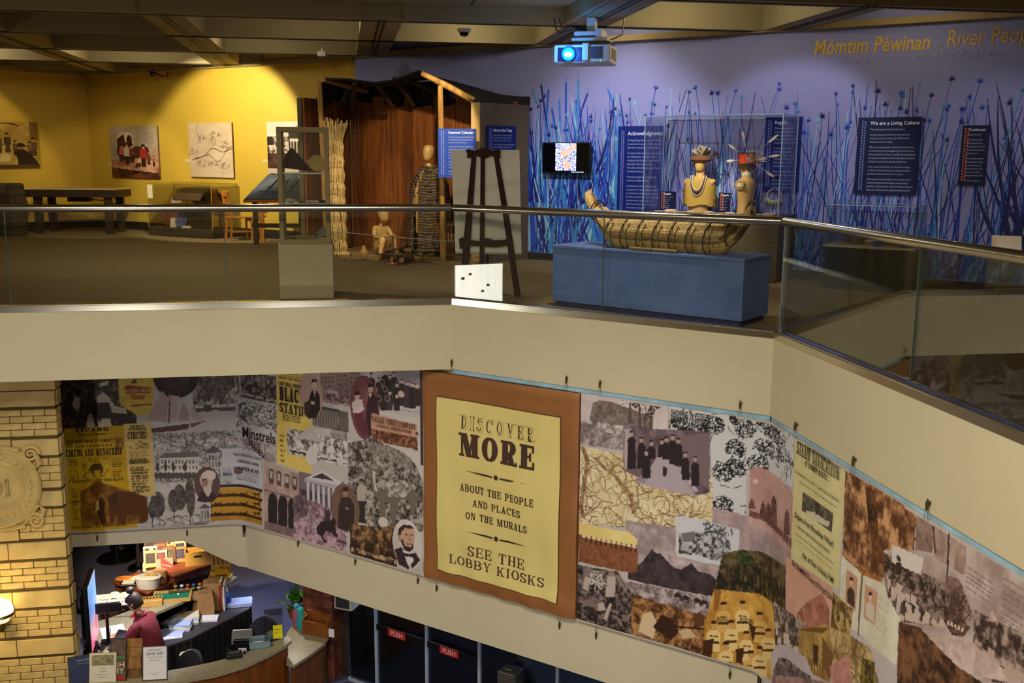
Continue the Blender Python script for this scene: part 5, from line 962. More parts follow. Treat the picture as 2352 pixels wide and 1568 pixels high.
def rivermap(X,Y):
    C = mixn(X,Y,(196,170,140),(214,190,162),3,9,.5,2)
    for b0,a,s_ in (((.3,.72),0,1),((.55,.66),0,1),((.8,.6),0,1),((.3,.26),0,1),((.55,.24),0,1),((.8,.22),0,1),((.08,.46),0,1),((.62,.78),0,1)):
        r = ((X-b0[0])/.16)**2+((Y-b0[1])/.09)**2; d = np.clip(1-r,0,1)*np.clip((fbm(X*30,Y*30,4)-.45)*5,0,1); C = C*(1-.7*d[...,None])+np.array((96,72,58))*.7*d[...,None]
    for f in (lambda x: .3+.16*np.clip((x-.2)*4,0,1)+.04*np.sin(x*9)-.16*np.exp(-((x-.68)/.14)**2)+.1*np.clip((x-.8)*5,0,1),lambda x: .3+.2*np.clip((x-.1)*2.6,0,1)+.03*np.sin(x*14)): m = np.abs(Y-f(X)) < .008; C[m & (X > .06)] = (84,66,52)
    m = np.abs(X-(.2+.05*(1-Y)+.02*np.sin(Y*20))) < .006; C[m & (Y > .62)] = (120,98,80)
    m = (fbm(X*60,Y*30,6) > .66) & (Y > .05) & (Y < .1) & (X > .6) & (X < .92); C[m] = (110,86,66); return C
def parlor(X,Y):
    C = mixn(X,Y,(164,130,52),(196,164,80),4,12); C[(X > .86) & (Y > .6)] = (128,92,34); blob(C,X,Y,[(.2,.78),(.36,.8),(.36,.85),(.2,.85)],(120,96,40)); blob(C,X,Y,[(.1,.97),(.55,.97),(.7,.92),(.68,.9),(.5,.94),(.1,.95)],(96,70,28))
    for x,y,h,c in ((.12,.34,.36,(84,64,34)),(.3,.32,.4,(96,74,36)),(.45,.34,.42,(70,52,28)),(.58,.3,.3,(110,84,40)),(.92,.26,.4,(104,80,40)),(.84,.24,.34,(120,92,46)),(.04,.36,.36,(150,120,70))): person_blob(C,X,Y,x,y,h,c,(80,60,30),(170,130,70),(44,32,18))
    blob(C,X,Y,[(.62,.02),(.6,.24),(.54,.3),(.6,.4),(.74,.4),(.86,.3),(.98,.1),(1,.02)],(46,32,16)); blob(C,X,Y,[(.62,.4),(.63,.48),(.72,.48),(.73,.4)],(150,110,56)); blob(C,X,Y,[(.6,.46),(.64,.54),(.72,.54),(.78,.46)],(36,26,14)); blob(C,X,Y,[(.2,.12),(.36,.3),(.5,.28),(.48,.14)],(214,192,124)); blob(C,X,Y,[(.1,.14),(.12,.42),(.22,.46),(.3,.3),(.22,.14)],(90,66,34)); C[Y < .07] = (84,62,30); return C
def fortpic(X,Y):
    C = mixn(X,Y,(204,188,170),(220,206,190),3,14); m = Y < .72; C[m] = mixn(X,Y,(40,28,24),(206,186,168),12,15,.5,6)[m]; m = (X > .45) & (Y < .82) & (Y > .2); C[m] = (46,34,28)
    for x in (.5,.56,.62,.7,.78,.86): blob(C,X,Y,[(x-.012,.3),(x+.012,.3),(x+.012,.66),(x-.012,.66)],(200,184,164))
    blob(C,X,Y,[(.48,.62),(.95,.6),(.95,.65),(.48,.68)],(210,192,172)); blob(C,X,Y,[(.6,.92),(.75,.85),(1,.74),(1,.82),(.7,.95)],(150,130,112)); m = (X < .4) & (Y > .1) & (Y < .4); C[m] = mixn(X,Y,(36,22,20),(90,60,50),10,16)[m]; m = Y < .1; C[m] = (190,170,150); return C
def yprint(u0,v0,u1,v1,paint,name,label):
    p,q = ys(u0,v0),ys(u1,v1); return painted(lambda x,y,o: Yw(p[0]+x,q[1]+y,o+.01),q[0]-p[0],p[1]-q[1],paint,name,label)
yprint(255,291,371,410,wagon,'wagon_painting_print','painting print of settlers beside a covered wagon, on the yellow wall')
yprint(436,283,541,408,rivermap,'river_map_print','cream sketch map of a winding river on the yellow wall')
yprint(616,280,730,400,fortpic,'timber_photo_print','pale photo print of timber framing, behind the tall glass case')
def yls(u,v): p = onp(u,v,Yc,YL); return ((Vector((p.x,p.y,0))-Yc).length,p.z)
a,b = yls(82,281),yls(86,385); hL = a[1]-b[1]; painted(lambda x,y,o: YLw(a[0]+1.15-x,b[1]+y,o+.01),1.15,hL,parlor,'parlor_scene_print','sepia print of men gathered round a table, far left on the yellow wall')
for u,v,lb in ((252,377,'small white label left of the wagon painting'),(431,369,'small white label left of the river map'),(609,370,'small white label left of the timber photo')):
    p = ys(u,v); t = thing('wall_label',lb,'label',Yw(p[0],p[1]-.02),'small labels on the yellow wall'); slabbox(lambda x,y,o: Yw(p[0]+x-.05,p[1]+y-.02,o),0,.1,0,.05,0,.008,'card',mat('white_card',(226,216,190),.6),t); mb = MB(); 
    for k in range(2): mb.add([Yw(p[0]+x,p[1]+z,.0085) for x,z in ((-.035,-.005+k*.015),(.03,-.005+k*.015),(.03,.0+k*.015),(-.035,.0+k*.015))],[(0,1,2,3)])
    k = mb.build('print_lines',mat('grey_print',(120,110,90),.6),t); k['kind'] = 'stuff'
# ================================================================== body helper
def skin(verts,edges,radii,root=0,sub=2):
    me = bpy.data.meshes.new('sk'); me.from_pydata([tuple(v) for v in verts],edges,[]); o = bpy.data.objects.new('sk',me); COL.objects.link(o)
    m = o.modifiers.new('s','SKIN'); m.use_smooth_shade = True
    for i,v in enumerate(me.skin_vertices[0].data):
        r = radii[i]; v.radius = (r,r) if not isinstance(r,tuple) else r; v.use_root = (i == root)
    u = o.modifiers.new('u','SUBSURF'); u.levels = sub; u.render_levels = sub
    dg = bpy.context.evaluated_depsgraph_get(); e = o.evaluated_get(dg).to_mesh()
    V = [v.co.copy() for v in e.vertices]; Fc = [tuple(p.vertices) for p in e.polygons]
    o.evaluated_get(dg).to_mesh_clear(); bpy.data.objects.remove(o); bpy.data.meshes.remove(me); return V,Fc
def part(fn,name,m,parent,smooth=False,M=None): mb = MB(M); fn(mb); return mb.build(name,m,parent,smooth)
def bx(name,m,parent,M,*a,r=0.): 
    mb = MB(M); (mb.bbox(*a,r) if r else mb.box(*a)); return mb.build(name,m,parent)
wood_red = mat('redwood',(150,86,32),.6,rgb2=(92,48,16),scale=3,stretch=(6,6,.5),bump=.2,bscale=20); wood_red2 = mat('redwood_dark',(120,64,24),.6,rgb2=(74,38,12),scale=3,stretch=(6,6,.5),bump=.2,bscale=20)
bark = mat('peeled_log',(186,140,66),.7,rgb2=(120,84,34),scale=5,stretch=(4,4,.6),bump=.3,bscale=20); tule = mat('dry_tule',(222,192,128),.75,rgb2=(140,104,50),scale=14,stretch=(6,6,.4)); tie = mat('dark_cord',(72,48,28),.8,var=.3)
clothk = mat('black_cloth',(16,12,10),.9,var=.2); olive = mat('olive_panel',(96,84,56),.6,var=.06); greyp = mat('taupe_panel',(88,76,62),.7,var=.06); creamp = mat('cream_edge',(176,146,86),.6)
manq = mat('mannequin_tan',(178,142,88),.35,var=.05)
# ------------------------------------------------------------------ bark house
BWp = BP - nBl*.28
hut = thing('bark_house','redwood bark house exhibit with log posts and black cloth roof','house',Vector((-1.7,16.4,0)))
rp = random.Random(5)
s = -3.85; 
while s < -.5:
    w = rp.uniform(.18,.27); h = rp.uniform(2.35,2.6); a,b = BWp+dBl*s,BWp+dBl*(s+w-.008); o = -nBl*rp.uniform(.02,.05)
    mb = MB(); mb.ext([tuple((a)[:2]),tuple(b[:2]),tuple((b+o)[:2]),tuple((a+o)[:2])],.03,h); mb.build('plank',rp.choice([wood_red,wood_red,wood_red2]),hut); s += w
fl0,fl1 = Vector((-3.36,16.35,0)),Vector((-2.86,17.72,0)); nl = Vector((1,-.34,0)).normalized()
s = 0; Ld = (fl1-fl0).length; d_ = (fl1-fl0).normalized()
while s < Ld:
    w = rp.uniform(.18,.25); a,b = fl0+d_*s,fl0+d_*min(Ld,s+w-.008); o = nl*rp.uniform(.03,.05); mb = MB(); mb.ext([tuple(a[:2]),tuple(b[:2]),tuple((b+o)[:2]),tuple((a+o)[:2])],.03,2.5); mb.build('plank',rp.choice([wood_red,wood_red2]),hut); s += w
mb = MB(); mb.ext([tuple((fl0-nl*.02)[:2]),tuple((fl1-nl*.02)[:2]),tuple((fl1-nl*.1)[:2]),tuple((fl0-nl*.1)[:2])],0,2.5); mb.build('side_panel',olive,hut)
fr0,fr1 = Vector((-.5,15.22,0)),Vector((.24,15.93,0)); dr = (fr1-fr0).normalized(); nr = Vector((dr.y,-dr.x,0))
mb = MB(); mb.ext([tuple(fr0[:2]),tuple(fr1[:2]),tuple((fr1-nr*.08)[:2]),tuple((fr0-nr*.08)[:2])],0,2.39); mb.build('side_panel',greyp,hut)
mb = MB(); mb.box(fr0.x-.13,fr0.x,fr0.y-.01,fr0.y+.06,0,2.39); mb.build('end_board',creamp,hut)
mat_s = mat('sand_mat',(140,112,70),.9,var=.25,scale=20,bump=.4,bscale=80)
mb = MB(); mb.ext([(-3.05,16.45),(-2.5,16.2),(-1.6,15.55),(-1.0,15.1),(-.55,15.1),(-.2,15.75),tuple((BWp+dBl*-.9)[:2]),tuple((BWp+dBl*-3.8)[:2])],0,.03); mb.build('earth_floor',mat_s,hut)
pL,pR = Vector((-2.98,15.95,0)),atz(1018,604,0); zt1 = onp(1013,197,pR,pR+Vector((1,0,0))).z
part(lambda m: m.tube([pL+Vector((.03,0,0)),pL+Vector((.01,0,1.3)),pL+Vector((-.03,0,2.72))],[.05,.045,.04],10),'post',bark,hut,True)
part(lambda m: m.tube([pR,pR+Vector((-.01,0,1.2)),pR+Vector((-.03,0,zt1))],[.047,.043,.04],10),'post',bark,hut,True)
ra,rb_ = aty(968,168,15.25),aty(1088,231,15.3); part(lambda m: m.tube([ra,(ra+rb_)/2+Vector((0,0,.01)),rb_],[.04,.05,.05],10),'rafter',bark,hut,True)
lt = aty(742,182,16.0); part(lambda m: m.tube([lt,lt+Vector((.5,1.2,-.1))],.045,10),'rafter',bark,hut,True)
for u0,v0,u1,v1 in ((868,195,900,245),(905,180,950,240),(930,180,1060,240),(815,190,810,250)): a,b = aty(u0,v0,15.9),aty(u1,v1,16.6); part(lambda m: m.tube([a,b],.04,8),'rafter',mat('dark_log',(60,40,20),.8),hut,True)
fe = [aty(u,v,y) for u,v,y in ((720,245,16.2),(742,178,16.0),(800,180,15.9),(860,188,15.8),(905,182,15.6),(962,160,15.25),(1030,198,15.25),(1092,232,15.25),(1150,238,15.6),(1216,243,15.95))]
be = [Vector(p) for p in ((-3.0,17.75,2.5),(-2.9,17.7,2.75),(-2.5,17.45,2.78),(-2.1,17.2,2.78),(-1.7,16.95,2.8),(-1.2,16.65,2.85),(-.7,16.3,2.7),(-.2,16.0,2.55),(.05,15.9,2.52),(.26,15.97,2.52))]
mb = MB(); mb.loft([[f,f*.5+b*.5+Vector((0,0,-.03)),b,b+Vector((0,0,-.012)),f*.5+b*.5+Vector((0,0,-.045)),f+Vector((0,0,-.03))] for f,b in zip(fe,be)]); mb.build('cloth_roof',clothk,hut,True)
mb = MB(); mb.loft([[BWp+dBl*-4.2+nBl*.1+Vector((0,0,z)),BWp+dBl*-1.9+nBl*.1+Vector((0,0,z)),BWp+dBl*-1.9+nBl*.12+Vector((0,0,z)),BWp+dBl*-4.2+nBl*.12+Vector((0,0,z))] for z in (2.2,2.8)]); mb.build('back_curtain',clothk,hut)
# seasonal calendar and tribe panels on the house
p,q = aty(1006,295,14.95),aty(1094,408,14.95); panel(lambda x,y,o: Vector((p.x+x,14.97-o,q.z+y)),q.x-p.x,p.z-q.z,'Seasonal Calendar',mat('royal_blue_panel',(16,62,170),.4,var=.04),'text_panel','bright blue Seasonal Calendar panel in front of the bark house',motif,.05,.03,.27)
h0 = onp(1116,288,fr0,fr1); h1 = onp(1181,415,fr0,fr1); wP = (Vector((h1.x,h1.y,0))-Vector((h0.x,h0.y,0))).length; b0 = Vector((h0.x,h0.y,0))
panel(lambda x,y,o: b0+dr*x+nr*(o+.012)+Vector((0,0,h1.z+y)),wP,h0.z-h1.z,'About the Tribe',navy,'text_panel','navy About the Tribe panel on the grey side of the bark house, behind the easel',motif,.06,.03,.2)
# tule bundle column
tb = Vector((aty(775,560,16.05).x,16.05,0)); t = thing('tule_bundle','tall bundle of dry tule reeds tied in bands, at the left of the bark house','reed bundle',tb)
def straws(m,z0,z1,r0,r1,n,seed,jag=.03,flare=0.):
    q = random.Random(seed)
    for i in range(n):
        a = 2*math.pi*i/n+q.uniform(-.06,.06); r = q.uniform(.94,1.06)
        m.tube([tb+Vector((math.cos(a)*r0*r,math.sin(a)*r0*r,z0+q.uniform(-jag,0))),tb+Vector((math.cos(a)*max(r0,r1)*r*1.17,math.sin(a)*max(r0,r1)*r*1.17,(z0+z1)/2)),tb+Vector((math.cos(a)*(r1+flare*q.random())*r,math.sin(a)*(r1+flare*q.random())*r,z1+q.uniform(-jag,jag)))],q.uniform(.009,.013),5)
zs = [.05,.3,.57,.78,1.0,1.2,1.42,1.63,1.85]; 
for i in range(len(zs)-1):
    k = part(lambda m: straws(m,zs[i]-.02,zs[i+1],.128-.003*i,.118-.003*i,44,i),'reed_band',tule,t); k['kind'] = 'stuff'
    part(lambda m: m.lathe([(.122-.003*i,zs[i+1]-.02),(.138-.003*i,zs[i+1]),(.122-.003*i,zs[i+1]+.02)],tb,24),'cord',tie,t)
k = part(lambda m: straws(m,1.83,2.13,.1,.13,46,77,.06,.09),'reed_tips',tule,t); k['kind'] = 'stuff'
k = part(lambda m: straws(m,0,.1,.16,.125,40,78,.0),'reed_foot',tule,t); k['kind'] = 'stuff'
part(lambda m: m.lathe([(.1,0),(.115,.3),(.105,1.9),(.08,2.0)],tb,20),'core',mat('tule_core',(110,78,34),.9),t)
# hanging net behind the bundle
hb = aty(812,400,16.5); t = thing('hanging_net','dark knotted net strip hanging inside the bark house','net',hb+Vector((0,0,-.05))); 
for i in range(5): part(lambda m: m.tube([hb+Vector((-.09+i*.045,0,1.0)),hb+Vector((-.08+i*.045,.01,.4)),hb+Vector((-.05+i*.03,0,-.05))],.006,5),'cord',mat('net_cord',(70,42,18),.8),t)
for i in range(24): part(lambda m: m.tube([hb+Vector((-.09+.001*i,0,1.0-i*.042)),hb+Vector((.09-.001*i,0,.99-i*.042))],.005,4),'cross_cord',MATS['net_cord'],t)
# ------------------------------------------------------------------ mannequins of the bark house
def head_ring(m,c,h,w,d,yaw,mtr=None,nose=True):
    """smooth egg head: loft of ellipses, chin forward; yaw turns the face"""
    R = Matrix.Rotation(yaw,4,'Z'); prof = [(-.5,.34,.12),(-.46,.52,.14),(-.36,.72,.12),(-.2,.86,.06),(0,.96,.01),(.2,1.,-.03),(.36,.9,-.05),(.45,.66,-.05),(.495,.3,-.05),(.5,.05,-.05)]
    m.loft([[Vector(c)+R @ Vector((math.cos(t)*w/2*k,math.sin(t)*d/2*k*(1.0)-f*d,z*h)) for t in [2*math.pi*j/16 for j in range(16)]] for z,k,f in prof])
sp_ = atz(878,586,.03); base = Vector((sp_.x,sp_.y+.1,.03))
t = thing('seated_mannequin','tan child mannequin seated with hands on knees beside the fire','mannequin',base)
V = [(0,.1,.1),(0,.09,.22),(.0,.06,.36),(0,.05,.43),(.01,.04,.5),  # pelvis..neck 0-4
     (.11,.05,.41),(.15,-.03,.28),(.08,-.16,.3),        # R arm 5-7
     (-.11,.06,.41),(-.15,-.02,.28),(-.03,-.16,.3),     # L arm
     (.07,.06,.09),(.1,-.16,.3),(.12,-.17,.06),(.13,-.24,.02),  # R leg 11-14
     (-.07,.07,.09),(-.06,-.15,.31),(-.15,-.2,.06),(-.17,-.27,.02)]
E_ = [(0,1),(1,2),(2,3),(3,4),(2,5),(5,6),(6,7),(2,8),(8,9),(9,10),(0,11),(11,12),(12,13),(13,14),(0,15),(15,16),(16,17),(17,18)]
rad = [.1,.09,.1,.045,.04,.05,.038,.028,.05,.038,.028,.07,.055,.038,.03,.07,.055,.038,.03]
RZ = Matrix.Translation(base) @ Matrix.Rotation(math.radians(35),4,'Z') @ Matrix.Scale(1.04,4)
vv,ff = skin(V,E_,rad)
def bodyf(m):
    m.add(vv,ff); head_ring(m,(.015,.0,.63),.25,.18,.21,.2)
    for hx in (.08,-.03):
        for k in range(4): m.tube([(hx-.025+k*.014,-.16,.3),(hx-.03+k*.016,-.2,.31),(hx-.03+k*.016,-.215,.285)],[.01,.009,.007],6)
        m.tube([(hx+.02,-.15,.3),(hx+.035,-.18,.315)],[.01,.008],6)
part(bodyf,'body',manq,t,True,RZ)
part(lambda m: m.loft([[(-.13,-.16,.3),(-.03,-.17,.33),(.02,-.1,.2)],[(-.16,-.19,.2),(-.05,-.2,.25),(.0,-.1,.15)],[(-.19,-.14,.12),(-.08,-.2,.18),(-.02,-.08,.1)]]),'skin_wrap',mat('buckskin',(176,142,84),.8),t,True,RZ)
ff_ = atz(985,590,.03); base = Vector((ff_.x,ff_.y+.12,.03)); RZ = Matrix.Translation(base) @ Matrix.Rotation(math.radians(-30),4,'Z')
t = thing('cloaked_mannequin','standing mannequin wearing a long grey fur cloak in the bark house','mannequin',base)
V = [(0,0,.88),(0,0,1.05),(0,0,1.27),(0,0,1.38),(0,-.01,1.48),(.17,0,1.3),(.22,-.02,1.05),(.17,-.14,.86),(-.17,0,1.3),(-.22,-.02,1.05),(-.15,-.16,.86),(.09,0,.8),(.09,0,.46),(.09,.02,.08),(.09,-.1,.03),(-.09,0,.8),(-.09,-.02,.46),(-.1,0,.08),(-.11,-.12,.03)]
vv2,ff2 = skin(V,E_,[.12,.11,.13,.055,.05,.06,.042,.03,.06,.042,.03,.085,.058,.036,.03,.085,.058,.036,.03])
def bodyg(m):
    m.add(vv2,ff2); head_ring(m,(0,-.01,1.62),.25,.17,.2,0)
    for sx in (.17,-.15):
        for k in range(4): m.tube([(sx-.02+k*.014,-.15,.84),(sx-.02+k*.014,-.18,.8),(sx-.02+k*.014,-.17,.77)],[.01,.009,.007],6)
        m.tube([(sx,-.15,.86),(sx-.03,-.2,.84)],[.011,.008],6)
part(bodyg,'body',manq,t,True,RZ)
fur = mat('rabbit_fur',(112,92,72),.95,rgb2=(58,46,38),scale=18,bump=1.,bscale=60)
def cloak(m):
    q = random.Random(2)
    for k in range(30):
        z = 1.4-k*.044; w = .1+min(1,k/6)*.17+k*.0022; pts = []
        for j in range(19):
            a = math.radians(-98+j*336/18)
            pts.append((math.cos(a)*w*1.12+q.uniform(-.008,.008),math.sin(a)*w*.78+.02+q.uniform(-.008,.008),z+q.uniform(-.01,.01)-.01*math.sin(j)))
        m.tube(pts,[.022+.008*q.random() for _ in pts],6)
k = part(cloak,'fur_cloak',fur,t,True,RZ); k['label'] = 'grey brown fur cloak'
part(lambda m: m.loft([[(-.12,-.19,z),(-.02,-.21,z),(-.02,-.19,z),(-.12,-.17,z)] for z in (1.0,.8,.6,.38)]),'buckskin_strip',MATS['buckskin'],t,False,RZ)
part(lambda m: m.tube([(.06+.05*math.cos(a*.5),-.1+.05*math.sin(a*.5),1.42-.015*abs(6-a)) for a in range(13)],.008,6),'bead_necklace',tie,t,True,RZ)
# fire, logs, gourd, blue stone vessel, leaf pile, carrying basket
logm = mat('fire_log',(96,70,44),.85,rgb2=(44,30,20),scale=8,bump=.4,bscale=30); cutm = mat('log_end',(176,136,84),.8,rgb2=(130,92,50),scale=12)
def flog(u0,v0,u1,v1,z,r,label,dy=0.):
    a,b = atz(u0,v0,z),atz(u1,v1,z); b.y += dy; t = thing('fire_log',label,'log',(a+b)/2-Vector((0,0,r)),'logs of the campfire'); part(lambda m: m.tube([a,(a*2+b)/3+Vector((0,0,.01)),b],[r,r*1.06,r*.95],10),'log',logm,t,True)
    for e,d in ((a,a-b),(b,b-a)): part(lambda m: m.cyl(e,e+d.normalized()*.006,r*.9,r*.88,10),'cut_end',cutm,t)
flog(872,590,905,588,.07,.05,'short campfire log at the left front'); flog(900,596,945,592,.08,.045,'campfire log lying across the front'); flog(922,597,946,590,.07,.05,'campfire log with a pale cut end'); flog(885,575,940,578,.15,.04,'campfire log stacked across the top',.15); flog(912,578,934,558,.2,.035,'leaning campfire log with a crooked top')
eb = atz(905,570,.18); t = thing('fire_ember','red glowing ember light in the campfire','ember',eb); part(lambda m: m.ball(eb,.035,10,6,1.4,.8,.5),'coal',mat('ember',(255,40,24),.6,emit=3),t); part(lambda m: m.ball(eb+Vector((.09,0,.02)),.018,8,5),'coal',MATS['ember'],t)
lamp('POINT',eb+Vector((0,-.05,.06)),.6,(1,.25,.1),size=.04,name='ember_light')
gd = atz(836,592,.03); t = thing('duck_gourd','tan duck shaped gourd on the mat left of the seated mannequin','gourd',gd); gm = mat('gourd_skin',(186,140,74),.5,var=.15); part(lambda m: m.lathe([(.0,0),(.06,.01),(.075,.06),(.055,.11),(.025,.15),(.026,.18),(.0,.2)],gd,16),'body',gm,t,True); part(lambda m: m.cyl(gd+Vector((0,0,.17)),gd+Vector((-.04,-.01,.18)),.012,.004,8),'bill',gm,t)
bs_ = atz(965,582,.03); t = thing('stone_vessel','blue grey stone vessel beside the fur cloak','vessel',bs_+Vector((0,.2,0))); bs_ = bs_+Vector((0,.2,0)); sm = mat('blue_stone',(96,112,116),.7,var=.2); part(lambda m: m.lathe([(0,0),(.17,.01),(.2,.07),(.15,.13),(.08,.15),(0,.16)],bs_,18,1.2,.8),'bowl',sm,t,True); part(lambda m: m.tube([bs_+Vector((-.1,0,.1)),bs_+Vector((-.14,0,.22)),bs_+Vector((-.12,0,.33))],[.07,.05,.035],10),'neck',sm,t,True)
lfp = atz(985,596,.04); t = thing('leaf_pile','pile of long green leaves on the mat in front of the log post','leaves',lfp); q = random.Random(8); lm_ = mat('green_leaf',(120,128,56),.7,rgb2=(66,76,30),scale=9)
def leafpile(m):
    for k in range(70):
        c = lfp+Vector((q.uniform(-.28,.42),q.uniform(-.12,.3),q.uniform(0,.07))); a = q.uniform(-.6,.6)+(math.pi if q.random() < .3 else 0); l = q.uniform(.1,.22); d = Vector((math.cos(a),math.sin(a),q.uniform(-.05,.25))); n = Vector((-d.y,d.x,.1))*.018
        m.add([c,c+d*l*.4+n,c+d*l,c+d*l*.4-n],[(0,1,2,3)])
k = part(leafpile,'leaves',lm_,t); k['kind'] = 'stuff'
cb = aty(1032,560,15.5); t = thing('carrying_basket','openwork cone basket standing behind the log post','basket',Vector((cb.x,cb.y,.03))); cb.z = .03; bm_ = mat('willow_rod',(120,80,44),.7,var=.3)
for i in range(20): a = i*math.pi/10; part(lambda m: m.tube([cb+Vector((.04*math.cos(a),.04*math.sin(a),.0)),cb+Vector((.24*math.cos(a+.5),.24*math.sin(a+.5),.55))],.006,5),'rod',bm_,t); part(lambda m: m.tube([cb+Vector((.04*math.cos(a),.04*math.sin(a),.0)),cb+Vector((.24*math.cos(a-.5),.24*math.sin(a-.5),.55))],.006,5),'rod',bm_,t)
for r,z in ((.05,.02),(.11,.18),(.17,.36),(.24,.55)): part(lambda m: m.tube([cb+Vector((r*math.cos(k*.35),r*math.sin(k*.35),z)) for k in range(19)],.009,6),'hoop',bm_,t)
# stanchions and cord
steel = mat('brushed_steel',(150,144,130),.35,metal=.9)
def stanchion(p,h,label):
    t = thing('barrier_post',label,'barrier',p,'barrier posts'); part(lambda m: m.lathe([(.0,0),(.15,0),(.15,.012),(.03,.03),(.0,.03)],p,24),'base',steel,t,True); part(lambda m: m.cyl(p+Vector((0,0,.02)),p+Vector((-.02,0,h)),.013,.013,10),'post',steel,t); part(lambda m: m.ball(p+Vector((-.02,0,h)),.018,10,6),'cap',steel,t,True); return t
sA = atz(906,607,0); stanchion(sA,.42,'low barrier post in front of the seated mannequin'); sB_ = Vector((-.2,11.75,0)); stanchion(sB_,1.0,'tall barrier post right of the easel'); 
t = thing('rope_barrier','thin barrier cord strung across the bark house','cord',Vector((sA.x,sA.y,.38))); part(lambda m: m.tube([Vector((-2.95,15.8,.44)),sA+Vector((-.02,0,.41)),Vector((-1.0,14.9,.36)),Vector((-.6,15.0,.37))],.006,5),'cord',wirem,t)
# ------------------------------------------------------------------ tall glass case
vx0,vx1,vy = 0.,.565,0.; Mv = frame(-2.62,11.28,0,math.atan2(-dA.y,-dA.x)); t = thing('tall_display_case','tall olive framed glass case on a beige base, holding baskets','display case',Mv @ Vector((.28,.28,0)))
fm = mat('olive_frame',(132,114,74),.6,var=.05); bmz = mat('beige_base',(164,150,116),.6,var=.04); zb_,zt_ = .62,1.915
bx('base',bmz,t,Mv,vx0-.02,vx1+.02,vy-.02,vy+.6,0,zb_,r=.006)
for x in (vx0,vx1-.05):
    for y in (vy,vy+.53): bx('corner_post',fm,t,Mv,x,x+.05,y,y+.05,zb_,zt_)
for z in (zb_,zt_-.05):
    for y in (vy,vy+.53): bx('rail',fm,t,Mv,vx0+.05,vx1-.05,y,y+.05,z,z+.05)
    for x in (vx0,vx1-.05): bx('rail',fm,t,Mv,x,x+.05,vy+.05,vy+.53,z,z+.05)
cg = glass('case_glass',(.98,.985,.975),.5)
bx('pane',cg,t,Mv,vx0+.05,vx1-.05,vy+.02,vy+.026,zb_+.05,zt_-.05); bx('pane',cg,t,Mv,vx0+.05,vx1-.05,vy+.55,vy+.556,zb_+.05,zt_-.05); bx('pane',cg,t,Mv,vx0+.02,vx0+.026,vy+.05,vy+.53,zb_+.05,zt_-.05); bx('pane',cg,t,Mv,vx1-.03,vx1-.024,vy+.05,vy+.53,zb_+.05,zt_-.05)
sg = mat('shelf_glass',(176,190,180),.25,var=.05)
for z in (1.4,1.06): bx('shelf',sg,t,Mv,vx0+.04,vx1-.04,vy+.05,vy+.53,z,z+.012)
bask = mat('dark_basketry',(66,46,34),.8,rgb2=(30,20,16),scale=40,bump=.6,bscale=120); bask2 = mat('woven_straw',(150,122,64),.8,rgb2=(96,74,34),scale=30,stretch=(1,1,4),bump=.6,bscale=90)
b1 = Mv @ Vector((.19,.28,1.53)); tb1 = thing('burden_basket','dark cone basket tipped on its side in the tall glass case','basket',b1-Vector((0,0,.11))); Mb = Matrix.Translation(b1) @ Matrix.Rotation(math.radians(118),4,'Y'); part(lambda m: m.lathe([(.01,.2),(.04,.12),(.09,0),(.125,-.1),(.118,-.1),(.08,.0),(.03,.11)],n=20),'weave',bask,tb1,True,Mb); part(lambda m: m.lathe([(.122,-.09),(.13,-.1),(.122,-.11)],n=20),'rim',tie,tb1,True,Mb)
b2 = Mv @ Vector((.4,.25,1.505)); tb2 = thing('straw_basket','straw basket lying open towards the viewer in the tall glass case','basket',b2-Vector((0,0,.095))); Mb = Matrix.Translation(b2) @ Matrix.Rotation(math.radians(35),4,'Z') @ Matrix.Rotation(math.radians(82),4,'X'); part(lambda m: m.lathe([(.0,-.16),(.06,-.16),(.075,-.05),(.09,.08),(.082,.08),(.066,-.05),(.0,-.14)],n=22),'weave',bask2,tb2,True,Mb); part(lambda m: m.lathe([(.086,.07),(.096,.082),(.086,.09),(.08,.08)],n=22),'rim',mat('rim_straw',(176,148,84),.7),tb2,True,Mb)
q = random.Random(4); stonem = [mat('bone_white',(196,180,146),.6,var=.1),mat('dun_stone',(120,98,70),.8,var=.2),mat('dark_stone',(66,54,44),.8,var=.2)]
def relic(p,r,kind,label,m):
    t = thing('stone_tool' if kind < 2 else 'bone_piece',label,'artifact',p,'small artifacts in the tall glass case')
    if kind == 0: part(lambda b: b.ball(p+Vector((0,0,r*.5)),r,10,6,1.2,.8,.5),'stone',m,t,True)
    elif kind == 1: part(lambda b: b.lathe([(0,0),(r,.0),(r*1.05,r*.5),(r*.6,r*.9),(0,r)],p,12),'stone',m,t,True)
    else: part(lambda b: b.tube([p+Vector((-r*1.6,0,.012)),p+Vector((-r,.01,.014)),p+Vector((r,-.01,.014)),p+Vector((r*1.6,0,.015))],[.014,.008,.008,.013],8),'bone',m,t,True)
pl = ['front left','front middle','front right','back left','back middle','back right']
for i in range(6): relic(Mv @ Vector((vx0+.12+.18*(i % 3),vy+.16+.2*(i//3),zb_+.002)),[.05,.045,.06,.05,.055,.04][i],[0,2,0,1,2,0][i],['rounded dun stone','pale bone tool','whitish stone','flat topped dark stone','long bone piece','small dark stone'][i]+' on the case floor, '+pl[i],stonem[[1,0,0,2,0,2][i]])
for i in range(4): relic(Mv @ Vector((vx0+.12+.12*i,vy+.25,1.072)),[.05,.045,.04,.035][i],[0,0,2,1][i],['pale shell','grey fish shaped stone','thin bone tool','small dark stone point'][i]+' on the middle shelf of the tall glass case',stonem[[0,1,0,2][i]])
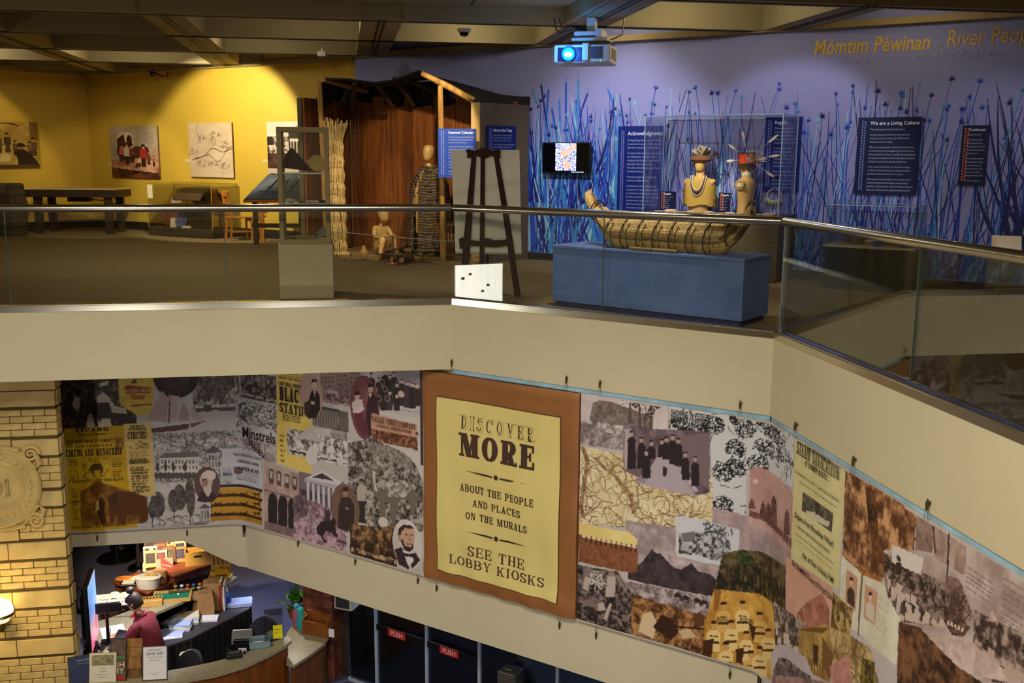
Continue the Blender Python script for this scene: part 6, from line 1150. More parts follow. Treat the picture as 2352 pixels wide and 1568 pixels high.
cp = Mv @ Vector((vx1-.16,vy+.2,zb_+.06)); t = thing('caption_card','tilted grey caption card inside the tall glass case','card',cp-Vector((0,0,.06))); Mc = Matrix.Translation(cp) @ Matrix.Rotation(.5,4,'Z') @ Matrix.Rotation(math.radians(35),4,'X') @ Matrix.Rotation(-.9,4,'Y'); bx('card',mat('grey_card',(120,124,122),.5),t,Mc,-.02,.14,-.06,.06,.0,.006); bx('stand',bk,t,None,cp.x-.02,cp.x+.03,cp.y,cp.y+.02,zb_+.001,zb_+.1)
# ------------------------------------------------------------------ easel with white board
mah = mat('mahogany',(54,20,16),.6,rgb2=(32,11,9),scale=3,stretch=(5,5,.6),spec=.15)
ey = 11.62; P_ = lambda u,v: aty(u,v,ey); t = thing('display_easel','dark mahogany easel seen from behind, by the railing corner','easel',Vector((-.3,ey,0)))
def plank(m,pts,y0,y1): m.extxz([(P_(u,v).x,P_(u,v).z) for u,v in pts],y0,y1)
part(lambda m: plank(m,[(1083,360),(1094,360),(1078,600),(1066,694),(1054,694),(1064,560)],ey-.035,ey-.005),'leg',mah,t)
part(lambda m: plank(m,[(1104,352),(1114,352),(1113,480),(1112,628),(1101,628),(1103,480)],ey-.04,ey-.012),'leg',mah,t)
part(lambda m: plank(m,[(1134,358),(1145,356),(1168,490),(1198,690),(1184,694),(1156,500)],ey-.035,ey-.005),'leg',mah,t)
part(lambda m: m.tube([Vector((-.33,ey+.03,1.6)),Vector((-.3,ey+.75,.0))],.016,8),'rear_strut',mah,t)
part(lambda m: plank(m,[(1070,345),(1076,342),(1090,346),(1104,341),(1112,340),(1122,341),(1132,346),(1143,342),(1150,346),(1148,354),(1150,361),(1142,363),(1136,360),(1128,357),(1118,362),(1104,362),(1096,357),(1086,360),(1079,362),(1072,361),(1074,354)],ey-.055,ey-.03),'crest_rail',mah,t)
part(lambda m: plank(m,[(1054,549),(1062,544),(1072,548),(1088,551),(1101,553),(1112,546),(1122,547),(1136,551),(1158,550),(1170,546),(1178,549),(1177,556),(1180,566),(1172,570),(1162,563),(1140,567),(1124,566),(1100,564),(1086,563),(1072,568),(1056,570),(1056,560)],ey-.06,ey-.03),'ledge',mah,t)
part(lambda m: m.tube([P_(1118,552)+Vector((0,-.04,0)),P_(1119,558)+Vector((.0,-.06,0)),P_(1115,563)+Vector((0,-.05,0))],.004,6),'hook',brass,t)
t2 = thing('easel_board','blank white board standing on the easel','board',Vector((-.3,ey+.01,.5))); mb = MB(); mb.extxz([(P_(u,v).x,P_(u,v).z) for u,v in ((1036,344),(1193,344),(1198,583),(1046,581))],ey,ey+.02); mb.build('board',mat('white_board',(196,192,176),.25,var=.02,spec=.6),t2); mb = MB(); mb.extxz([(P_(u,v).x,P_(u,v).z) for u,v in ((1046,578),(1198,580),(1198,584),(1046,582))],ey-.004,ey+.024); mb.build('edge_strip',mat('board_rim',(150,146,130),.5),t2)
# ------------------------------------------------------------------ blue plinth and tule boat
q0,q1,q2 = atz(1268,702,0),atz(1702,753,0),atz(1764,735,0); dq = (q1-q0).normalized(); nq = nrm(dq); Lq = (q1-q0).length; dpt = (q2-q1).length
pzt = onp(1270,562,q0,q1).z; bluep = mat('blue_plinth_paint',(88,110,166),.55,rgb2=(66,92,150),scale=4)
Mq = Matrix.Translation(q0) @ Matrix.Rotation(math.atan2(dq.y,dq.x),4,'Z'); t = thing('boat_plinth','long blue painted plinth under the tule boat','plinth',q0+dq*Lq/2)
bx('body',bluep,t,Mq,0,Lq,0,dpt,.06,pzt-.03,r=.004); bx('toe_recess',mat('dark_blue',(30,40,84),.6),t,Mq,.03,Lq-.03,.03,dpt-.03,0,.06); bx('top_board',bluep,t,Mq,-.012,Lq+.012,-.012,dpt+.012,pzt-.03,pzt,r=.004)
bc = onp(1540,545,q0+nq*.3,q1+nq*.3); bL = onp(1352,450,q0+nq*.3,q1+nq*.3); bR = onp(1727,487,q0+nq*.3,q1+nq*.3); sx = lambda p: (Vector((p.x,p.y,0))-q0).dot(dq)
xl,xr = sx(bL),sx(bR); Mk = Mq @ Matrix.Translation((0,.3,pzt)); zl,zr = bL.z-pzt,bR.z-pzt
t = thing('tule_boat','boat of bundled tule reeds tied with cords, on the blue plinth','boat',Mk @ Vector(((xl+xr)/2,0,0)))
def hull(x): # centre height and radius along the boat
    k = (x-xl)/(xr-xl); up = max(0,.2-k)/.2; up2 = max(0,k-.84)/.16
    return .1+up**1.35*(zl-.1)+up2**1.3*(zr-.1),.085*(1-.45*up-.45*up2)
def bundle(m,yo,zo,sc,seed,n=30,x0=0.,x1=1.):
    q = random.Random(seed)
    for i in range(n):
        a = 2*math.pi*i/n; pts = []; r0 = q.uniform(.88,1.05)
        for j in range(15):
            k = x0+(x1-x0)*j/14; x = xl+(xr-xl)*k; cz,r = hull(x); e = 1-min(1,max(0,abs(k-.5)-.3)/.2); r = r*sc
            pts.append((x+q.uniform(-.01,.01)-.0*k,(yo*e)+math.cos(a)*r*r0,cz+zo*e+math.sin(a)*r*r0+q.uniform(-.004,.004)))
        m.tube(pts,q.uniform(.011,.016),5)
for nm,yo,zo,sc,sd,a0,a1 in (('reed_bundle',0,.0,1.25,1,0,1),('reed_bundle',-.15,.1,.85,2,.08,.93),('reed_bundle',.16,.1,.85,3,.08,.93)):
    k = part(lambda m: bundle(m,yo,zo,sc,sd,34,a0,a1),nm,tule,t,False,Mk); k['kind'] = 'stuff'
    part(lambda m: m.tube([(xl+(xr-xl)*(a0+(a1-a0)*j/12),yo*(1-min(1,max(0,abs(a0+(a1-a0)*j/12-.5)-.3)/.2)),hull(xl+(xr-xl)*(a0+(a1-a0)*j/12))[0]+zo*(1-min(1,max(0,abs(a0+(a1-a0)*j/12-.5)-.3)/.2))) for j in range(13)],[hull(xl+(xr-xl)*(a0+(a1-a0)*j/12))[1]*sc*.97 for j in range(13)],14),'bundle_core',MATS['tule_core'],t,True,Mk)
for k in (.06,.2,.3,.4,.5,.6,.7,.8,.9):
    x = xl+(xr-xl)*k; cz,r = hull(x); e = 1-min(1,max(0,abs(k-.5)-.3)/.2)
    part(lambda m: m.tube([(x+.02*math.sin(a*.5),math.cos(a*.524)*(r*1.25+.16*e*.95+.02),cz+.05*e+math.sin(a*.524)*(r*1.1+.07*e+.02)) for a in range(13)],.008,6),'binding',tie,t,True,Mk)
    if .15 < k < .85: part(lambda m: m.tube([(x+.0,-.1,cz-.1),(x+.02,-.17,cz-.02),(x+.05,-.24,cz+.08),(x+.09,-.22,cz+.17)],.005,5),'lashing',MATS['tule_core'],t,True,Mk)
bp_ = Mk @ Vector(((xl+xr)/2,-.2,0)); t = thing('bamboo_pole','short cane pole lying on the plinth in front of the boat','pole',bp_); part(lambda m: m.tube([((xl+xr)/2-.25,-.27,.02),((xl+xr)/2+.3,-.27,.02)],.018,10),'cane',mat('cane',(110,96,50),.5),t,True,Mk); part(lambda m: m.tube([((xl+xr)/2-.0,-.27,.02),((xl+xr)/2+.012,-.27,.02)],.02,10),'node',tie,t,True,Mk)
# ------------------------------------------------------------------ regalia case with two mannequins
fo = .72; FA,FB = BP-nBl*fo,BQ-nBl*fo
def fs_(u,v): p = onp(u,v,FA,FB); return ((Vector((p.x,p.y,0))-FA).dot(dBl),p.z)
cs0,cs1 = fs_(1479,400)[0],fs_(1792,400)[0]; cz1 = fs_(1560,266)[1]; cz0 = fs_(1700,494)[1]; Mr = Matrix.Translation(FA) @ Matrix.Rotation(math.atan2(dBl.y,dBl.x),4,'Z')
t = thing('regalia_case','wide glass case on a dark olive base against the reed wall, holding regalia','display case',FA+dBl*(cs0+cs1)/2)
ob = mat('dark_olive_base',(70,58,34),.6,var=.1); bx('base',ob,t,Mr,cs0-.02,cs1+.02,-.02,fo-.06,0,cz0,r=.006)
gw = .006; cg2 = glass('acrylic',(.985,.985,.99),.45)
for nm,a in (('front_pane',(cs0,cs1,0,gw,cz0,cz1)),('side_pane',(cs0,cs0+gw,gw,fo-.08,cz0,cz1)),('side_pane',(cs1-gw,cs1,gw,fo-.08,cz0,cz1)),('top_pane',(cs0,cs1,0,fo-.08,cz1,cz1+gw))): bx(nm,cg2,t,Mr,*a)
edm = mat('acrylic_edge',(150,170,190),.2,var=.05)
for x,y in ((cs0,0),(cs1,0),(cs0,fo-.09),(cs1,fo-.09)): bx('edge_strip',edm,t,Mr,x-.006,x+.006,y-.006,y+.006,cz0,cz1)
for y in (0,fo-.09): bx('edge_strip',edm,t,Mr,cs0,cs1,y-.006,y+.006,cz1-.004,cz1+.008)
def lying(s_,z,o=.3): return Mr @ Vector((s_,o,z))
def torso(u,yaw,name,label,kind):
    s_ = fs_(u,480)[0]; e = .34; p = lying(s_,cz0,e); M = Matrix.Translation(p) @ Matrix.Rotation(yaw,4,'Z'); t = thing(name,label,'mannequin',p)
    H = (aty(u,335,p.y).z-cz0)*.88; k = H/1.0
    def f(m):
        rings = [(0,.175,.13),(.1,.172,.122),(.2,.165,.12),(.32,.19,.135),(.42,.215,.142),(.52,.226,.136),(.57,.2,.12),(.6,.12,.09),(.63,.078,.075),(.74,.072,.072)]
        m.loft([[(math.cos(a)*w*k,math.sin(a)*d*k,z*k) for a in [2*math.pi*j/20 for j in range(20)]] for z,w,d in rings])
        for sg in (-1,1): m.tube([(sg*.16*k,0,.5*k),(sg*.23*k,0,.5*k),(sg*.245*k,0,.49*k)],[.08*k,.082*k,.07*k],14)
        head_ring(m,(0,-.015*k,.83*k),.27*k,.2*k,.235*k,0)
    part(f,'body',mat('regalia_mannequin',(196,158,96),.4,var=.04),t,True,M); return t,M,k
ta,Ma,ka = torso(1583,math.radians(-28),'shawl_mannequin','mannequin torso in a yellow buckskin shirt and feather headdress, in the case','a')
buck = mat('yellow_buckskin',(206,170,78),.8,var=.08,scale=3)
part(lambda m: m.loft([[(math.cos(a)*w*ka*(1+.03*math.sin(a*5)),math.sin(a)*d*ka,(z+(.02*math.sin(a*4) if z < .2 else 0))*ka) for a in [2*math.pi*j/28 for j in range(28)]] for z,w,d in ((.12,.27,.16),(.2,.275,.16),(.35,.272,.165),(.46,.27,.165),(.53,.25,.15),(.58,.18,.12),(.61,.1,.09))],cap=False),'buckskin_shirt',buck,ta,True,Ma)
q = random.Random(6); k = part(lambda m: [m.tube([(sg*.27*ka,q.uniform(-.06,.06)*ka,z*ka),(sg*(.285+q.uniform(0,.02))*ka,q.uniform(-.06,.06)*ka,(z-.07)*ka)],.004,4) for sg in (-1,1) for z in [.15+.01*i for i in range(36)]],'fringe',mat('fringe',(150,116,52),.8),ta,False,Ma); k['kind'] = 'stuff'
beadm = [mat('bead_white',(206,190,168),.4),mat('bead_brown',(110,62,42),.4),mat('bead_dark',(52,34,28),.4)]
for i in range(4): part(lambda m: m.tube([(sx_*ka,-(float(np.interp(sz_,(.3,.46,.53,.58,.63),(.165,.165,.15,.12,.085)))*math.sqrt(max(.1,1-(sx_/.27)**2))+.012)*ka,sz_*ka) for sx_,sz_ in [((.1+.012*i)*math.sin(a*.157),.63-(.25+.03*i)*(1-a*a/100)) for a in range(-10,11)]],.013*ka,6),'bead_strand',beadm[i % 3],ta,True,Ma)
part(lambda m: [m.lathe([(0,.87*ka),(.15*ka,.86*ka),(.19*ka,.9*ka),(.18*ka,.94*ka),(.12*ka,.975*ka),(.0,.985*ka)],(0,0,0),20)],'fur_headband',mat('brown_fur',(112,76,44),.95,var=.3,scale=25,bump=.8),ta,True,Ma)
fw = mat('pale_feather',(206,196,174),.7,var=.1); fd = mat('dark_feather',(60,48,40),.7,var=.2)
def feathers(m,c,n,l,seed,tilt=0.,spread=1.):
    q = random.Random(seed)
    for i in range(n):
        a = q.uniform(0,6.28); e = q.uniform(.15,1.1)*spread; d = Vector((math.cos(a)*math.sin(e)+tilt,math.sin(a)*math.sin(e)*.8,math.cos(e))).normalized(); L_ = l*q.uniform(.7,1.1); n_ = d.cross(Vector((0,1,.2))).normalized()*L_*.1
        c0 = Vector(c); m.add([c0,c0+d*L_*.5+n_,c0+d*L_*.85+n_*.9,c0+d*L_,c0+d*L_*.85-n_*.9,c0+d*L_*.5-n_],[(0,1,2,3,4,5)])
for cc,nn,sd,mm in (((0,0,.96),46,1,fw),((.02,0,.95),18,2,fd)): k = part(lambda m: feathers(m,Vector(cc)*ka,nn,.2*ka,sd),'feather_plume',mm,ta,False,Ma); k['kind'] = 'stuff'
part(lambda m: m.tube([(-.18*ka,0,.985*ka),(.24*ka,.02,.965*ka)],.005,6),'plume_stick',tie,ta,False,Ma); k = part(lambda m: feathers(m,Vector((.25,.02,.97))*ka,26,.1*ka,3,.3,2),'feather_tuft',fd,ta,False,Ma); k['kind'] = 'stuff'
tb_,Mb2,kb = torso(1690,math.radians(-128),'headband_mannequin','bare mannequin torso with orange flicker feather headband, seen from the side','b')
part(lambda m: m.cyl((.24*kb,0,.5*kb),(.262*kb,0,.495*kb),.085*kb,.08*kb,20),'shoulder_cap',mat('tan_cap',(196,160,100),.5),tb_,True,Mb2); part(lambda m: m.cyl((.26*kb,0,.495*kb),(.27*kb,0,.495*kb),.042*kb,.04*kb,16),'arm_socket',mat('white_socket',(206,196,166),.5),tb_,True,Mb2)
ofm = mat('orange_flicker',(232,84,26),.6,rgb2=(190,54,14),scale=50,stretch=(12,12,.3)); 
def hb_(m):
    m.loft([[(math.cos(a)*.125*kb*(1+.02*z),math.sin(a)*.145*kb,(.84+z*.16)*kb) for a in [math.radians(-160+j*16.3) for j in range(20)]] for z in (0,.5,1)],cap=False,closed=False)
    m.loft([[(math.cos(a)*.12*kb,math.sin(a)*.139*kb,(.84+z*.16)*kb) for a in [math.radians(-160+j*16.3) for j in range(20)]] for z in (1,.5,0)],cap=False,closed=False)
part(hb_,'flicker_headband',ofm,tb_,True,Mb2)
for j in range(19): a = math.radians(-158+j*16.3); part(lambda m: m.tube([(math.cos(a)*.128*kb,math.sin(a)*.148*kb,.83*kb),(math.cos(a)*.128*kb,math.sin(a)*.148*kb,1.02*kb)],.004*kb,4),'quill_rib',mat('quill',(120,40,16),.6),tb_,False,Mb2)
for z0,z1,nm in ((.76,.845,'dark_fringe'),(1.0,1.03,'dark_tips')): k = part(lambda m: [m.tube([(math.cos(a)*.128*kb,math.sin(a)*.148*kb,z1*kb),(math.cos(a)*.122*kb,math.sin(a)*.14*kb,(z0+.03*math.sin(a*9))*kb)],.006*kb,4) for a in [math.radians(-160+j*5) for j in range(62)]],nm,fd,tb_,False,Mb2); k['kind'] = 'stuff'
k = part(lambda m: feathers(m,Vector((0,.13,.9))*kb,50,.2*kb,5,0,1.6),'feather_bustle',fw,tb_,False,Mb2); k['kind'] = 'stuff'
for d in ((0,-.1,.35),(0,-.28,.18),(0,-.3,-.03),(0,.38,.3),(0,.42,.05),(0,.36,-.22)):
    dv = Vector(d); c0 = Vector((0,.02+d[1]*.35,.92+d[2]*.35)); part(lambda m: (m.tube([c0*kb,(c0+dv*.55)*kb],.003,4),m.loft([[((c0+dv*f)+Vector((0,-dv.z,dv.y)).normalized()*w*s_)*kb+Vector((o,0,0)) for s_,o in ((-1,0),(0,.004),(1,0),(0,-.004))] for f,w in ((.55,.004),(.65,.022),(.85,.022),(1.,.004))])),'long_feather',fw,tb_,True,Mb2)
part(lambda m: m.lathe([(.08*kb,.63*kb),(.086*kb,.65*kb),(.084*kb,.69*kb),(.076*kb,.7*kb)],(0,0,0),18),'shell_collar',beadm[0],tb_,True,Mb2); part(lambda m: m.tube([(0,-.06*kb,.64*kb),(.02,-.12*kb,.54*kb),(-.01,-.13*kb,.4*kb)],.014,6),'bead_strand',beadm[1],tb_,True,Mb2)
# small caption panels standing in the case, shells, bundle, necklace
for u0,v0,u1,v1,lb in ((1503,440,1538,487,'small navy Regalia caption left of the buckskin mannequin'),(1639,443,1664,487,'small navy Regalia caption between the two mannequins')):
    p,q_ = fs_(u0,v0),fs_(u1,v1); panel(lambda x,y,o: Mr @ Vector((p[0]+x,.2-o,cz0+.001+y)),q_[0]-p[0],p[1]-cz0,'Regalia',navy2,'caption_sign',lb,orange,.04,.018,.24,'small caption panels in the regalia case',body=['headdress and shirt','','feather plume','fur band','shell beads','','buckskin shirt','glass beads','','flicker headband','feathers','cord','','woven by members'])
q = random.Random(9); shm = mat('pink_shell',(214,178,150),.5,var=.2)
shl = ['left end','left of the buckskin shirt','under the buckskin shirt','in front of the buckskin shirt','between the mannequins','by the small caption','under the bare torso','right of the bare torso','near the dark bundle','below the hanging necklace','at the right end','at the right corner']
for i in range(12):
    s_ = cs0+.25+(cs1-cs0-.4)*i/11; p = lying(s_,cz0,q.uniform(.06,.14)); t = thing('abalone_shell' if i % 2 else 'feather_bundle',['feather bundle','pale shell'][i % 2]+' on the floor of the regalia case, '+shl[i],'artifact',p,'small pieces on the case floor'); r = q.uniform(.05,.075)
    if i % 2: part(lambda m: m.lathe([(0,0),(r,0),(r*1.1,r*.3),(r*.7,r*.55),(0,r*.6)],p,14,1.3,.8),'shell',shm,t,True); part(lambda m: m.lathe([(r*1.05,r*.2),(r*1.14,r*.3),(r*1.0,r*.36)],p,14,1.3,.8),'lip',beadm[0],t,True)
    else:
        for j in range(5): part(lambda m: m.loft([[p+Vector((x*1.,y-.02+.02*j,z+.008)) for y,z in ((-w,0),(0,.006),(w,0),(0,-.004))] for x,w in ((-.1,.003),(-.05,.014),(.05,.016),(.11,.003))]),'feather',[fw,fd,mat('grey_feather',(130,120,104),.7)][j % 3],t,True)
p = lying(fs_(1716,480)[0],cz0,.12); t = thing('bark_bundle','dark bundle of cut sticks leaning beside the bare torso','bundle',p)
for i in range(14): a = i*.9; part(lambda m: m.tube([p+Vector((-.05+.03*math.cos(a),.03*math.sin(a),.0)),p+Vector((.03+.05*math.cos(a),.05*math.sin(a),.19))],.014,6),'stick',mat('dark_stick',(62,50,34),.8,var=.3),t)
p = W(ws(1777,455,.1)[0],ws(1777,455,.1)[1],.08); t = thing('shell_necklace','shell necklace hanging on the wall below the Regalia panel','necklace',p-Vector((0,0,.1))); part(lambda m: m.tube([p+dBl*(.1*math.sin(a*.3))+Vector((0,0,.12-.16*math.cos(a*.15)**2)) for a in range(-10,11)],.007,6),'cord',beadm[0],t,True)
for i in range(6): c = p+dBl*(-.1+.04*i)+Vector((0,0,-.03-.03*math.sin(i*.63))); part(lambda m: m.ball(c,.026,8,6,1,.4,1.3),'shell',mat('greenish_shell',(150,156,110),.3,var=.2),t,True)
part(lambda m: m.tube([p+Vector((0,0,.12)),p+nBl*.08+Vector((0,0,.12))],.004,5),'pin',wirem,t)
# ================================================================== left gallery furniture
oak = mat('honey_oak',(196,122,40),.45,rgb2=(150,86,26),scale=3,stretch=(6,6,.7)); darkw = mat('dark_table_wood',(58,38,18),.6,rgb2=(36,22,10),scale=3,stretch=(1,6,6)); slate = mat('slate_board',(66,74,84),.7,var=.12); cardm = mat('cream_card',(220,208,176),.6)
# sorting table and barrel
tA = atz(247,538,0); yt = tA.y; ztp = aty(266,434,yt).z; x1 = aty(266,434,yt).x; x0 = aty(52,436,yt).x
t = thing('map_table','dark wooden table with pale map top in the yellow corner','table',Vector(((x0+x1)/2,yt+.4,0)))
bx('apron',darkw,t,None,x0,x1,yt-.02,yt+.8,ztp-.17,ztp-.02); bx('top',mat('pale_map_top',(206,184,132),.5,var=.12,scale=5),t,None,x0,x1,yt-.02,yt+.8,ztp-.02,ztp); 
for x in (x0+.25,x1-.2):
    for y in (yt+.03,yt+.65): bx('leg',darkw,t,None,x-.07,x+.07,y,y+.1,0,ztp-.17)
bx('cable_box',bk,t,None,x0+.75,x0+1.2,yt+.3,yt+.5,ztp-.27,ztp-.18); part(lambda m: m.tube([Vector((x0+1.2,yt+.3,ztp-.22)),Vector((x0+1.5,yt+.25,ztp-.24)),Vector((x0+1.7,yt+.2,ztp-.18)),Vector((x1-.3,yt+.2,ztp-.18))],.01,6),'cable',bk,t); part(lambda m: m.tube([Vector((x0+1.72+.06*math.cos(a*.6),yt+.2,ztp-.24+.07*math.sin(a*.6))) for a in range(22)],.009,6),'cable_coil',bk,t)
bc_ = Vector((aty(24,540,19.9).x,19.9,0)); t = thing('wooden_barrel','old grey wooden barrel with iron hoops, far left','barrel',bc_); hz_ = aty(28,422,19.6).z
stv = mat('barrel_stave',(92,70,42),.8,rgb2=(58,44,28),scale=4,stretch=(8,8,.6)); iron = mat('rusty_iron',(62,56,48),.7,var=.3)
for k in range(18):
    a0,a1 = 2*math.pi*k/18+.01,2*math.pi*(k+1)/18-.01
    part(lambda m: m.loft([[bc_+Vector((math.cos(a)*r,math.sin(a)*r,z*hz_)) for a,r in ((a0,R),(a1,R),(a1,R-.025),(a0,R-.025))] for z,R in ((0,.29),(.2,.335),(.5,.355),(.8,.335),(1,.29))]),'stave',stv,t)
part(lambda m: m.lathe([(0,hz_*.95),(.28,hz_*.95),(.28,hz_*.97),(0,hz_*.97)],bc_,20),'head',stv,t)
for z,R in ((.06,.31),(.22,.342),(.4,.356),(.62,.354),(.8,.34),(.94,.31)): part(lambda m: m.lathe([(R-.004,z*hz_-.03),(R+.006,z*hz_-.03),(R+.006,z*hz_+.03),(R-.004,z*hz_+.03)],bc_,24),'hoop',iron,t)
# low glass case with trunk, jacket and plate
g0,g1 = atz(343,540,0),atz(490,549,0); dg = (g1-g0).normalized(); ng = nrm(dg); Lg = (g1-g0).length; Mg = Matrix.Translation(g0) @ Matrix.Rotation(math.atan2(dg.y,dg.x),4,'Z'); dep = .7; gz0 = .17; gz1 = aty(400,421,g1.y+.6).z
t = thing('low_display_case','low wide glass case with dark base against the yellow wall','display case',g0+dg*Lg/2)
for k in range(3): bx('base_panel',mat('dark_base_panel',(46,38,22),.5),t,Mg,Lg*k/3+.01,Lg*(k+1)/3-.01,0,.03,.01,gz0-.02)
bx('base',black,t,Mg,0,Lg,.03,dep,0,gz0-.02); bx('deck',mat('dark_deck',(66,54,32),.5),t,Mg,0,Lg,0,dep,gz0-.02,gz0)
for a in ((0,Lg,0,gw,gz0,gz1),(0,gw,gw,dep,gz0,gz1),(Lg-gw,Lg,gw,dep,gz0,gz1),(0,Lg,dep-gw,dep,gz0,gz1),(0,Lg,0,dep,gz1,gz1+gw)): bx('pane',glass('thin_case_glass',(.996,.996,.99),.4),t,Mg,*a)
ey_ = mat('pale_edge',(170,140,50),.3)
for x in (0,Lg):
    for y in (0,dep): bx('edge_strip',ey_,t,Mg,x-.005,x+.005,y-.005,y+.005,gz0,gz1)
for y in (0,dep): bx('edge_strip',ey_,t,Mg,0,Lg,y-.005,y+.005,gz1-.004,gz1+.006)
bx('notice_sheet',cardm,t,Mg,.02,.16,-.004,-.001,gz1-.3,gz1-.03)
mb = MB(Mg); put_text(mb,'1846',.14,lambda x,y: (.42+x,dep-.02,gz1-.42+y*1.6),.01); put_text(mb,'1847',.14,lambda x,y: (1.3+x,dep-.02,gz1-.3+y*1.6),.01); k = mb.build('year_lettering',mat('ochre_ink',(130,96,20),.6),t); k['kind'] = 'stuff'
tm = mat('trunk_leather',(62,42,18),.6,var=.2); c0 = Mg @ Vector((1.2,.45,gz0)); t = thing('open_trunk','open dark brown trunk with domed lid in the low glass case','trunk',c0)
bx('box',tm,t,Mg,.82,1.62,.16,.6,gz0,gz0+.42,r=.01)
part(lambda m: m.loft([[(x,.7+.42*math.cos(a)*.9-.05,gz0+.44+.36*math.sin(a)) for a in [math.radians(15+j*12) for j in range(13)]] + [(x,.7+.38*math.cos(a)*.9-.05,gz0+.44+.32*math.sin(a)) for a in [math.radians(159-j*12) for j in range(13)]] for x in (.84,1.6)]),'lid',tm,t,True,Mg @ Matrix.Translation((0,-.38,.03)) @ Matrix.Scale(.95,4))
part(lambda m: m.extxz([(.55,gz0+.62),(.62,gz0+.64),(.95,gz0+.66),(1.35,gz0+.6),(1.6,gz0+.44),(.86,gz0+.43)],.45,.48),'lid_face',tm,t,False,Mg)
for x in (.9,1.5): bx('strap',tie,t,Mg,x,x+.05,.19,.205,gz0,gz0+.42)
c0 = Mg @ Vector((.42,.4,gz0)); t = thing('leather_jacket','reddish brown leather jacket on a stand in the low glass case','jacket',c0); lj = mat('red_leather',(132,62,24),.6,var=.25,scale=4,bump=.3,bscale=14)
part(lambda m: m.loft([[(math.cos(a)*w,math.sin(a)*d,z) for a in [2*math.pi*j/18 for j in range(18)]] for z,w,d in ((.04,.3,.16),(.12,.27,.15),(.3,.2,.13),(.45,.17,.11),(.52,.1,.08),(.56,.07,.06))]),'coat',lj,t,True,Matrix.Translation(c0))
for sg in (-1,1): part(lambda m: m.tube([(sg*.13,0,.46),(sg*.23,-.02,.34),(sg*.3,-.04,.14)],[.06,.065,.06],10),'sleeve',lj,t,True,Matrix.Translation(c0))
bx('label_card',cardm,t,Matrix.Translation(c0),-.09,.1,-.12,-.11,.47,.55); bx('cuff_tie',tie,t,Matrix.Translation(c0),-.01,.01,-.13,-.12,.3,.47)
c0 = Mg @ Vector((.78,.12,gz0)); t = thing('blue_plate','blue and white plate on a stand in front of the trunk','plate',c0); Mp = Matrix.Translation(c0+Vector((0,.03,.14))) @ Matrix.Rotation(math.radians(75),4,'X') @ Matrix.Rotation(-.3,4,'Y'); part(lambda m: m.lathe([(0,.0),(.07,.0),(.13,.02),(.135,.026),(.128,.03),(.068,.012),(0,.01)],n=28),'rim_plate',mat('cobalt_glaze',(52,60,130),.2,rgb2=(120,124,160),scale=14),t,True,Mp); bx('stand',bk,t,Matrix.Translation(c0),-.05,.05,.0,.08,0,.03)
for i,(x,y,r,lb) in enumerate(((.6,.12,.0,'upright cream card left of the blue plate'),(.95,.05,1,'small flat caption card at the front of the low case'))): c0 = Mg @ Vector((x,y,gz0)); t = thing('caption_card',lb,'card',c0); bx('card',cardm,t,Matrix.Translation(c0) @ Matrix.Rotation(-.35 if not r else -1.2,4,'X'),-.1+.02*r,.1,-.003,.003,0.004,.2-.08*r); bx('foot',bk,t,Matrix.Translation(c0),-.05,.05,.0,.05,0,.006)
# two slat chairs and the sloped blue board
def chair(p,rz,label):
    M = Matrix.Translation(p) @ Matrix.Rotation(rz,4,'Z'); t = thing('slat_chair',label,'chair',p,'honey oak slat chairs')
    bx('seat',oak,t,M,-.21,.21,-.21,.21,.42,.45,r=.008)
    for x in (-.2,.165):
        bx('front_leg',oak,t,M,x,x+.035,-.2,-.165,0,.42); part(lambda m: m.loft([[(x,.17+dy,z),(x+.035,.17+dy,z),(x+.035,.205+dy,z),(x,.205+dy,z)] for z,dy in ((0,.03),(.42,0),(.92,.07))]),'rear_leg',oak,t,False,M)
        bx('stretcher',oak,t,M,x+.008,x+.027,-.17,.18,.16,.185)
    bx('apron',oak,t,M,-.17,.17,-.195,-.175,.36,.42); bx('crest_rail',oak,t,M @ Matrix.Translation((0,.05,0)),-.2,.2,.17,.2,.82,.93,r=.006); bx('back_rail',oak,t,M @ Matrix.Translation((0,.015,0)),-.17,.17,.175,.2,.5,.54)
    for k in range(6): bx('slat',oak,t,M @ Matrix.Translation((0,.03,0)),-.155+k*.056,-.125+k*.056,.18,.195,.54,.82)
    return t
chair(atz(545,553,0)+Vector((0,.2,0)),math.radians(120),'honey oak chair beside the low glass case, its back to the blue board'); chair(atz(607,548,0)+Vector((.0,.35,0)),math.radians(170),'honey oak chair pushed under the sloped blue board')
e0 = atz(580,556,0); e0.y -= .5; t = thing('sloped_display_board','sloping slate blue display board on oak legs, left of the tall glass case','display stand',Vector((e0.x+.5,e0.y+.3,0)))
zlo,zhi = aty(562,460,e0.y).z,aty(600,403,e0.y+.55).z; xa = aty(562,460,e0.y).x; Ms = Matrix.Translation((xa,e0.y-.02,zlo)) @ Matrix.Rotation(math.atan2(zhi-zlo,.55),4,'X'); Ls = math.hypot(.55,zhi-zlo)
def shear(x,y): return x+y*.45
part(lambda m: m.loft([[(shear(0,y),y,z),(shear(1.05,y),y,z),(shear(1.05,y),y,z+.03),(shear(0,y),y,z+.03)] for y,z in ((0,0),(Ls,0))]),'board',slate,t,False,Ms); bx('front_lip',oak,t,Ms,-.02,1.05,-.02,0,-.03,.01)
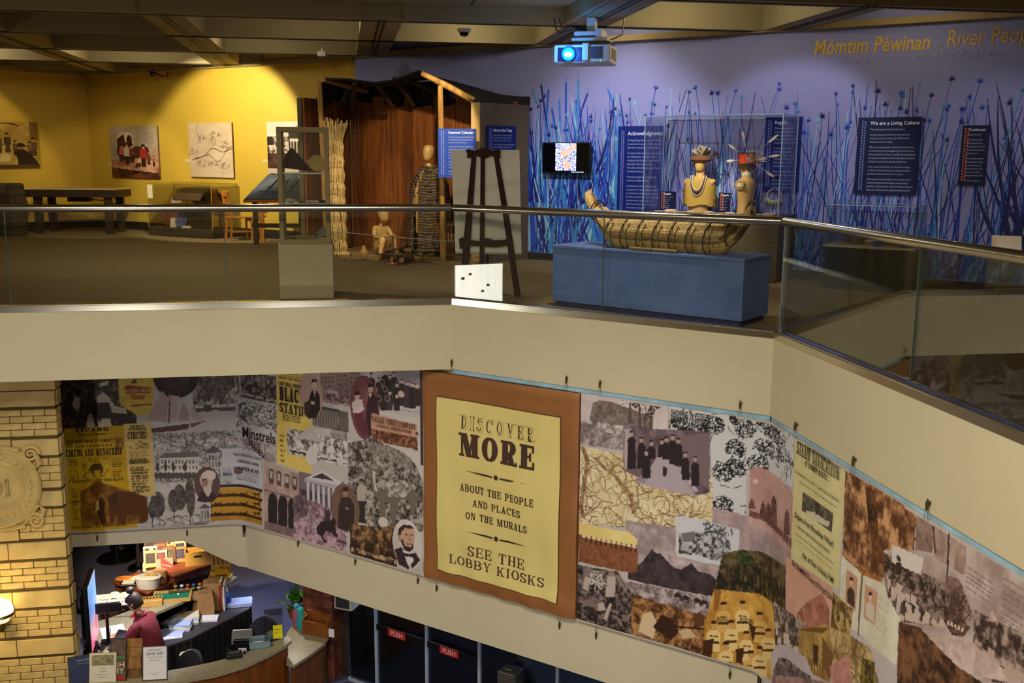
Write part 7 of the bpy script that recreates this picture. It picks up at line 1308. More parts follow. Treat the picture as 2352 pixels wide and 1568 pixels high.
for k in range(4): part(lambda m: m.loft([[(shear(.13+k*.2,y),y,.03),(shear(.27+k*.2,y),y,.03),(shear(.27+k*.2,y),y,.05),(shear(.13+k*.2,y),y,.05)] for y in (.2,Ls-.14)]),'raised_tile',mat('slate_tile',(86,94,104),.6),t,False,Ms); part(lambda m: m.tube([(shear(.27+k*.2,.32)+.03*math.cos(a*.5),.32+.03*math.sin(a*.5),.052) for a in range(13)],.006,5),'ring_pull',tie,t,False,Ms)
bx('card',cardm,t,Ms,shear(.62,Ls-.1),shear(.62,Ls-.1)+.2,Ls-.12,Ls-.02,.031,.035)
for x in (.12,.95):
    for y in (.05,.5): bx('leg',darkw if y < .2 else oak,t,Matrix.Translation((xa,e0.y,0)),x,x+.08,y,y+.07,0,zlo+y*.6-.02)
bx('stretcher',darkw,t,Matrix.Translation((xa,e0.y,0)),.1,1.05,.06,.1,.3,.38)
# ================================================================== right gallery: low case, lectern sign
f2 = .85; RA,RB = BP-nBl*f2,BQ-nBl*f2
def r2(u,v): p = onp(u,v,RA,RB); return ((Vector((p.x,p.y,0))-RA).dot(dBl),p.z)
r0,r1 = r2(1893,560)[0],r2(2098,560)[0]; rz0 = r2(1990,566)[1]; rz1 = r2(1990,472)[1]; M2 = Matrix.Translation(RA) @ Matrix.Rotation(math.atan2(dBl.y,dBl.x),4,'Z')
t = thing('tool_display_case','dark display case with pale top and clear cover, right of the corner rail','display case',RA+dBl*(r0+r1)/2)
bx('body',mat('dark_case_body',(44,38,22),.6),t,M2,r0,r1,0,f2-.1,0,rz0-.03,r=.005); bx('deck',mat('pale_deck',(176,160,116),.5),t,M2,r0-.015,r1+.015,-.015,f2-.09,rz0-.03,rz0,r=.004)
for a in ((r0,r1,0,gw,rz0,rz1),(r0,r0+gw,gw,f2-.12,rz0,rz1),(r1-gw,r1,gw,f2-.12,rz0,rz1),(r0,r1,0,f2-.12,rz1,rz1+gw)): bx('cover_pane',cg2,t,M2,*a)
for y in (0,f2-.13): bx('edge_strip',edm,t,M2,r0,r1,y-.004,y+.004,rz1-.003,rz1+.006)
for i,(k,lb) in enumerate(((.2,'left straw doll in the dark display case'),(.32,'right straw doll in the dark display case'))):
    p = M2 @ Vector((r0+(r1-r0)*k,.3,rz0)); t = thing('straw_doll',lb,'doll',p,'straw dolls'); part(lambda m: m.lathe([(.055,0),(.045,.08),(.025,.15),(.03,.17),(.0,.18)],p,12),'skirt',bask2,t,True); part(lambda m: m.ball(p+Vector((0,0,.2)),.025,10,6),'head',gm,t,True)
for i,(k,lb) in enumerate(((.5,'small blue caption in the middle of the dark display case'),(.82,'small blue caption at the right of the dark display case'))): p = M2 @ Vector((r0+(r1-r0)*k,.12,rz0)); t = thing('caption_card',lb,'card',p); bx('card',mat('blue_card',(52,84,130),.5),t,M2 @ Matrix.Translation((r0+(r1-r0)*k,.1,rz0+.002)) @ Matrix.Rotation(.5,4,'X'),0,.16,0,.1,0,.006); bx('stripe',orange,t,M2 @ Matrix.Translation((r0+(r1-r0)*k,.1,rz0+.009)) @ Matrix.Rotation(.5,4,'X'),.005,.015,.005,.095,0,.001)
for i,(k,r,lb) in enumerate(((.42,.05,'flat pale stone'),(.62,.07,'long tan bundle'),(.7,.08,'rolled hide'),(.86,.07,'folded netting'),(.55,.04,'small brown stone'))): p = M2 @ Vector((r0+(r1-r0)*k,.42,rz0)); t = thing('tool_piece',lb+' in the dark display case','artifact',p,'tools in the dark display case'); part(lambda m: m.ball(p+Vector((0,0,r*.55)),r,12,7,1.6,.8,.55),'piece',[stonem[0],bask2,gm,MATS['buckskin'],stonem[1]][i],t,True); part(lambda m: m.tube([p+Vector((.3*r,.5*r*math.cos(a*.6),r*.55+.5*r*math.sin(a*.6))) for a in range(11)],.006,5),'tie',tie,t)
s1,s2 = atz(2285,697,0),atz(2308,681,0); t = thing('lectern_sign','pale tilted sign plate on two round based posts, far right','sign',(s1+s2)/2,None); zc = aty(2312,562,(s1.y+s2.y)/2).z
for p in (s1,s2): part(lambda m: m.lathe([(0,0),(.15,0),(.15,.012),(.03,.025),(0,.025)],p,24),'base',mat('dull_bronze',(96,80,48),.5,metal=.5),t,True); part(lambda m: m.cyl(p,p+Vector((.03,0,zc-.05)),.014,.014,10),'post',MATS['dull_bronze'],t)
Mx = Matrix.Translation(aty(2312,562,(s1.y+s2.y)/2)) @ Matrix.Rotation(math.radians(-20),4,'Z') @ Matrix.Rotation(math.radians(50),4,'X'); bx('plate',mat('pale_sign',(206,190,160),.3),t,Mx,-.15,.15,-.12,.12,0,.012); bx('frame',steel,t,Mx,-.16,.16,-.13,.13,-.008,0); bx('print_stripe',orange,t,Mx,-.13,-.12,-.1,.1,.012,.013)
# ================================================================== brick and stone portal at left
KR = aty(149,1200,11.42); KR.z = 0; dK = dA.copy(); nK = nA.copy()
Mk2 = Matrix.Translation(KR) @ Matrix.Rotation(math.atan2(-dK.y,-dK.x),4,'Z')      # local x runs left as negative, y into the wall
zof = lambda v: onp(120,v,KR,KR+dK).z
stone = mat('cream_stone',(206,182,122),.75,rgb2=(184,158,98),scale=4,bump=.15,bscale=90); brk = mat('cream_brick',(204,180,118),.75,rgb2=(184,156,94),scale=9,bump=.15,bscale=70); mort = mat('portal_mortar',(84,66,34),.9)
col_ = thing('brick_portal','cream brick and stone portal with round medallion, at the left edge','portal',Mk2 @ Vector((-1.2,.2,G)))
bx('core',mort,col_,Mk2,-3.0,-.012,.012,.2,G,-.8)
brick_me = None; stone_cache = {}
def block(x0,x1,z0,z1,name,m,y0=0.):
    key = (round(x1-x0,3),round(z1-z0,3),name,y0)
    if key in stone_cache:
        o = stone_cache[key].copy(); COL.objects.link(o)
    else:
        mb = MB(); mb.bbox(0,x1-x0,0,.05-y0,0,z1-z0,.006); o = mb.build(name,m,None); me = o.data
        off = o.location.copy(); me.transform(Matrix.Translation(off)); o.location = (0,0,0); stone_cache[key] = o
    o.parent = col_; o.matrix_parent_inverse = Matrix.Identity(4); o.matrix_local = Matrix.Translation(-ORG[col_]) @ Mk2 @ Matrix.Translation((x0,y0,z0))
    return o
zl_ = [zof(v) for v in (893,935,1004,1048,1124,1165,1239,1283,1351,1395,1462,1505,1575,1620,1690)]
g_ = .018
for i in range(0,len(zl_)-1):
    za,zb2 = zl_[i],zl_[i+1]
    med = 1004 < [893,935,1004,1048,1124,1165,1239,1283,1351,1395,1462,1505,1575,1620,1690][i] + 2 < 1236
    xl_ = -.52 if med else -1.6
    if i % 2 == 0:   # smooth stone course
        h = za-zb2; x = 0; w0 = .52 if med else .66
        while x > xl_+.02: block(max(x-w0,xl_)+.004,x-.004,zb2+g_,za-g_,'stone_block',stone,-.012); x -= w0
    else:            # brick courses
        n = max(4,round((za-zb2-2*g_)/.088)); ch = (za-zb2-2*g_)/n
        for k in range(n):
            x = 0; off = .13 if k % 2 else .26
            w = off
            while x > xl_+.03:
                xe = max(x-w,xl_); block(xe+.004,x-.004,zb2+g_+k*ch+.004,zb2+g_+(k+1)*ch-.004,'brick',brk); x = xe; w = .26
    # right return of the portal
for i in range(0,len(zl_)-1):
    za,zb2 = zl_[i],zl_[i+1]
    if i % 2 == 0: bx('return_stone',stone,col_,Mk2,-.02,.012,.05,.2,zb2+g_,za-g_)
    else:
        n = max(4,round((za-zb2-2*g_)/.088)); ch = (za-zb2-2*g_)/n
        for k in range(n):
            for y0,y1 in (((.0,.1),(.108,.2)) if k % 2 else ((.0,.2),)): bx('return_brick',brk,col_,Mk2,-.02,0,y0+.05*(y0 == 0),y1,zb2+g_+k*ch+.004,zb2+g_+(k+1)*ch-.004)
bx('cornice',stone,col_,Mk2,-3,.03,-.05,.25,-.83,-.8); bx('cornice_step',stone,col_,Mk2,-3,.015,-.03,.22,zl_[0],-.83)
for k in range(10): part(lambda m: m.ball((-.08-k*.13,-.05,-.83),.05,10,6,1,.5,.5),'egg_ornament',stone,col_,True,Mk2)
# medallion
mc = onp(-6,1118,KR,KR+dK); cxm = (Vector((mc.x,mc.y,0))-KR).dot(-dK); zc_ = mc.z; Mm = Mk2 @ Matrix.Translation((cxm,.0,zc_)) @ Matrix.Rotation(math.pi/2,4,'X')
bx('medallion_slab',stone,col_,Mk2,-1.6,-.53,.0,.05,zl_[6]+.01,zl_[2]-.01); part(lambda m: m.lathe([(0,.0),(.5,.0),(.5,.05),(.47,.075),(.44,.06),(.42,.05),(.33,.05),(.31,.07),(.29,.06),(.27,.04),(0,.045)],n=40),'medallion',stone,col_,True,Mm)
for k in range(28): a = 2*math.pi*k/28; part(lambda m: m.ball((.375*math.cos(a),.375*math.sin(a),.05),.03,8,6,1,1,.8),'egg_ornament',stone,col_,True,Mm)
def spiral(m,cx,cz,r,turns,sg,w=.022): m.tube([(cx+sg*r*(1-.82*j/40)*math.cos(j/40*turns*6.28),r*(1-.82*j/40)*math.sin(j/40*turns*6.28)*1.+cz,.055) for j in range(41)],[w*(1-.5*j/40) for j in range(41)],8)
for sx_,sz_ in ((.41,.4),(.41,-.42)): part(lambda m: spiral(m,sx_,sz_,.1,1.8,1 if sz_ > 0 else -1),'scroll',stone,col_,True,Mm); part(lambda m: m.tube([(sx_+.06,sz_*.95,.05),(sx_+.1,sz_*.7,.05),(sx_+.04,sz_*.55,.05),(sx_-.16,sz_*1.18,.05)],[.03,.03,.02,.02],8),'scroll',stone,col_,True,Mm); part(lambda m: m.tube([(sx_-.12,sz_*1.12,.05),(sx_-.26,sz_*1.2,.05),(sx_-.4,sz_*1.22,.05)],[.03,.024,.014],8),'scroll',stone,col_,True,Mm)
for ch,u in (('0',-12),('1',16)):
    xx = (Vector((onp(u,1118,KR,KR+dK).x,onp(u,1118,KR,KR+dK).y,0))-KR).dot(-dK)-cxm; mb = MB(Mm); P,w0 = slab_text(ch,.2,1.,.16,.07,.06)
    for qq in P: n = len(qq); mb.add([(x+xx+.02,y-.1,.045) for x,y in qq]+[(x+xx+.02,y-.1,.062) for x,y in qq],[tuple(range(n,2*n))]+[(i,(i+1) % n,(i+1) % n+n,i+n) for i in range(n)])
    mb.build('numeral',mat('shadowed_stone',(168,146,88),.75),col_)
# globe lamp
lc_ = onp(0,1402,KR-nK*.22,KR-nK*.22+dK); t = thing('globe_lamp','round glowing glass globe lamp on the brick portal','lamp',lc_-Vector((0,0,.25))); part(lambda m: m.ball(lc_,.145,20,14),'globe',mat('glowing_glass',(255,225,150),.3,emit=9,var=.02),t,True); part(lambda m: m.lathe([(.15,-.02),(.156,.0),(.15,.02)],lc_+Vector((0,0,-.04)),24),'band',brass,t,True); part(lambda m: m.lathe([(.03,-.26),(.06,-.2),(.1,-.13),(.05,-.12)],lc_,16),'cup',brass,t,True)
for a in (0,1.57,3.14,4.71): part(lambda m: m.tube([lc_+Vector((.156*math.cos(a),.156*math.sin(a),-.04)),lc_+Vector((.175*math.cos(a),.175*math.sin(a),.03)),lc_+Vector((.165*math.cos(a),.165*math.sin(a),.08))],[.008,.007,.003],6),'claw',brass,t,True)
part(lambda m: m.tube([lc_+Vector((0,0,-.2)),lc_+nK*.1+Vector((0,0,-.24)),lc_+nK*.24+Vector((0,0,-.2))],.03,8),'arm',brass,t,True)
lamp('POINT',lc_-nK*.0+Vector((.0,-.17,.0)),42,(1,.68,.22),size=.1,name='globe_light')
# ================================================================== reception desk
def LB(cx,cy,h): return atz(150+cx/3.618,1220+cy/3.618,G+h)
def lp(pts,h): return [tuple(LB(x,y,h)[:2]) for x,y in pts]
granite = mat('speckled_granite',(176,168,138),.35,rgb2=(120,110,84),scale=55,spec=.6); deskw = mat('desk_veneer',(140,80,26),.45,rgb2=(104,56,16),scale=2.5,stretch=(4,4,.7))
def shrink(poly,d):
    c = Vector((sum(p[0] for p in poly)/len(poly),sum(p[1] for p in poly)/len(poly),0)); n = len(poly); out = []
    A = sum(poly[i][0]*poly[(i+1) % n][1]-poly[(i+1) % n][0]*poly[i][1] for i in range(n)); sg = 1 if A > 0 else -1
    for i in range(n):
        a,b,c2 = Vector(poly[i-1]),Vector(poly[i]),Vector(poly[(i+1) % n]); e1,e2 = (b-a).normalized(),(c2-b).normalized(); nn = (Vector((-e1.y,e1.x))+Vector((-e2.y,e2.x)))
        nn = nn.normalized()*sg if nn.length > 1e-6 else Vector((0,0)); out.append(tuple(b+nn*d))
    return out
def counter(pts,h,name,label,inset=.05):
    P = lp(pts,h); c = Vector((sum(p[0] for p in P)/len(P),sum(p[1] for p in P)/len(P),G)); t = thing(name,label,'counter',c,'reception counters')
    mb = MB(); mb.ext(P,G+h-.04,G+h); mb.build('granite_top',granite,t); mb = MB(); mb.ext(shrink(P,inset),G,G+h-.04); mb.build('front',deskw,t); return t
counter([(1430,378),(1370,360),(1180,420),(780,560),(600,632),(380,715),(262,748),(195,850),(150,955),(142,1060),(230,1120),(330,1040),(400,950),(490,870),(620,760),(770,668),(1000,570),(1390,412)],1.07,'rear_counter','long granite topped counter behind the clerk',.15)
counter([(1880,905),(1830,948),(1700,1022),(1500,1115),(1250,1190),(1000,1236),(800,1262),(560,1282),(300,1300),(180,1240),(240,1130),(420,1200),(600,1197),(800,1165),(1000,1130),(1200,1090),(1400,1040),(1600,970),(1750,905),(1850,868)],1.07,'front_counter','curved granite reception counter at the front')
counter([(1905,742),(2010,770),(2196,858),(2160,925),(2050,1012),(1900,1112),(1838,1092),(1838,960),(1880,905),(1830,865)],.86,'side_counter','lower granite counter beside the brick pillar')
bd = mat('black_drape',(14,13,15),.9,var=.3); P = lp([(805,770),(1240,560),(1540,600),(1530,640),(1050,885),(810,965)],.76); t = thing('draped_table','work table with black pleated skirt behind the reception counter','table',Vector((P[0][0],P[0][1],G)))
mb = MB(); mb.ext(P,G+.73,G+.76); mb.build('top',mat('grey_laminate',(60,58,62),.5),t); 
mb = MB(); pts = []; PP = [Vector(p) for p in P]
for i in range(len(PP)):
    a,b = PP[i],PP[(i+1) % len(PP)]; nn = max(3,int((b-a).length/.05)); e = (b-a).normalized(); pn = Vector((e.y,-e.x))
    for k in range(nn): pts.append(a+(b-a)*k/nn+pn*(.012 if k % 2 else -.012))
mb.loft([[(p.x,p.y,G) for p in pts],[(p.x,p.y,G+.73) for p in pts]],cap=False); mb.build('skirt',bd,t)
# ------------------------------------------------------------------ the clerk
hip = LB(725,985,.95); cz = Vector((hip.x,hip.y,G)); t = thing('person','person in maroon polo shirt and glasses bending over a form at the desk','person',cz)
fwd = math.radians(-172)   # facing left
Mp = Matrix.Translation(cz) @ Matrix.Rotation(math.radians(-102),4,'Z')   # local -y is forward
skinm = mat('skin',(206,150,118),.55,var=.04); shirt = mat('maroon_polo',(112,30,44),.8,var=.1,scale=4,bump=.2,bscale=30); hairm = mat('dark_hair',(40,24,18),.6,var=.3,scale=20,stretch=(4,4,1)); jean = mat('black_trousers',(28,26,32),.85,var=.2)
hs_ = 1.06
V = [(0,.02,.95),(0,0,1.1),(0,-.07,1.3),(0,-.13,1.42),(0,-.18,1.5),
     (.17,-.1,1.34),(.22,-.2,1.14),(.1,-.44,1.1),(.06,-.5,1.09),
     (-.17,-.1,1.34),(-.23,-.22,1.15),(-.06,-.44,1.11),(-.02,-.5,1.1),
     (.09,.02,.86),(.1,.0,.48),(.1,.03,.08),(.11,-.1,.04),(-.09,.02,.86),(-.1,.02,.48),(-.1,.05,.08),(-.11,-.08,.04)]
E2 = [(0,1),(1,2),(2,3),(3,4),(2,5),(5,6),(6,7),(7,8),(2,9),(9,10),(10,11),(11,12),(0,13),(13,14),(14,15),(15,16),(0,17),(17,18),(18,19),(19,20)]
rd2 = [.13,.12,.13,.06,.05,.06,.045,.034,.026,.06,.045,.034,.026,.09,.065,.045,.04,.09,.065,.045,.04]
vb3,fb3 = skin(V,E2,rd2)
def pers(m):
    m.add(vb3,fb3)
    Rh = Matrix.Translation((0,-.22,1.6)) @ Matrix.Rotation(math.radians(38),4,'X')
    prof = [(-.5,.36,.14),(-.45,.56,.16),(-.34,.76,.12),(-.16,.9,.05),(.04,.97,.01),(.24,1,-.03),(.38,.88,-.05),(.46,.62,-.05),(.5,.1,-.05)]
    m.loft([[Rh @ Vector((math.cos(a)*.075*k,math.sin(a)*.095*k-f*.19,z*.235)) for a in [2*math.pi*j/16 for j in range(16)]] for z,k,f in prof])
    m.loft([[Rh @ Vector((x,-.095-y,z)) for x,y,z in ((-.012*s,0,zz),(.012*s,0,zz),(0,.022*s,zz))] for zz,s in ((.02,.3),(-.005,.7),(-.035,1.2),(-.042,.5))])   # nose
    for sx in (-1,1): m.ball(Rh @ Vector((sx*.075,.01,-.005)),.026,8,6,.4,.8,1.2)        # ears
    m.tube([Rh @ Vector((-.022,-.105,-.066)),Rh @ Vector((0,-.112,-.064)),Rh @ Vector((.022,-.105,-.066))],.007,6)  # lips
    for hx,hy,sg in ((.06,-.5,1),(-.02,-.5,-1)):       # palms and fingers
        m.loft([[(hx+dx*w,hy-dy,1.09+dz) for dx,dz in ((-1,-.012),(1,-.012),(1,.012),(-1,.012))] for dy,w in ((-.02,.026),(.03,.036),(.075,.034))])
        for k in range(4): m.tube([(hx-.027+k*.018,hy-.07,1.095),(hx-.026+k*.017-sg*.008,hy-.1-.006*(k in (1,2)),1.088),(hx-.022+k*.014-sg*.016,hy-.118-.01*(k in (1,2)),1.07)],[.0095,.009,.0075],6)
        m.tube([(hx-sg*.03,hy-.0,1.095),(hx-sg*.05,hy-.04,1.09),(hx-sg*.04,hy-.075,1.08)],[.012,.011,.008],6)
part(pers,'body',skinm,t,True,Mp)
def shirtf(m):
    R_ = [(.86,.02,.175,.135),(.95,.02,.178,.135),(1.08,.0,.162,.13),(1.2,-.04,.172,.135),(1.3,-.075,.19,.13),(1.38,-.105,.165,.11),(1.42,-.125,.09,.085),(1.45,-.14,.07,.07)]
    m.loft([[(math.cos(a)*w*(1+.02*math.sin(a*6+z*20)),y+math.sin(a)*d,z) for a in [2*math.pi*j/24 for j in range(24)]] for z,y,w,d in R_],cap=False)
    for sg in (-1,1): m.tube([(sg*.13,-.09,1.35),(sg*.19,-.12,1.31),(sg*.235,-.19,1.17),(sg*.23,-.24,1.12)],[.075,.08,.07,.068],12)
part(shirtf,'polo_shirt',shirt,t,True,Mp); sh_ = [c for c in t.children if c.name.startswith('polo')][0]; part(lambda m: m.lathe([(.078,-.02),(.086,.01),(.075,.02)],(0,-.145,1.45),18),'collar',shirt,sh_,True,Mp)
part(lambda m: [m.loft([[(sg*.095+math.cos(a)*r,y+math.sin(a)*r,z) for a in [2*math.pi*j/14 for j in range(14)]] for z,y,r in ((.05,.04,.06),(.48,.01,.08),(.8,.02,.1),(.93,.02,.1))]) for sg in (-1,1)],'trousers',jean,t,True,Mp)
Rh = Mp @ Matrix.Translation((0,-.22,1.6)) @ Matrix.Rotation(math.radians(38),4,'X')
part(lambda m: (m.loft([[Vector((math.cos(a)*.084*k,math.sin(a)*.106*k+.014,z*.235)) for a in [math.radians(-28+j*236/15) for j in range(16)]] for z,k in ((-.36,.72),(-.2,.9),(.04,1.0),(.24,1.03),(.4,.93),(.48,.66),(.53,.1))],cap=False,closed=False),m.loft([[Vector((math.cos(a)*.083*k,math.sin(a)*.1*k,z*.235)) for a in [2*math.pi*j/18 for j in range(18)]] for z,k in ((.22,1.02),(.4,.93),(.48,.66),(.53,.1))])),'hair',hairm,t,True,Rh)
part(lambda m: m.ball((0,.06,.165),.052,14,10,1.1,1,.9),'hair_bun',hairm,[c for c in t.children if c.name.startswith('hair')][0],True,Rh)
part(lambda m: [m.tube([(sx*.036+.028*math.cos(a*.6),-.118,.012+.022*math.sin(a*.6)) for a in range(12)],.004,5) for sx in (-1,1)] + [m.tube([(sx*.064,-.116,.016),(sx*.08,.0,.012)],.0035,5) for sx in (-1,1)],'glasses',bk,t,False,Rh)
part(lambda m: m.lathe([(.036,-.01),(.04,0),(.036,.01)],(.085,-.46,1.1),14),'bracelet',brass,t,True,Mp)
pn = Mp @ Vector((.03,-.6,1.09)); t = thing('pen','dark pen held upright in the clerk\'s writing hand','pen',pn); part(lambda m: m.cyl(pn,pn+Vector((.01,.01,.12)),.005,.005,8),'barrel',bk,t); part(lambda m: m.cyl(pn-Vector((0,0,.018)),pn,.001,.004,8),'tip',steel,t)
# ------------------------------------------------------------------ screens and signs at the left of the desk
tvp = aty(214,1402,12.05); Mt = Matrix.Translation(tvp) @ Matrix.Rotation(math.radians(15),4,'Z'); t = thing('wall_monitor','thin flat screen turned nearly edge on, on an arm beside the portal','screen',tvp-Vector((0,0,.5)))
bx('housing',bk,t,Mt,-.06,.0,-.33,.33,-.46,.46,r=.01); bx('rear_bulge',bk,t,Mt,-.12,-.06,-.2,.2,-.3,.28,r=.02)
mb = MB(Mt); 
for j in range(24):
    z0,z1 = -.44+.88*j/24,-.44+.88*(j+1)/24; k = j/24; mb.col = lin((190-120*k if k < .4 else 50+90*((j*7) % 3)/2,80+90*k,120+110*k if k > .35 else 110)); mb.add([(.002,-.315,z0),(.002,.315,z0),(.002,.315,z1),(.002,-.315,z1)],[(0,1,2,3)])
mb.build('display',mat('screen_light2',kind='attr',emit=1.2,rough=.3),t)
part(lambda m: m.tube([Mt @ Vector((-.12,0,0)),Mt @ Vector((-.3,.05,.02)),Mt @ Vector((-.5,.1,.0))],.035,8),'arm',bk,t); part(lambda m: m.tube([Mt @ Vector((-.1,0,.25)),Mt @ Vector((-.16,0,.34)),Mt @ Vector((-.2,0,.2)),Mt @ Vector((-.18,0,.05))],.01,6),'cable',bk,t)
def sheet(cx,cy,w,d,rz,h,name,label,m,group=None,thick=.003):
    p = LB(cx,cy,h); t = thing(name,label,'paper',p+Vector((0,0,.001)),group); M = Matrix.Translation(p) @ Matrix.Rotation(rz,4,'Z'); bx('sheet',m,t,M,-w/2,w/2,-d/2,d/2,.001,.001+thick); mb = MB(M)
    for k in range(5): mb.add([(-w*.35,-d*.3+k*d*.14,.0015+thick),(w*(.1+.05*(k % 3)),-d*.3+k*d*.14,.0015+thick),(w*(.1+.05*(k % 3)),-d*.3+k*d*.14+.006,.0015+thick),(-w*.35,-d*.3+k*d*.14+.006,.0015+thick)],[(0,1,2,3)])
    k = mb.build('print_lines',mat('grey_print',(120,110,90),.6),t); k['kind'] = 'stuff'; return t
wp = mat('white_paper',(226,226,232),.7,var=.02)
sheet(400,840,.3,.42,.5,1.07,'paper_form','white form the clerk is writing on',wp)
def boxy(cx,cy,h,w,d,hh,rz,name,label,cat,m,group=None,r=.006,extra=None):
    p = LB(cx,cy,h); M = Matrix.Translation(p+Vector((0,0,.001))) @ Matrix.Rotation(rz,4,'Z'); t = thing(name,label,cat,p,group); bx('body',m,t,M,-w/2,w/2,-d/2,d/2,0,hh,r=r)
    if extra: extra(t,M)
    return t
# card terminal, stand monitor, frames
p = LB(470,960,1.07); Mt = Matrix.Translation(p) @ Matrix.Rotation(-.3,4,'Z'); t = thing('till_tablet','dark sloping tablet terminal on the counter','terminal',p); bx('tablet',mat('dark_slate',(40,44,48),.3),t,Mt @ Matrix.Translation((0,0,.08)) @ Matrix.Rotation(math.radians(35),4,'X'),-.13,.13,-.15,.15,0,.02,r=.008); bx('foot',bk,t,Mt,-.09,.09,-.1,.12,0,.06,r=.01)
p = LB(360,925,1.07); Mt = Matrix.Translation(p) @ Matrix.Rotation(.25,4,'Z'); t = thing('till_screen','small dark customer screen on a pole, seen from behind','screen',p); bx('screen',bk,t,Mt,-.19,.19,-.02,.02,.42,.56,r=.01); part(lambda m: m.cyl((0,0,0),(0,0,.45),.022,.022,10),'pole',bk,t,True,Mt); bx('foot',bk,t,Mt,-.1,.1,-.1,.1,0,.015,r=.006)
p = LB(250,1000,1.07); t = thing('desk_phone','dark desk phone beside the screen pole','phone',p); Mt = Matrix.Translation(p); bx('base',bk,t,Mt,-.12,.1,-.1,.1,0,.06,r=.015); part(lambda m: m.tube([(-.1,-.05,.08),(-.06,0,.12),(.02,.02,.12),(.07,-.02,.08)],.024,8),'handset',bk,t,True,Mt)
def framed(cx,cy,w,h,rz,name,label,base,face,lines,colT,tilt=-14,hz=1.07,border=.012,title=None):
    p = LB(cx,cy,hz); M = Matrix.Translation(p) @ Matrix.Rotation(rz,4,'Z') @ Matrix.Rotation(math.radians(tilt),4,'X'); t = thing(name,label,'sign',p); bx('frame',base,t,M,-w/2,w/2,0,.012,.004,h); bx('page',face,t,M,-w/2+border,w/2-border,-.002,0,.004+border,h-border); mb = MB(M)
    for s_,sz,z in lines: put_text(mb,s_,sz,lambda x,y: (x,-.003,z*h+y),.006,0,'c')
    k = mb.build('lettering',colT,t); k['kind'] = 'stuff'; bx('easel_back',base,t,M,-.02,.02,.012,.02,.004,h*.6); return t
framed(745,1240,.3,.42,.12,'framed_notice','white framed notice reading SAVE 50% on the front counter',mat('dark_frame',(40,40,60),.4),wp,[('JOIN TODAY',.028,.86),('SAVE 50%',.05,.74),('ON YOUR NEXT VISIT',.02,.66),('with membership',.018,.58),('ask at the desk',.016,.22),('for details',.016,.16)],mat('navy_ink',(46,48,80),.6))
framed(310,1258,.32,.36,.08,'photo_notice','notice with an old photograph at the left of the counter',mat('pale_frame',(196,190,160),.5),mat('cream_page',(206,204,190),.6),[('Visit the',.02,.45),('old town',.02,.36),('guided tours daily',.018,.26),('ask for times',.018,.18)],mat('navy_ink',(46,48,80),.6))
t = bpy.data.objects.get('photo_notice'); p = LB(310,1258,1.07); M = Matrix.Translation(p) @ Matrix.Rotation(.08,4,'Z') @ Matrix.Rotation(math.radians(-14),4,'X'); bx('photo',mat('old_photo',(90,92,66),.6,rgb2=(150,146,110),scale=25),t,M,-.13,.13,-.004,-.002,.21,.335)
framed(160,1262,.34,.34,.4,'navy_notice','navy board notice at the far left of the counter',mat('navy_board',(26,34,66),.5),mat('navy_page',(34,46,86),.6),[('WELCOME',.03,.8),('history museum',.02,.7)],mat('navy_page_ink',(150,160,190),.6))
framed(440,1240,.2,.52,-.05,'leaflet_holder','dark leaflet reading OH MY with red foot',mat('dark_leaflet',(44,36,34),.5),mat('leaflet_face',(66,52,48),.6,rgb2=(110,90,80),scale=18),[('OH',.1,.32),('MY',.1,.17)],mat('cream_ink',(226,210,160),.6),-10)
t = bpy.data.objects.get('leaflet_holder'); p = LB(440,1240,1.07); M = Matrix.Translation(p) @ Matrix.Rotation(-.05,4,'Z') @ Matrix.Rotation(math.radians(-10),4,'X'); bx('red_foot',mat('red_print',(180,40,40),.5),t,M,-.085,.085,-.004,-.002,.015,.06); bx('green_band',mat('green_print',(70,130,70),.5),t,M,-.08,.08,-.004,-.002,.27,.3)
p = LB(560,1225,1.07); t = thing('leaflet_rack','tiered rack of tan leaflets on the counter','rack',p); Mt = Matrix.Translation(p) @ Matrix.Rotation(.1,4,'Z')
for k in range(3): bx('leaflet',mat('tan_leaflet',(186,140,70),.6,rgb2=(130,84,40),scale=12),t,Mt @ Matrix.Rotation(math.radians(-10),4,'X'),-.09,.09,.03+k*.045,.045+k*.045,.01,.26+k*.1); bx('pocket',glass('clear_plastic',(.9,.9,.9),.8),t,Mt @ Matrix.Rotation(math.radians(-10),4,'X'),-.1,.1,.015+k*.045,.02+k*.045,.0,.12+k*.09)
# ------------------------------------------------------------------ things on the rear counter and work table
wd = mat('pale_wood_tray',(190,146,72),.5,var=.1)
p = LB(890,550,1.07); Mt = Matrix.Translation(p) @ Matrix.Rotation(math.radians(12),4,'Z'); t = thing('felt_tray','wooden tray lined with green felt on the rear counter','tray',p); bx('felt',mat('green_felt',(20,120,84),.9),t,Mt,-.24,.24,-.14,.14,.002,.014)
for a in ((-.27,.27,-.17,-.14,0,.045),(-.27,.27,.14,.17,0,.045),(-.27,-.24,-.14,.14,0,.045),(.24,.27,-.14,.14,0,.045)): bx('rim',wd,t,Mt,*a)
part(lambda m: m.ball((.08,.04,.03),.018,8,6),'pin',wp,t,True,Mt)
p = LB(725,610,1.07); Mt = Matrix.Translation(p) @ Matrix.Rotation(math.radians(14),4,'Z'); t = thing('pin_box','small wooden box of pins beside the clerk\'s back','box',p); bx('box',wd,t,Mt,-.14,.14,-.08,.08,0,.1,r=.005)
for i in range(6): part(lambda m: m.ball((-.11+i*.044,.0,.105),.016,8,6),'pin',bk if i % 2 else brass,t,True,Mt)
p = LB(1080,470,1.07); Mt = Matrix.Translation(p) @ Matrix.Rotation(math.radians(14),4,'Z'); cp_ = glass('clear_plastic',(.92,.92,.92),.9); t = thing('clear_tray','clear acrylic tray of small souvenirs on the rear counter','tray',p)
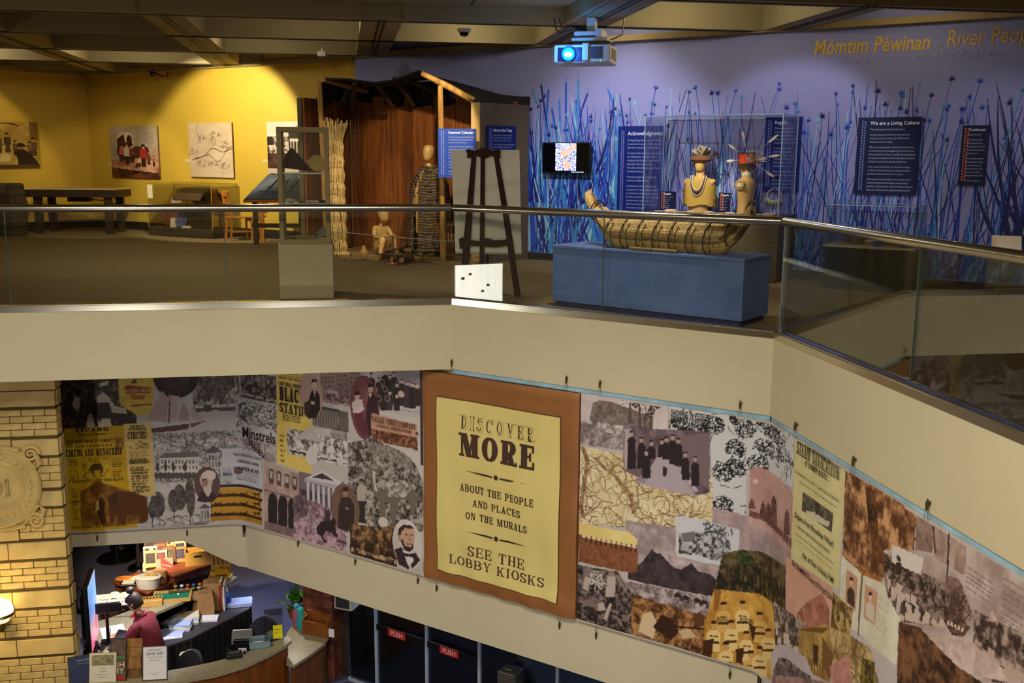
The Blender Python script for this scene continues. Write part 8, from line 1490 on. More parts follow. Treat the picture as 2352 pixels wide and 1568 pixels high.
for a in ((-.36,.36,-.16,-.155,0,.07),(-.36,.36,.155,.16,0,.07),(-.36,-.355,-.16,.16,0,.07),(.355,.36,-.16,.16,0,.07),(-.36,.36,-.16,.16,0,.006)): bx('wall',cp_,t,Mt,*a)
q = random.Random(12); tcol = [mat('toy_red',(206,70,40),.5),mat('toy_green',(110,150,60),.5),mat('toy_blue',(50,90,170),.5),mat('toy_white',(226,220,210),.5),mat('toy_orange',(226,130,50),.5)]
for i in range(14):
    x = -.28+.085*(i//2); y = -.07+.13*(i % 2); c = Mt @ Vector((x,y,.008)); t = thing('souvenir_toy',['red','green','blue','white','orange'][i % 5]+' souvenir in the clear tray, '+['near','far'][i % 2]+' row, place %s from the left' % ['first','second','third','fourth','fifth','sixth','seventh'][i//2],'souvenir',c,'souvenirs in the clear tray'); part(lambda m: m.ball(c+Vector((0,0,.022)),.024,8,6,1.3,1,.9),'body',tcol[i % 5],t,True); part(lambda m: m.lathe([(.01,.04),(.012,.05),(0,.055)],c,8),'loop',brass,t)
p = LB(1290,385,1.07); Mt = Matrix.Translation(p) @ Matrix.Rotation(.1,4,'Z'); t = thing('jewelry_stand','yellow cut-out jewellery stand at the end of the rear counter','stand',p); bx('back_board',mat('gold_board',(206,150,40),.4),t,Mt @ Matrix.Rotation(math.radians(-8),4,'X'),-.15,.15,.05,.065,.02,.4,r=.005); bx('foot',wd,t,Mt,-.17,.17,-.1,.1,0,.03,r=.005); part(lambda m: m.extxz([(-.15,.06),(-.14,.13),(-.09,.1),(-.05,.15),(0,.17),(.06,.14),(.1,.16),(.14,.1),(.15,.06)],-.04,-.02),'cut_out',mat('gold_cutout',(226,176,20),.4),t,False,Mt)
for i in range(4): part(lambda m: m.tube([(-.1+i*.065,.03,.34),(-.1+i*.065,.02,.26),(-.1+i*.065+.01,.02,.2)],.006,6),'necklace',brass,t,False,Mt)
sc_p = LB(535,708,1.07); t = thing('scissors','scissors with red handles on the granite counter','scissors',sc_p); part(lambda m: m.tube([sc_p+Vector((-.2,-.03,.006)),sc_p+Vector((0,0,.006))],[.003,.01],6),'blades',steel,t)
for dy in (-.02,.025): part(lambda m: m.tube([sc_p+Vector((.05+.035*math.cos(a*.6),dy+.02*math.sin(a*.6),.008)) for a in range(12)],.008,6),'handle',mat('red_plastic',(170,30,30),.4),t,True)
kraft = mat('kraft_paper',(150,112,66),.8,var=.15,scale=5,bump=.2,bscale=14)
for i,(cx,cy,w,hh,rz,lb) in enumerate(((1150,690,.3,.34,.3,'crumpled kraft bag, left of the bag cluster'),(1230,640,.32,.42,.1,'tall kraft paper bag in the middle of the bag cluster'),(1215,570,.3,.3,-.2,'kraft bag with handles, behind the others'))):
    p = LB(cx,cy,.76); Mt = Matrix.Translation(p) @ Matrix.Rotation(rz,4,'Z'); t = thing('paper_bag',lb,'bag',p,'kraft paper bags'); mb = MB(Mt); mb.loft([[(-w/2*k+.01*j,-.09*k,z),(0,-.1*k+.02,z),(w/2*k,-.09*k,z+.01),(w/2*k,.09*k,z),(0,.1*k-.02,z+.02),(-w/2*k,.09*k,z)] for j,(z,k) in enumerate(((0,1),(hh*.4,1.06),(hh*.8,.98),(hh,.9)))]); mb.build('bag',kraft,t,True)
    for y in (-.07,.07): part(lambda m: m.tube([(-.06,y,hh-.01),(-.04,y,hh+.07),(.04,y,hh+.07),(.06,y,hh-.01)],.006,6),'handle',kraft,t,True,Mt)
boxy(1305,620,.76,.03,.36,.4,.15,'red_folder','upright red folder beside the kraft bags','folder',mat('red_card',(160,40,30),.6),extra=lambda t,M: bx('label_tab',cardm,t,M,-.017,.017,-.1,.1,.4,.43))
boxy(1335,620,.76,.02,.36,.38,.15,'white_folder','upright white folder right of the red one','folder',wp,extra=lambda t,M: bx('label_tab',cardm,t,M,-.012,.012,-.1,.1,.38,.4)); boxy(1300,520,.76,.22,.06,.42,.1,'purple_folder','purple folder standing behind the sanitizer','folder',mat('purple_card',(84,50,160),.6),extra=lambda t,M: bx('label_tab',wp,t,M,-.05,.05,-.032,-.03,.3,.36))
p = LB(1352,610,.76); t = thing('sanitizer_bottle','clear blue pump bottle of sanitizer on the work table','bottle',p); part(lambda m: m.lathe([(0,0),(.05,0),(.052,.02),(.052,.16),(.03,.2),(.016,.21),(0,.212)],p,18),'bottle',mat('blue_gel',(70,130,220),.15,spec=.8),t,True); part(lambda m: (m.cyl(p+Vector((0,0,.21)),p+Vector((0,0,.27)),.014,.01,10),m.tube([p+Vector((0,0,.27)),p+Vector((-.03,-.01,.275)),p+Vector((-.045,-.015,.26))],.008,6)),'pump',wp,t,True); part(lambda m: m.lathe([(.0525,.05),(.0535,.06),(.0535,.13),(.0525,.14)],p,18),'label_wrap',mat('blue_label',(40,70,170),.4),t)
q = random.Random(3)
for i,(cx,cy,w,d,hh,rz,lb) in enumerate(((1450,600,.36,.26,.05,.25,'stack of bluish papers at the right end of the work table'),(960,805,.3,.22,.1,.2,'thick stack of booklets in the middle of the work table'),(1030,755,.28,.2,.12,.3,'stack of white cards behind the booklets'),(1195,730,.26,.18,.03,.1,'white tray of paper in front of the kraft bags'),(950,700,.2,.14,.2,.4,'box of folded leaflets against the counter'),(1090,640,.2,.2,.16,.5,'white carton beside the kraft bags'),(850,860,.4,.3,.015,.2,'loose white papers by the clerk\'s hip'),(890,850,.3,.22,.02,-.1,'cream papers partly under the booklets'))):
    p = LB(cx,cy,.76); t = thing('paper_stack',lb,'papers',p,'papers on the work table'); n = max(1,int(hh/.025)) if hh < .15 else 3
    for k in range(n): bx('sheets',[wp,mat('blue_white_paper',(170,186,230),.7),cardm][(i+k) % 3 if i else 1],t,Matrix.Translation(p) @ Matrix.Rotation(rz+q.uniform(-.12,.12),4,'Z'),-w/2+q.uniform(-.02,.02),w/2,-d/2,d/2+q.uniform(-.02,.02),.001+hh*k/n,hh*(k+1)/n-.001)
p = LB(870,770,.76); t = thing('plastic_bag','crumpled clear plastic bag on the work table','bag',p); mb = MB(Matrix.Translation(p)); q = random.Random(1); mb.loft([[(math.cos(a)*r*(1+.25*q.uniform(-1,1)),math.sin(a)*r*.8*(1+.25*q.uniform(-1,1)),z+.02*q.random()) for a in [2*math.pi*j/14 for j in range(14)]] for z,r in ((0,.14),(.06,.19),(.12,.17),(.17,.1),(.19,.03))]); mb.build('film',mat('milky_film',(190,196,204),.25,spec=.8),t,True); part(lambda m: m.tube([(0,0,.18),(.02,0,.22),(.05,.01,.23)],[.02,.03,.015],8),'knot',mat('milky_film',(190,196,204),.25),t,True,Matrix.Translation(p))
boxy(940,1000,.55,.42,.3,.03,.25,'ring_binder','white ring binder on the shelf under the work table','binder',wp,extra=lambda t,M: (bx('pages',cardm,t,M,-.2,.2,-.14,.14,.031,.05),bx('spine',mat('grey_spine',(120,124,140),.5),t,M,-.215,-.2,-.15,.15,.0,.06)))
p = LB(900,1040,0); P = [(p.x-.3,p.y-.15),(p.x+.3,p.y-.05),(p.x+.26,p.y+.2),(p.x-.3,p.y+.12)]; t = thing('low_cabinet','small wooden cabinet under the work table, behind the front counter','cabinet',Vector((p.x,p.y,G))); mb = MB(); mb.ext(P,G,G+.52); mb.build('body',deskw,t); mb = MB(); mb.ext(P,G+.521,G+.545); mb.build('top',wd,t)
# chairs behind the counter: rounded backs showing
def office_chair(cx,cy,rz,label):
    p = LB(cx,cy,.95); p.z = G; M = Matrix.Translation(p) @ Matrix.Rotation(rz,4,'Z'); t = thing('office_chair',label,'chair',p,'office chairs'); part(lambda m: m.loft([[(math.cos(a)*.25*k,-.22+.05*math.cos(a*2),.7+math.sin(a)*.27*k) for a in [2*math.pi*j/20 for j in range(20)]],[(math.cos(a)*.25*k,-.17+.05*math.cos(a*2),.7+math.sin(a)*.27*k) for a in [2*math.pi*j/20 for j in range(20)]]] if (k := 1) else []),'backrest',mat('dark_fabric',(24,26,34),.8),t,True,M); bx('seat',MATS['dark_fabric'],t,M,-.24,.24,-.2,.25,.44,.52,r=.04); part(lambda m: m.cyl((0,0,.06),(0,0,.44),.03,.03,10),'column',bk,t,True,M); part(lambda m: m.tube([(0,-.19,.5),(0,-.24,.56),(0,-.21,.7)],.02,8),'spine',bk,t,True,M)
    for k in range(5): a = k*1.257; part(lambda m: m.tube([(0,0,.1),(.26*math.cos(a),.26*math.sin(a),.05)],[.025,.018],8),'foot',bk,t,True,M)
office_chair(955,1060,2.6,'dark office chair behind the front counter, near the notice'); office_chair(1600,780,2.9,'dark office chair behind the right end of the front counter')
p = LB(1470,870,.72); t = thing('door_monitor','small black pedestal screen with glowing blue line behind the counter','screen',Vector((p.x,p.y,G))); Mt = Matrix.Translation((p.x,p.y,G)) @ Matrix.Rotation(.15,4,'Z'); bx('pedestal',bk,t,Mt,-.12,.12,-.08,.08,0,.7,r=.01); bx('head',bk,t,Mt @ Matrix.Translation((0,0,.7)) @ Matrix.Rotation(.9,4,'X'),-.15,.15,-.1,.1,0,.03,r=.008); bx('glow_line',mat('cyan_glow',(40,150,255),.3,emit=3),t,Mt @ Matrix.Translation((0,0,.735)) @ Matrix.Rotation(.9,4,'X'),-.1,.1,-.06,-.03,0,.002); bx('pale_strip',wp,t,Mt @ Matrix.Translation((0,0,.735)) @ Matrix.Rotation(.9,4,'X'),-.13,.13,.02,.08,0,.002); bx('card',wp,t,Mt,-.05,.06,-.085,-.081,.4,.58)
# front counter: payment pad, donation box, blue tray
boxy(1405,1040,1.07,.2,.14,.05,.3,'payment_pad','black payment pad on the front counter','terminal',bk,extra=lambda t,M: (bx('screen_strip',mat('dim_lcd',(70,76,84),.3),t,M,-.07,.07,-.02,.05,.051,.053),part(lambda m: m.tube([(0,.07,.02),(-.02,.16,.005),(-.1,.22,.004)],.006,6),'cord',bk,t,False,M)))
p = LB(1490,1015,1.07); t = thing('rubber_stamp','tiny black stamp on the front counter','stamp',p); part(lambda m: m.lathe([(.025,0),(.025,.015),(.01,.02),(.012,.04),(0,.045)],p,12),'handle',bk,t,True); part(lambda m: m.lathe([(.026,0),(.028,.006),(0,.006)],p,12),'pad',stone,t)
p = LB(1615,945,1.07); Mt = Matrix.Translation(p) @ Matrix.Rotation(.3,4,'Z'); gtr = mat('blue_grey_tray',(120,146,160),.4); t = thing('coin_tray','blue grey open tray of slips on the front counter','tray',p)
for a in ((-.13,.13,-.1,-.09,0,.09),(-.13,.13,.09,.1,0,.09),(-.13,-.12,-.09,.09,0,.09),(.12,.13,-.09,.09,0,.09),(-.13,.13,-.1,.1,0,.008)): bx('side',gtr,t,Mt,*a)
bx('slips',wp,t,Mt,-.09,.05,-.06,.06,.009,.03)
pp = LB(1680,955,1.07); t = thing('pen','dark pen lying beside the blue grey tray','pen',pp); part(lambda m: m.cyl(pp+Vector((-.08,-.03,.008)),pp+Vector((.07,.03,.008)),.006,.006,8),'barrel',bk,t); part(lambda m: m.cyl(pp+Vector((.07,.03,.008)),pp+Vector((.09,.038,.008)),.005,.001,8),'tip',steel,t)
p = LB(1735,880,1.07); Mt = Matrix.Translation(p) @ Matrix.Rotation(.25,4,'Z'); t = thing('donation_box','clear acrylic donation box with yellow label on the front counter','box',p)
for a in ((-.12,.12,-.1,-.095,0,.36),(-.12,.12,.095,.1,0,.36),(-.12,-.115,-.095,.095,0,.36),(.115,.12,-.095,.095,0,.36),(-.12,.12,-.1,.1,.36,.365)): bx('pane',cp_,t,Mt,*a)
bx('yellow_label',mat('bright_yellow',(230,220,20),.5),t,Mt,-.01,.11,-.103,-.101,.03,.22); mb = MB(Mt); put_text(mb,'THANK',.028,lambda x,y: (.0+x*.9,-.1045,.15+y),.005); put_text(mb,'YOU',.028,lambda x,y: (.0+x*.9,-.1045,.1+y),.005); k = mb.build('lettering',bk,t); k['kind'] = 'stuff'; bx('banknotes',mat('note_green',(170,180,150),.7,var=.3,scale=30),t,Mt,-.1,.06,-.08,.08,.006,.07,r=.02)
# side counter: bottles, plant, wooden holder
for cx,cy,m,c2,lb in ((1925,770,mat('pink_cup',(196,96,120),.4),mat('blue_lid',(70,150,200),.4),'pink drink bottle with blue lid on the side counter'),(1958,800,mat('teal_bottle',(40,170,180),.4),mat('teal_lid',(50,190,190),.4),'teal drink bottle with yellow strap on the side counter')):
    p = LB(cx,cy,.86); t = thing('drink_bottle',lb,'bottle',p,'drink bottles on the side counter'); part(lambda m: m.lathe([(0,0),(.055,0),(.06,.05),(.058,.2),(.04,.24),(0,.25)],p,18),'body',m,t,True); part(lambda m: m.lathe([(.042,.24),(.045,.28),(.02,.31),(0,.315)],p,16),'lid',c2,t,True); part(lambda m: m.tube([p+Vector((.05,0,.24)),p+Vector((.08,0,.2)),p+Vector((.06,0,.12))],.008,6),'strap',mat('yellow_strap',(226,200,60),.5),t.children[-1],True)
p = LB(1900,712,.86); t = thing('potted_plant','leafy green pot plant by the brick pillar','plant',p); part(lambda m: m.lathe([(0,0),(.06,0),(.09,.15),(.08,.15),(0,.13)],p,16),'pot',mat('terracotta',(150,84,50),.7),t,True); lg = mat('leaf_green',(70,130,30),.5,rgb2=(36,84,20),scale=12); q = random.Random(5)
for i in range(26):
    a,e = q.uniform(0,6.28),q.uniform(.15,1.2); d = Vector((math.cos(a)*math.sin(e),math.sin(a)*math.sin(e),math.cos(e))); b0 = p+Vector((0,0,.14)); tip = b0+d*q.uniform(.2,.4); sd = d.cross(Vector((.3,.2,1))).normalized()*q.uniform(.04,.07)
    part(lambda m: (m.tube([b0,b0+d*.12],.004,4),m.add([b0+d*.1,b0+d*.18+sd,tip-d*.03+sd*.4,tip-Vector((0,0,.04)),tip-d*.03-sd*.4,b0+d*.18-sd,b0+d*.2+Vector((0,0,.015))],[(0,1,6),(1,2,6),(2,3,6),(3,4,6),(4,5,6),(5,0,6)])),'leaf',lg,t)
p = LB(2100,850,.86); Mt = Matrix.Translation(p) @ Matrix.Rotation(-.35,4,'Z'); t = thing('wooden_holder','wooden brochure holder on the side counter against the pillar','holder',p); part(lambda m: m.extxz([(-.2,0),(.2,0),(.2,.2),(.05,.27),(-.06,.32),(-.2,.3)],.05,.07),'back',deskw,t,False,Mt); bx('front',deskw,t,Mt,-.2,.2,-.08,-.06,0,.2); bx('side',deskw,t,Mt,-.2,-.18,-.06,.05,0,.24); bx('side',deskw,t,Mt,.18,.2,-.06,.05,0,.22); bx('white_card',wp,t,Mt,.205,.29,-.06,-.05,.02,.14)
# ------------------------------------------------------------------ gift shop tables
chw = mat('cherry_table',(120,56,22),.4,rgb2=(86,36,12),scale=2.5,stretch=(1,5,5))
def table(pts,h,label,legs=True):
    P = lp(pts,h); c = Vector((sum(p[0] for p in P)/len(P),sum(p[1] for p in P)/len(P),G)); t = thing('cherry_table',label,'table',c,'cherry wood gift tables'); mb = MB(); mb.ext(P,G+h-.03,G+h); mb.build('top',chw,t); mb = MB(); mb.ext(shrink(P,.04),G+h-.13,G+h-.03); mb.build('apron',chw,t)
    for x,y in shrink(P,.08): mb = MB(); mb.box(x-.035,x+.035,y-.035,y+.035,G,G+h-.13,.01); mb.build('leg',chw,t)
    return t
table([(390,425),(600,335),(925,405),(690,515)],.74,'cherry wood table holding the jewellery bust and bowls'); table([(770,330),(1130,190),(1240,262),(900,372)],.86,'taller cherry wood table with postcards and crate'); table([(255,600),(440,500),(550,540),(370,665)],.74,'cherry wood table with the lettered cream T-shirt')
p = LB(440,255,0); t = thing('round_table','round wooden table seen under the beam','table',Vector((p.x-.1,p.y+.2,G))); c = Vector((p.x-.1,p.y+.2,G)); part(lambda m: m.lathe([(0,.7),(.5,.7),(.52,.73),(.5,.75),(0,.75)],c,28),'top',chw,t,True); part(lambda m: m.lathe([(.04,.03),(.05,.3),(.04,.7)],c,12),'column',bk,t,True); part(lambda m: m.lathe([(0,0),(.36,0),(.34,.02),(.05,.04)],c,24),'foot',bk,t,True)
p = LB(395,575,.745); Mt = Matrix.Translation(p) @ Matrix.Rotation(.25,4,'Z'); t = thing('folded_tshirt','cream T-shirt with script lettering laid on the cherry table','t-shirt',p); ts = mat('cream_cotton',(226,212,190),.85,var=.05); part(lambda m: m.ext([(-.3,-.2),(.28,-.22),(.36,.0),(.3,.2),(.16,.24),(.05,.2),(-.1,.21),(-.26,.22),(-.38,.06)],.003,.022),'cloth',ts,t,False,Mt); mb = MB(Mt); put_text(mb,'Take Me Out',.1,lambda x,y: (-.22+x*.8,-.02+y,.0235),.004,.35); put_text(mb,'To Ballgame',.1,lambda x,y: (-.22+x*.8,-.14+y,.0235),.004,.35); k = mb.build('script_lettering',bk,t); k['kind'] = 'stuff'; part(lambda m: m.lathe([(.06,.02),(.07,.028),(.06,.03)],(.0,.2,0),16),'neck_rib',ts,t,True,Mt)
p = LB(705,330,.745); t = thing('necklace_bust','cream necklace display bust with pendant','display bust',p); part(lambda m: m.loft([[(math.cos(a)*w,math.sin(a)*d+y,z) for a in [2*math.pi*j/16 for j in range(16)]] for z,w,d,y in ((0,.12,.06,0),(.1,.13,.06,.03),(.2,.1,.05,.07),(.27,.04,.04,.1),(.34,.035,.035,.11))]),'bust',mat('linen',(214,188,140),.8),t,True,Matrix.Translation(p)); part(lambda m: m.tube([(-.05,.04,.26),(-.04,-.02,.17),(0,-.045,.1),(.04,-.02,.17),(.05,.04,.26)],.005,6),'necklace',brass,t,True,Matrix.Translation(p))
for cx,cy,r,hh,m,lb,nm in ((690,460,.16,.17,mat('white_bowl',(206,196,180),.4),'oval white tub of wooden utensils','utensil_tub'),(795,420,.09,.2,mat('amber_jar',(176,124,84),.3),'amber glass jar behind the white tub','glass_jar'),(490,400,.11,.02,mat('orange_plate',(206,120,40),.5),'round orange woodenware plate on the cherry table','wooden_plate')):
    p = LB(cx,cy,.745); t = thing(nm,lb,'container',p); part(lambda m: m.lathe([(0,0),(r*.85,0),(r,hh),(r*.92,hh),(r*.8,.01),(0,.01)],p,22,1.25,.9),'vessel',m,t,True); part(lambda m: m.lathe([(r*.94,hh-.008),(r*1.04,hh),(r*.94,hh+.006)],p,22,1.25,.9),'rim',m,t,True)
    if nm == 'utensil_tub':
        for k in range(6): part(lambda m: m.tube([p+Vector((-.1+k*.03,-.03+.02*(k % 3),.08)),p+Vector((-.02+k*.03,.02,.21))],.014,6),'spoon',wd,t,True)
p = LB(550,435,.745); t = thing('ring_tray','black tray of rings on the cherry table','tray',p); Mt = Matrix.Translation(p) @ Matrix.Rotation(.2,4,'Z'); bx('tray',bk,t,Mt,-.16,.16,-.1,.1,0,.03,r=.006); bx('pad',cardm,t,Mt,-.13,.05,-.07,.07,.031,.045)
for i,(cx,cy,rz,lb) in enumerate(((640,385,.3,'open cream jewellery case, left'),(700,395,.1,'cream jewellery card beside the case'),(600,400,-.2,'small gold rimmed dish of rings'))):
    p = LB(cx,cy,.745); t = thing('jewelry_card',lb,'jewelry',p,'jewellery on the cherry table'); bx('card',cardm,t,Matrix.Translation(p) @ Matrix.Rotation(rz,4,'Z'),-.1,.1,-.08,.08,.001,.03,r=.01); part(lambda m: m.tube([p+Vector((.05*math.cos(a*.55),.04*math.sin(a*.55),.034)) for a in range(12)],.006,6),'ring',brass,t,True)
p = LB(830,360,.745); Mt = Matrix.Translation(p) @ Matrix.Rotation(.35,4,'Z') @ Matrix.Rotation(math.radians(-20),4,'X'); t = thing('red_pennant','red pennant on a kraft envelope','pennant',p); bx('backing',mat('pink_card',(214,130,110),.6),t,Mt,-.13,.13,0,.01,0,.26); part(lambda m: m.extxz([(-.06,.3),(-.05,.12),(.22,.06)],-.02,-.01),'pennant',mat('pennant_red',(200,50,40),.6),t,False,Mt); mb = MB(Mt); put_text(mb,'Sacramento',.03,lambda x,y: (-.04+x,-.022,.16+y-x*.35),.003,.3); k = mb.build('lettering',wp,t); k['kind'] = 'stuff'
q = random.Random(21)
for i in range(12):
    cx,cy = 690+(i % 4)*78,300-(i//4)*62+(i % 4)*-14; p = LB(cx+20,cy,.86); Mt = Matrix.Translation(p) @ Matrix.Rotation(.3,4,'Z') @ Matrix.Rotation(math.radians(-18),4,'X'); t = thing('postcard_rack' if i % 3 == 0 else 'gift_book',['wire rack of postcards','upright tan gift book','upright gift card pack'][i % 3]+' on the taller cherry table, '+['front','middle','back'][i//4]+' row, '+['first','second','third','fourth'][i % 4]+' from the left','gift',p,'gifts on the taller cherry table'); w,hh = q.uniform(.09,.13),q.uniform(.2,.3)
    cv = bx('cover',mat('gift_%d' % (i % 6),[(206,160,100),(226,196,150),(120,84,60),(190,130,70),(214,204,190),(160,96,60)][i % 6],.5,var=.3,scale=20),t,Mt,-w,w,0,.04,0.002,hh); bx('picture',mat('gift_pic_%d' % (i % 4),[(60,44,40),(110,60,60),(90,80,60),(70,60,84)][i % 4],.5,var=.5,scale=30),cv,Mt,-w*.75,w*.75,-.003,0,hh*.25,hh*.85)
p = LB(1105,265,.86); Mt = Matrix.Translation(p) @ Matrix.Rotation(.3,4,'Z'); t = thing('wooden_crate','wooden crate with a hand slot on the taller table','crate',p)
for a in ((-.2,.2,-.12,-.105,0,.24),(-.2,.2,.105,.12,0,.24),(-.2,-.185,-.105,.105,0,.24),(.185,.2,-.105,.105,0,.24),(-.2,.2,-.12,.12,0,.012)): bx('side',wd,t,Mt,*a)
bx('hand_slot',bk,t,Mt,-.06,.06,-.122,-.12,.15,.18)
p = LB(1195,235,.86); t = thing('yellow_box','bright yellow gift box behind the jewellery stand','box',p); Mt = Matrix.Translation(p) @ Matrix.Rotation(.3,4,'Z'); bx('box',mat('bright_yellow_box',(240,200,20),.5),t,Mt,-.1,.1,-.07,.07,0,.2,r=.005); bx('label_band',cardm,t,Mt,-.101,.101,-.071,.071,.08,.11)
p = LB(585,330,0); c = Vector((p.x,p.y+.15,G)); t = thing('apron_form','dark garment form with white apron in the gift shop','clothing form',c); part(lambda m: m.lathe([(.04,0),(.03,.5),(.17,.55),(.19,.8),(.15,1.05),(.18,1.3),(.1,1.42),(0,1.45)],c,18,1,.7),'form',mat('form_dark',(52,40,44),.8),t,True); part(lambda m: m.loft([[c+Vector((math.cos(a)*w,math.sin(a)*w*.72,z)) for a in [math.radians(180+j*12) for j in range(16)]] for z,w in ((.7,.24),(.9,.21),(1.1,.18),(1.35,.17))],cap=False,closed=False),'apron',mat('white_linen',(216,206,196),.8),t,True); part(lambda m: m.lathe([(0,0),(.2,0),(.18,.03),(0,.04)],c,20),'base',bk,t,True)
# ------------------------------------------------------------------ brick pillar
pc_,pr_ = atz(765,1566,G),atz(793,1540,G); e2 = (pr_-pc_).normalized(); e1 = Vector((-e2.y,e2.x,0)); e1 = e1 if e1.x < 0 else -e1
w2 = (pr_-pc_).length; w1 = .46; rbk = [mat('red_brick_a',(132,66,46),.8,var=.2,scale=12,bump=.3),mat('red_brick_b',(112,54,38),.8,var=.2,scale=12,bump=.3),mat('red_brick_c',(146,78,54),.8,var=.2,scale=12,bump=.3)]
t = thing('brick_pillar','red brick pillar between the side counter and the glass doors','pillar',pc_+e1*w1/2+e2*w2/2); O4 = pc_
def pbox(a0,a1,b0,b1,z0,z1,name,m): mb = MB(); mb.ext([tuple((O4+e1*a+e2*b)[:2]) for a,b in ((a0,b0),(a1,b0),(a1,b1),(a0,b1))],z0,z1); return mb.build(name,m,t)
pbox(.01,w1-.01,.01,w2-.01,G,-3.55,'mortar_core',mat('pale_mortar',(170,146,124),.9)); ch = .081; n = int((-3.9-G)/ch); q = random.Random(2)
for k in range(n):
    z0 = G+k*ch; cuts = [0,.23,.46] if k % 2 else [0,.11,.34,.46]; cut2 = ([0,.22,w2] if w2 > .3 else [0,w2]) if k % 2 else ([0,.11,.33,w2] if w2 > .4 else [0,w2*.45,w2])
    for a,b in zip(cuts,cuts[1:]): pbox(a+.005 if a else 0,b-.005,0,.05,z0+.004,z0+ch-.006,'brick',q.choice(rbk))
    for a,b in zip(cut2,cut2[1:]): pbox(0,.05,max(a,.05)+.005,b-.005,z0+.004,z0+ch-.006,'brick',q.choice(rbk))
# white wall speaker
s_ = aty(789,1381,pc_.y-.25); Ms_ = Matrix.Translation(s_) @ Matrix.Rotation(math.radians(-20),4,'Z'); t = thing('wall_speaker','white framed speaker box on the pillar above the doors','speaker',s_-Vector((0,0,.12))); bx('cabinet',pw,t,Ms_,-.14,.14,-.02,.2,-.12,.14,r=.01); bx('grille',mat('dark_grille',(44,48,60),.6),t,Ms_,-.11,.1,-.026,-.02,-.09,.12); bx('bracket',bk,t,Ms_,-.03,.03,.2,.3,-.02,.04)
# ------------------------------------------------------------------ glass doors with push bars
d1,d2 = atz(918,1451,G+1.0),atz(1038,1491,G+1.0); dD = (d2-d1).normalized(); dD.z = 0; dD.normalize(); nD = nrm(dD); Md = Matrix.Translation((d1.x,d1.y,G)) @ Matrix.Rotation(math.atan2(dD.y,dD.x),4,'Z')
def dx(u,v): p = onp(u,v,d1,d1+dD); return (Vector((p.x,p.y,0))-Vector((d1.x,d1.y,0))).dot(dD)
xs = [dx(800,1470),dx(866,1480),dx(982,1500),dx(1103,1530),dx(1282,1560),dx(1450,1600)]
dgl = glass('door_glass',(.62,.7,.74),.9); almn = mat('aluminium',(206,216,236),.35,metal=.3)
names = ['sidelight_1','door_1','door_2','sidelight_2','sidelight_3']
push = mat('push_red',(206,44,40),.5)
for i in range(5):
    p = Md @ Vector(((xs[i]+xs[i+1])/2,0,0))
    if i in (1,2):
        t = bpy.data.objects.new('door_%d' % i,None); COL.objects.link(t); t.location = p; ORG[t] = Vector(p); t['kind'] = 'structure'; t['label'] = ['','left glass lobby door with red PUSH plate','right glass lobby door with red PUSH plate'][i]
    else:
        t = bpy.data.objects.new('window_%d' % (i+1),None); COL.objects.link(t); t.location = p; ORG[t] = Vector(p); t['kind'] = 'structure'
    bx('pane',dgl,t,Md,xs[i]+.02,xs[i+1]-.02,-.005,.005,.05,2.2); bx('stile',almn,t,Md,xs[i+1]-.02,xs[i+1]+.012,-.03,.03,0,2.25); bx('sill',almn,t,Md,xs[i],xs[i+1],-.02,.02,0,.05); bx('head',almn,t,Md,xs[i],xs[i+1],-.02,.02,2.2,2.25)
    if i in (1,2):
        c = 0 if i == 1 else dx(1038,1491); pb = bx('push_bar',bk,t,Md,xs[i]+.04,xs[i+1]-.04,-.06,-.025,.95,1.04,r=.006); bx('push_plate',push,pb,Md,c-.15,c+.15,-.07,-.06,.94,1.05); mb = MB(Md); put_text(mb,'PUSH',.1,lambda x,y: (c+x*.9,-.0715,.96+y),.01,0,'c'); k = mb.build('push_lettering',wp,pb); k['kind'] = 'stuff'
        hx = xs[i+1]-.1 if i == 1 else xs[i]+.1; part(lambda m: m.tube([(hx,.02,.75),(hx,.07,.75),(hx,.07,1.25),(hx,.02,1.25)],.014,8),'pull_handle',chrome,t,True,Md)
struct(MB(Md).box(xs[0]-.1,xs[-1]+.5,.05,4.5,.0,.012).build('floor_vestibule',mat('dark_tile',(36,40,44),.25,var=.15,scale=3)))
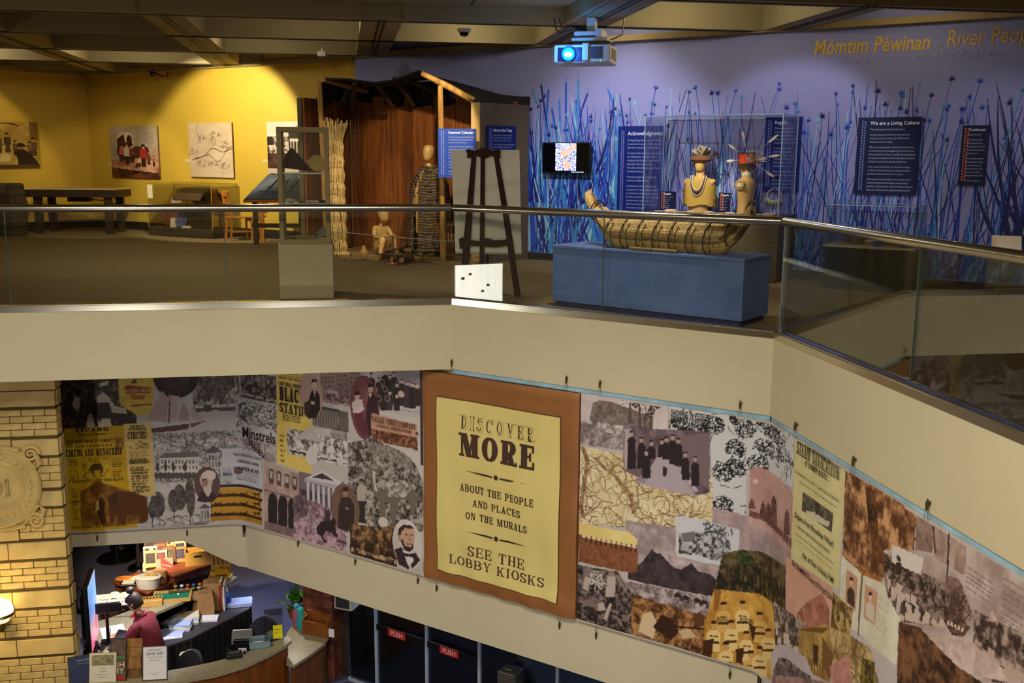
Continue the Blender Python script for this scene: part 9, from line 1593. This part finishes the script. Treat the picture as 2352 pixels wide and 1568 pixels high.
struct(MB(Md).box(xs[0]-.2,xs[0],.05,4.5,0,2.3).build('wall_vestibule_left',mat('vestibule_brick',(60,44,34),.7,var=.3,scale=10))); struct(MB(Md).box(xs[0],xs[-1]+.5,4.4,4.5,0,2.3).build('wall_vestibule_back',mat('vestibule_dark',(22,26,34),.5,var=.3,scale=2)))
lamp('AREA',Md @ Vector((1.6,3.2,2.1)),45,(.35,.55,1),Md @ Vector((1.2,2.0,0)),size=.6)
pk_ = atz(1172,1556,G+.95); t = thing('steel_donation_box','brushed steel collection box on a dark pedestal before the doors','box',Vector((pk_.x,pk_.y,G))); Mt = Matrix.Translation((pk_.x,pk_.y,G)) @ Matrix.Rotation(-.5,4,'Z'); bx('pedestal',bk,t,Mt,-.12,.12,-.1,.1,0,.85,r=.008); bx('box',steel,t,Mt,-.13,.13,-.11,.11,.86,1.06,r=.01); bx('slot_lid',steel,t,Mt,-.06,.06,-.05,.05,1.06,1.09,r=.01); part(lambda m: m.cyl((-.03,-.112,.92),(-.03,-.12,.92),.014,.014,10),'lock',brass,t,False,Mt); part(lambda m: m.cyl((.05,-.112,.92),(.05,-.12,.92),.014,.014,10),'lock',brass,t,False,Mt)
# timber door frame behind the pillar
u_ = atz(692,1400,G+1.2); t = thing('timber_post','slim brown timber post left of the brick pillar','post',Vector((u_.x,u_.y+.75,G))); bx('post',deskw,t,Matrix.Translation((u_.x,u_.y+.75,G)),-.05,.05,-.05,.05,0,2.2); bx('foot_block',deskw,t,Matrix.Translation((u_.x,u_.y+.75,G)),-.08,.08,-.08,.08,0,.12)
# ------------------------------------------------------------------ bright backlit panel across the atrium (mirrored in the railing glass)
t = thing('backlit_panel','bright backlit drawing panel across the atrium, mirrored in the railing glass','lightbox',Vector((-13.85,5.4,-2.2)))
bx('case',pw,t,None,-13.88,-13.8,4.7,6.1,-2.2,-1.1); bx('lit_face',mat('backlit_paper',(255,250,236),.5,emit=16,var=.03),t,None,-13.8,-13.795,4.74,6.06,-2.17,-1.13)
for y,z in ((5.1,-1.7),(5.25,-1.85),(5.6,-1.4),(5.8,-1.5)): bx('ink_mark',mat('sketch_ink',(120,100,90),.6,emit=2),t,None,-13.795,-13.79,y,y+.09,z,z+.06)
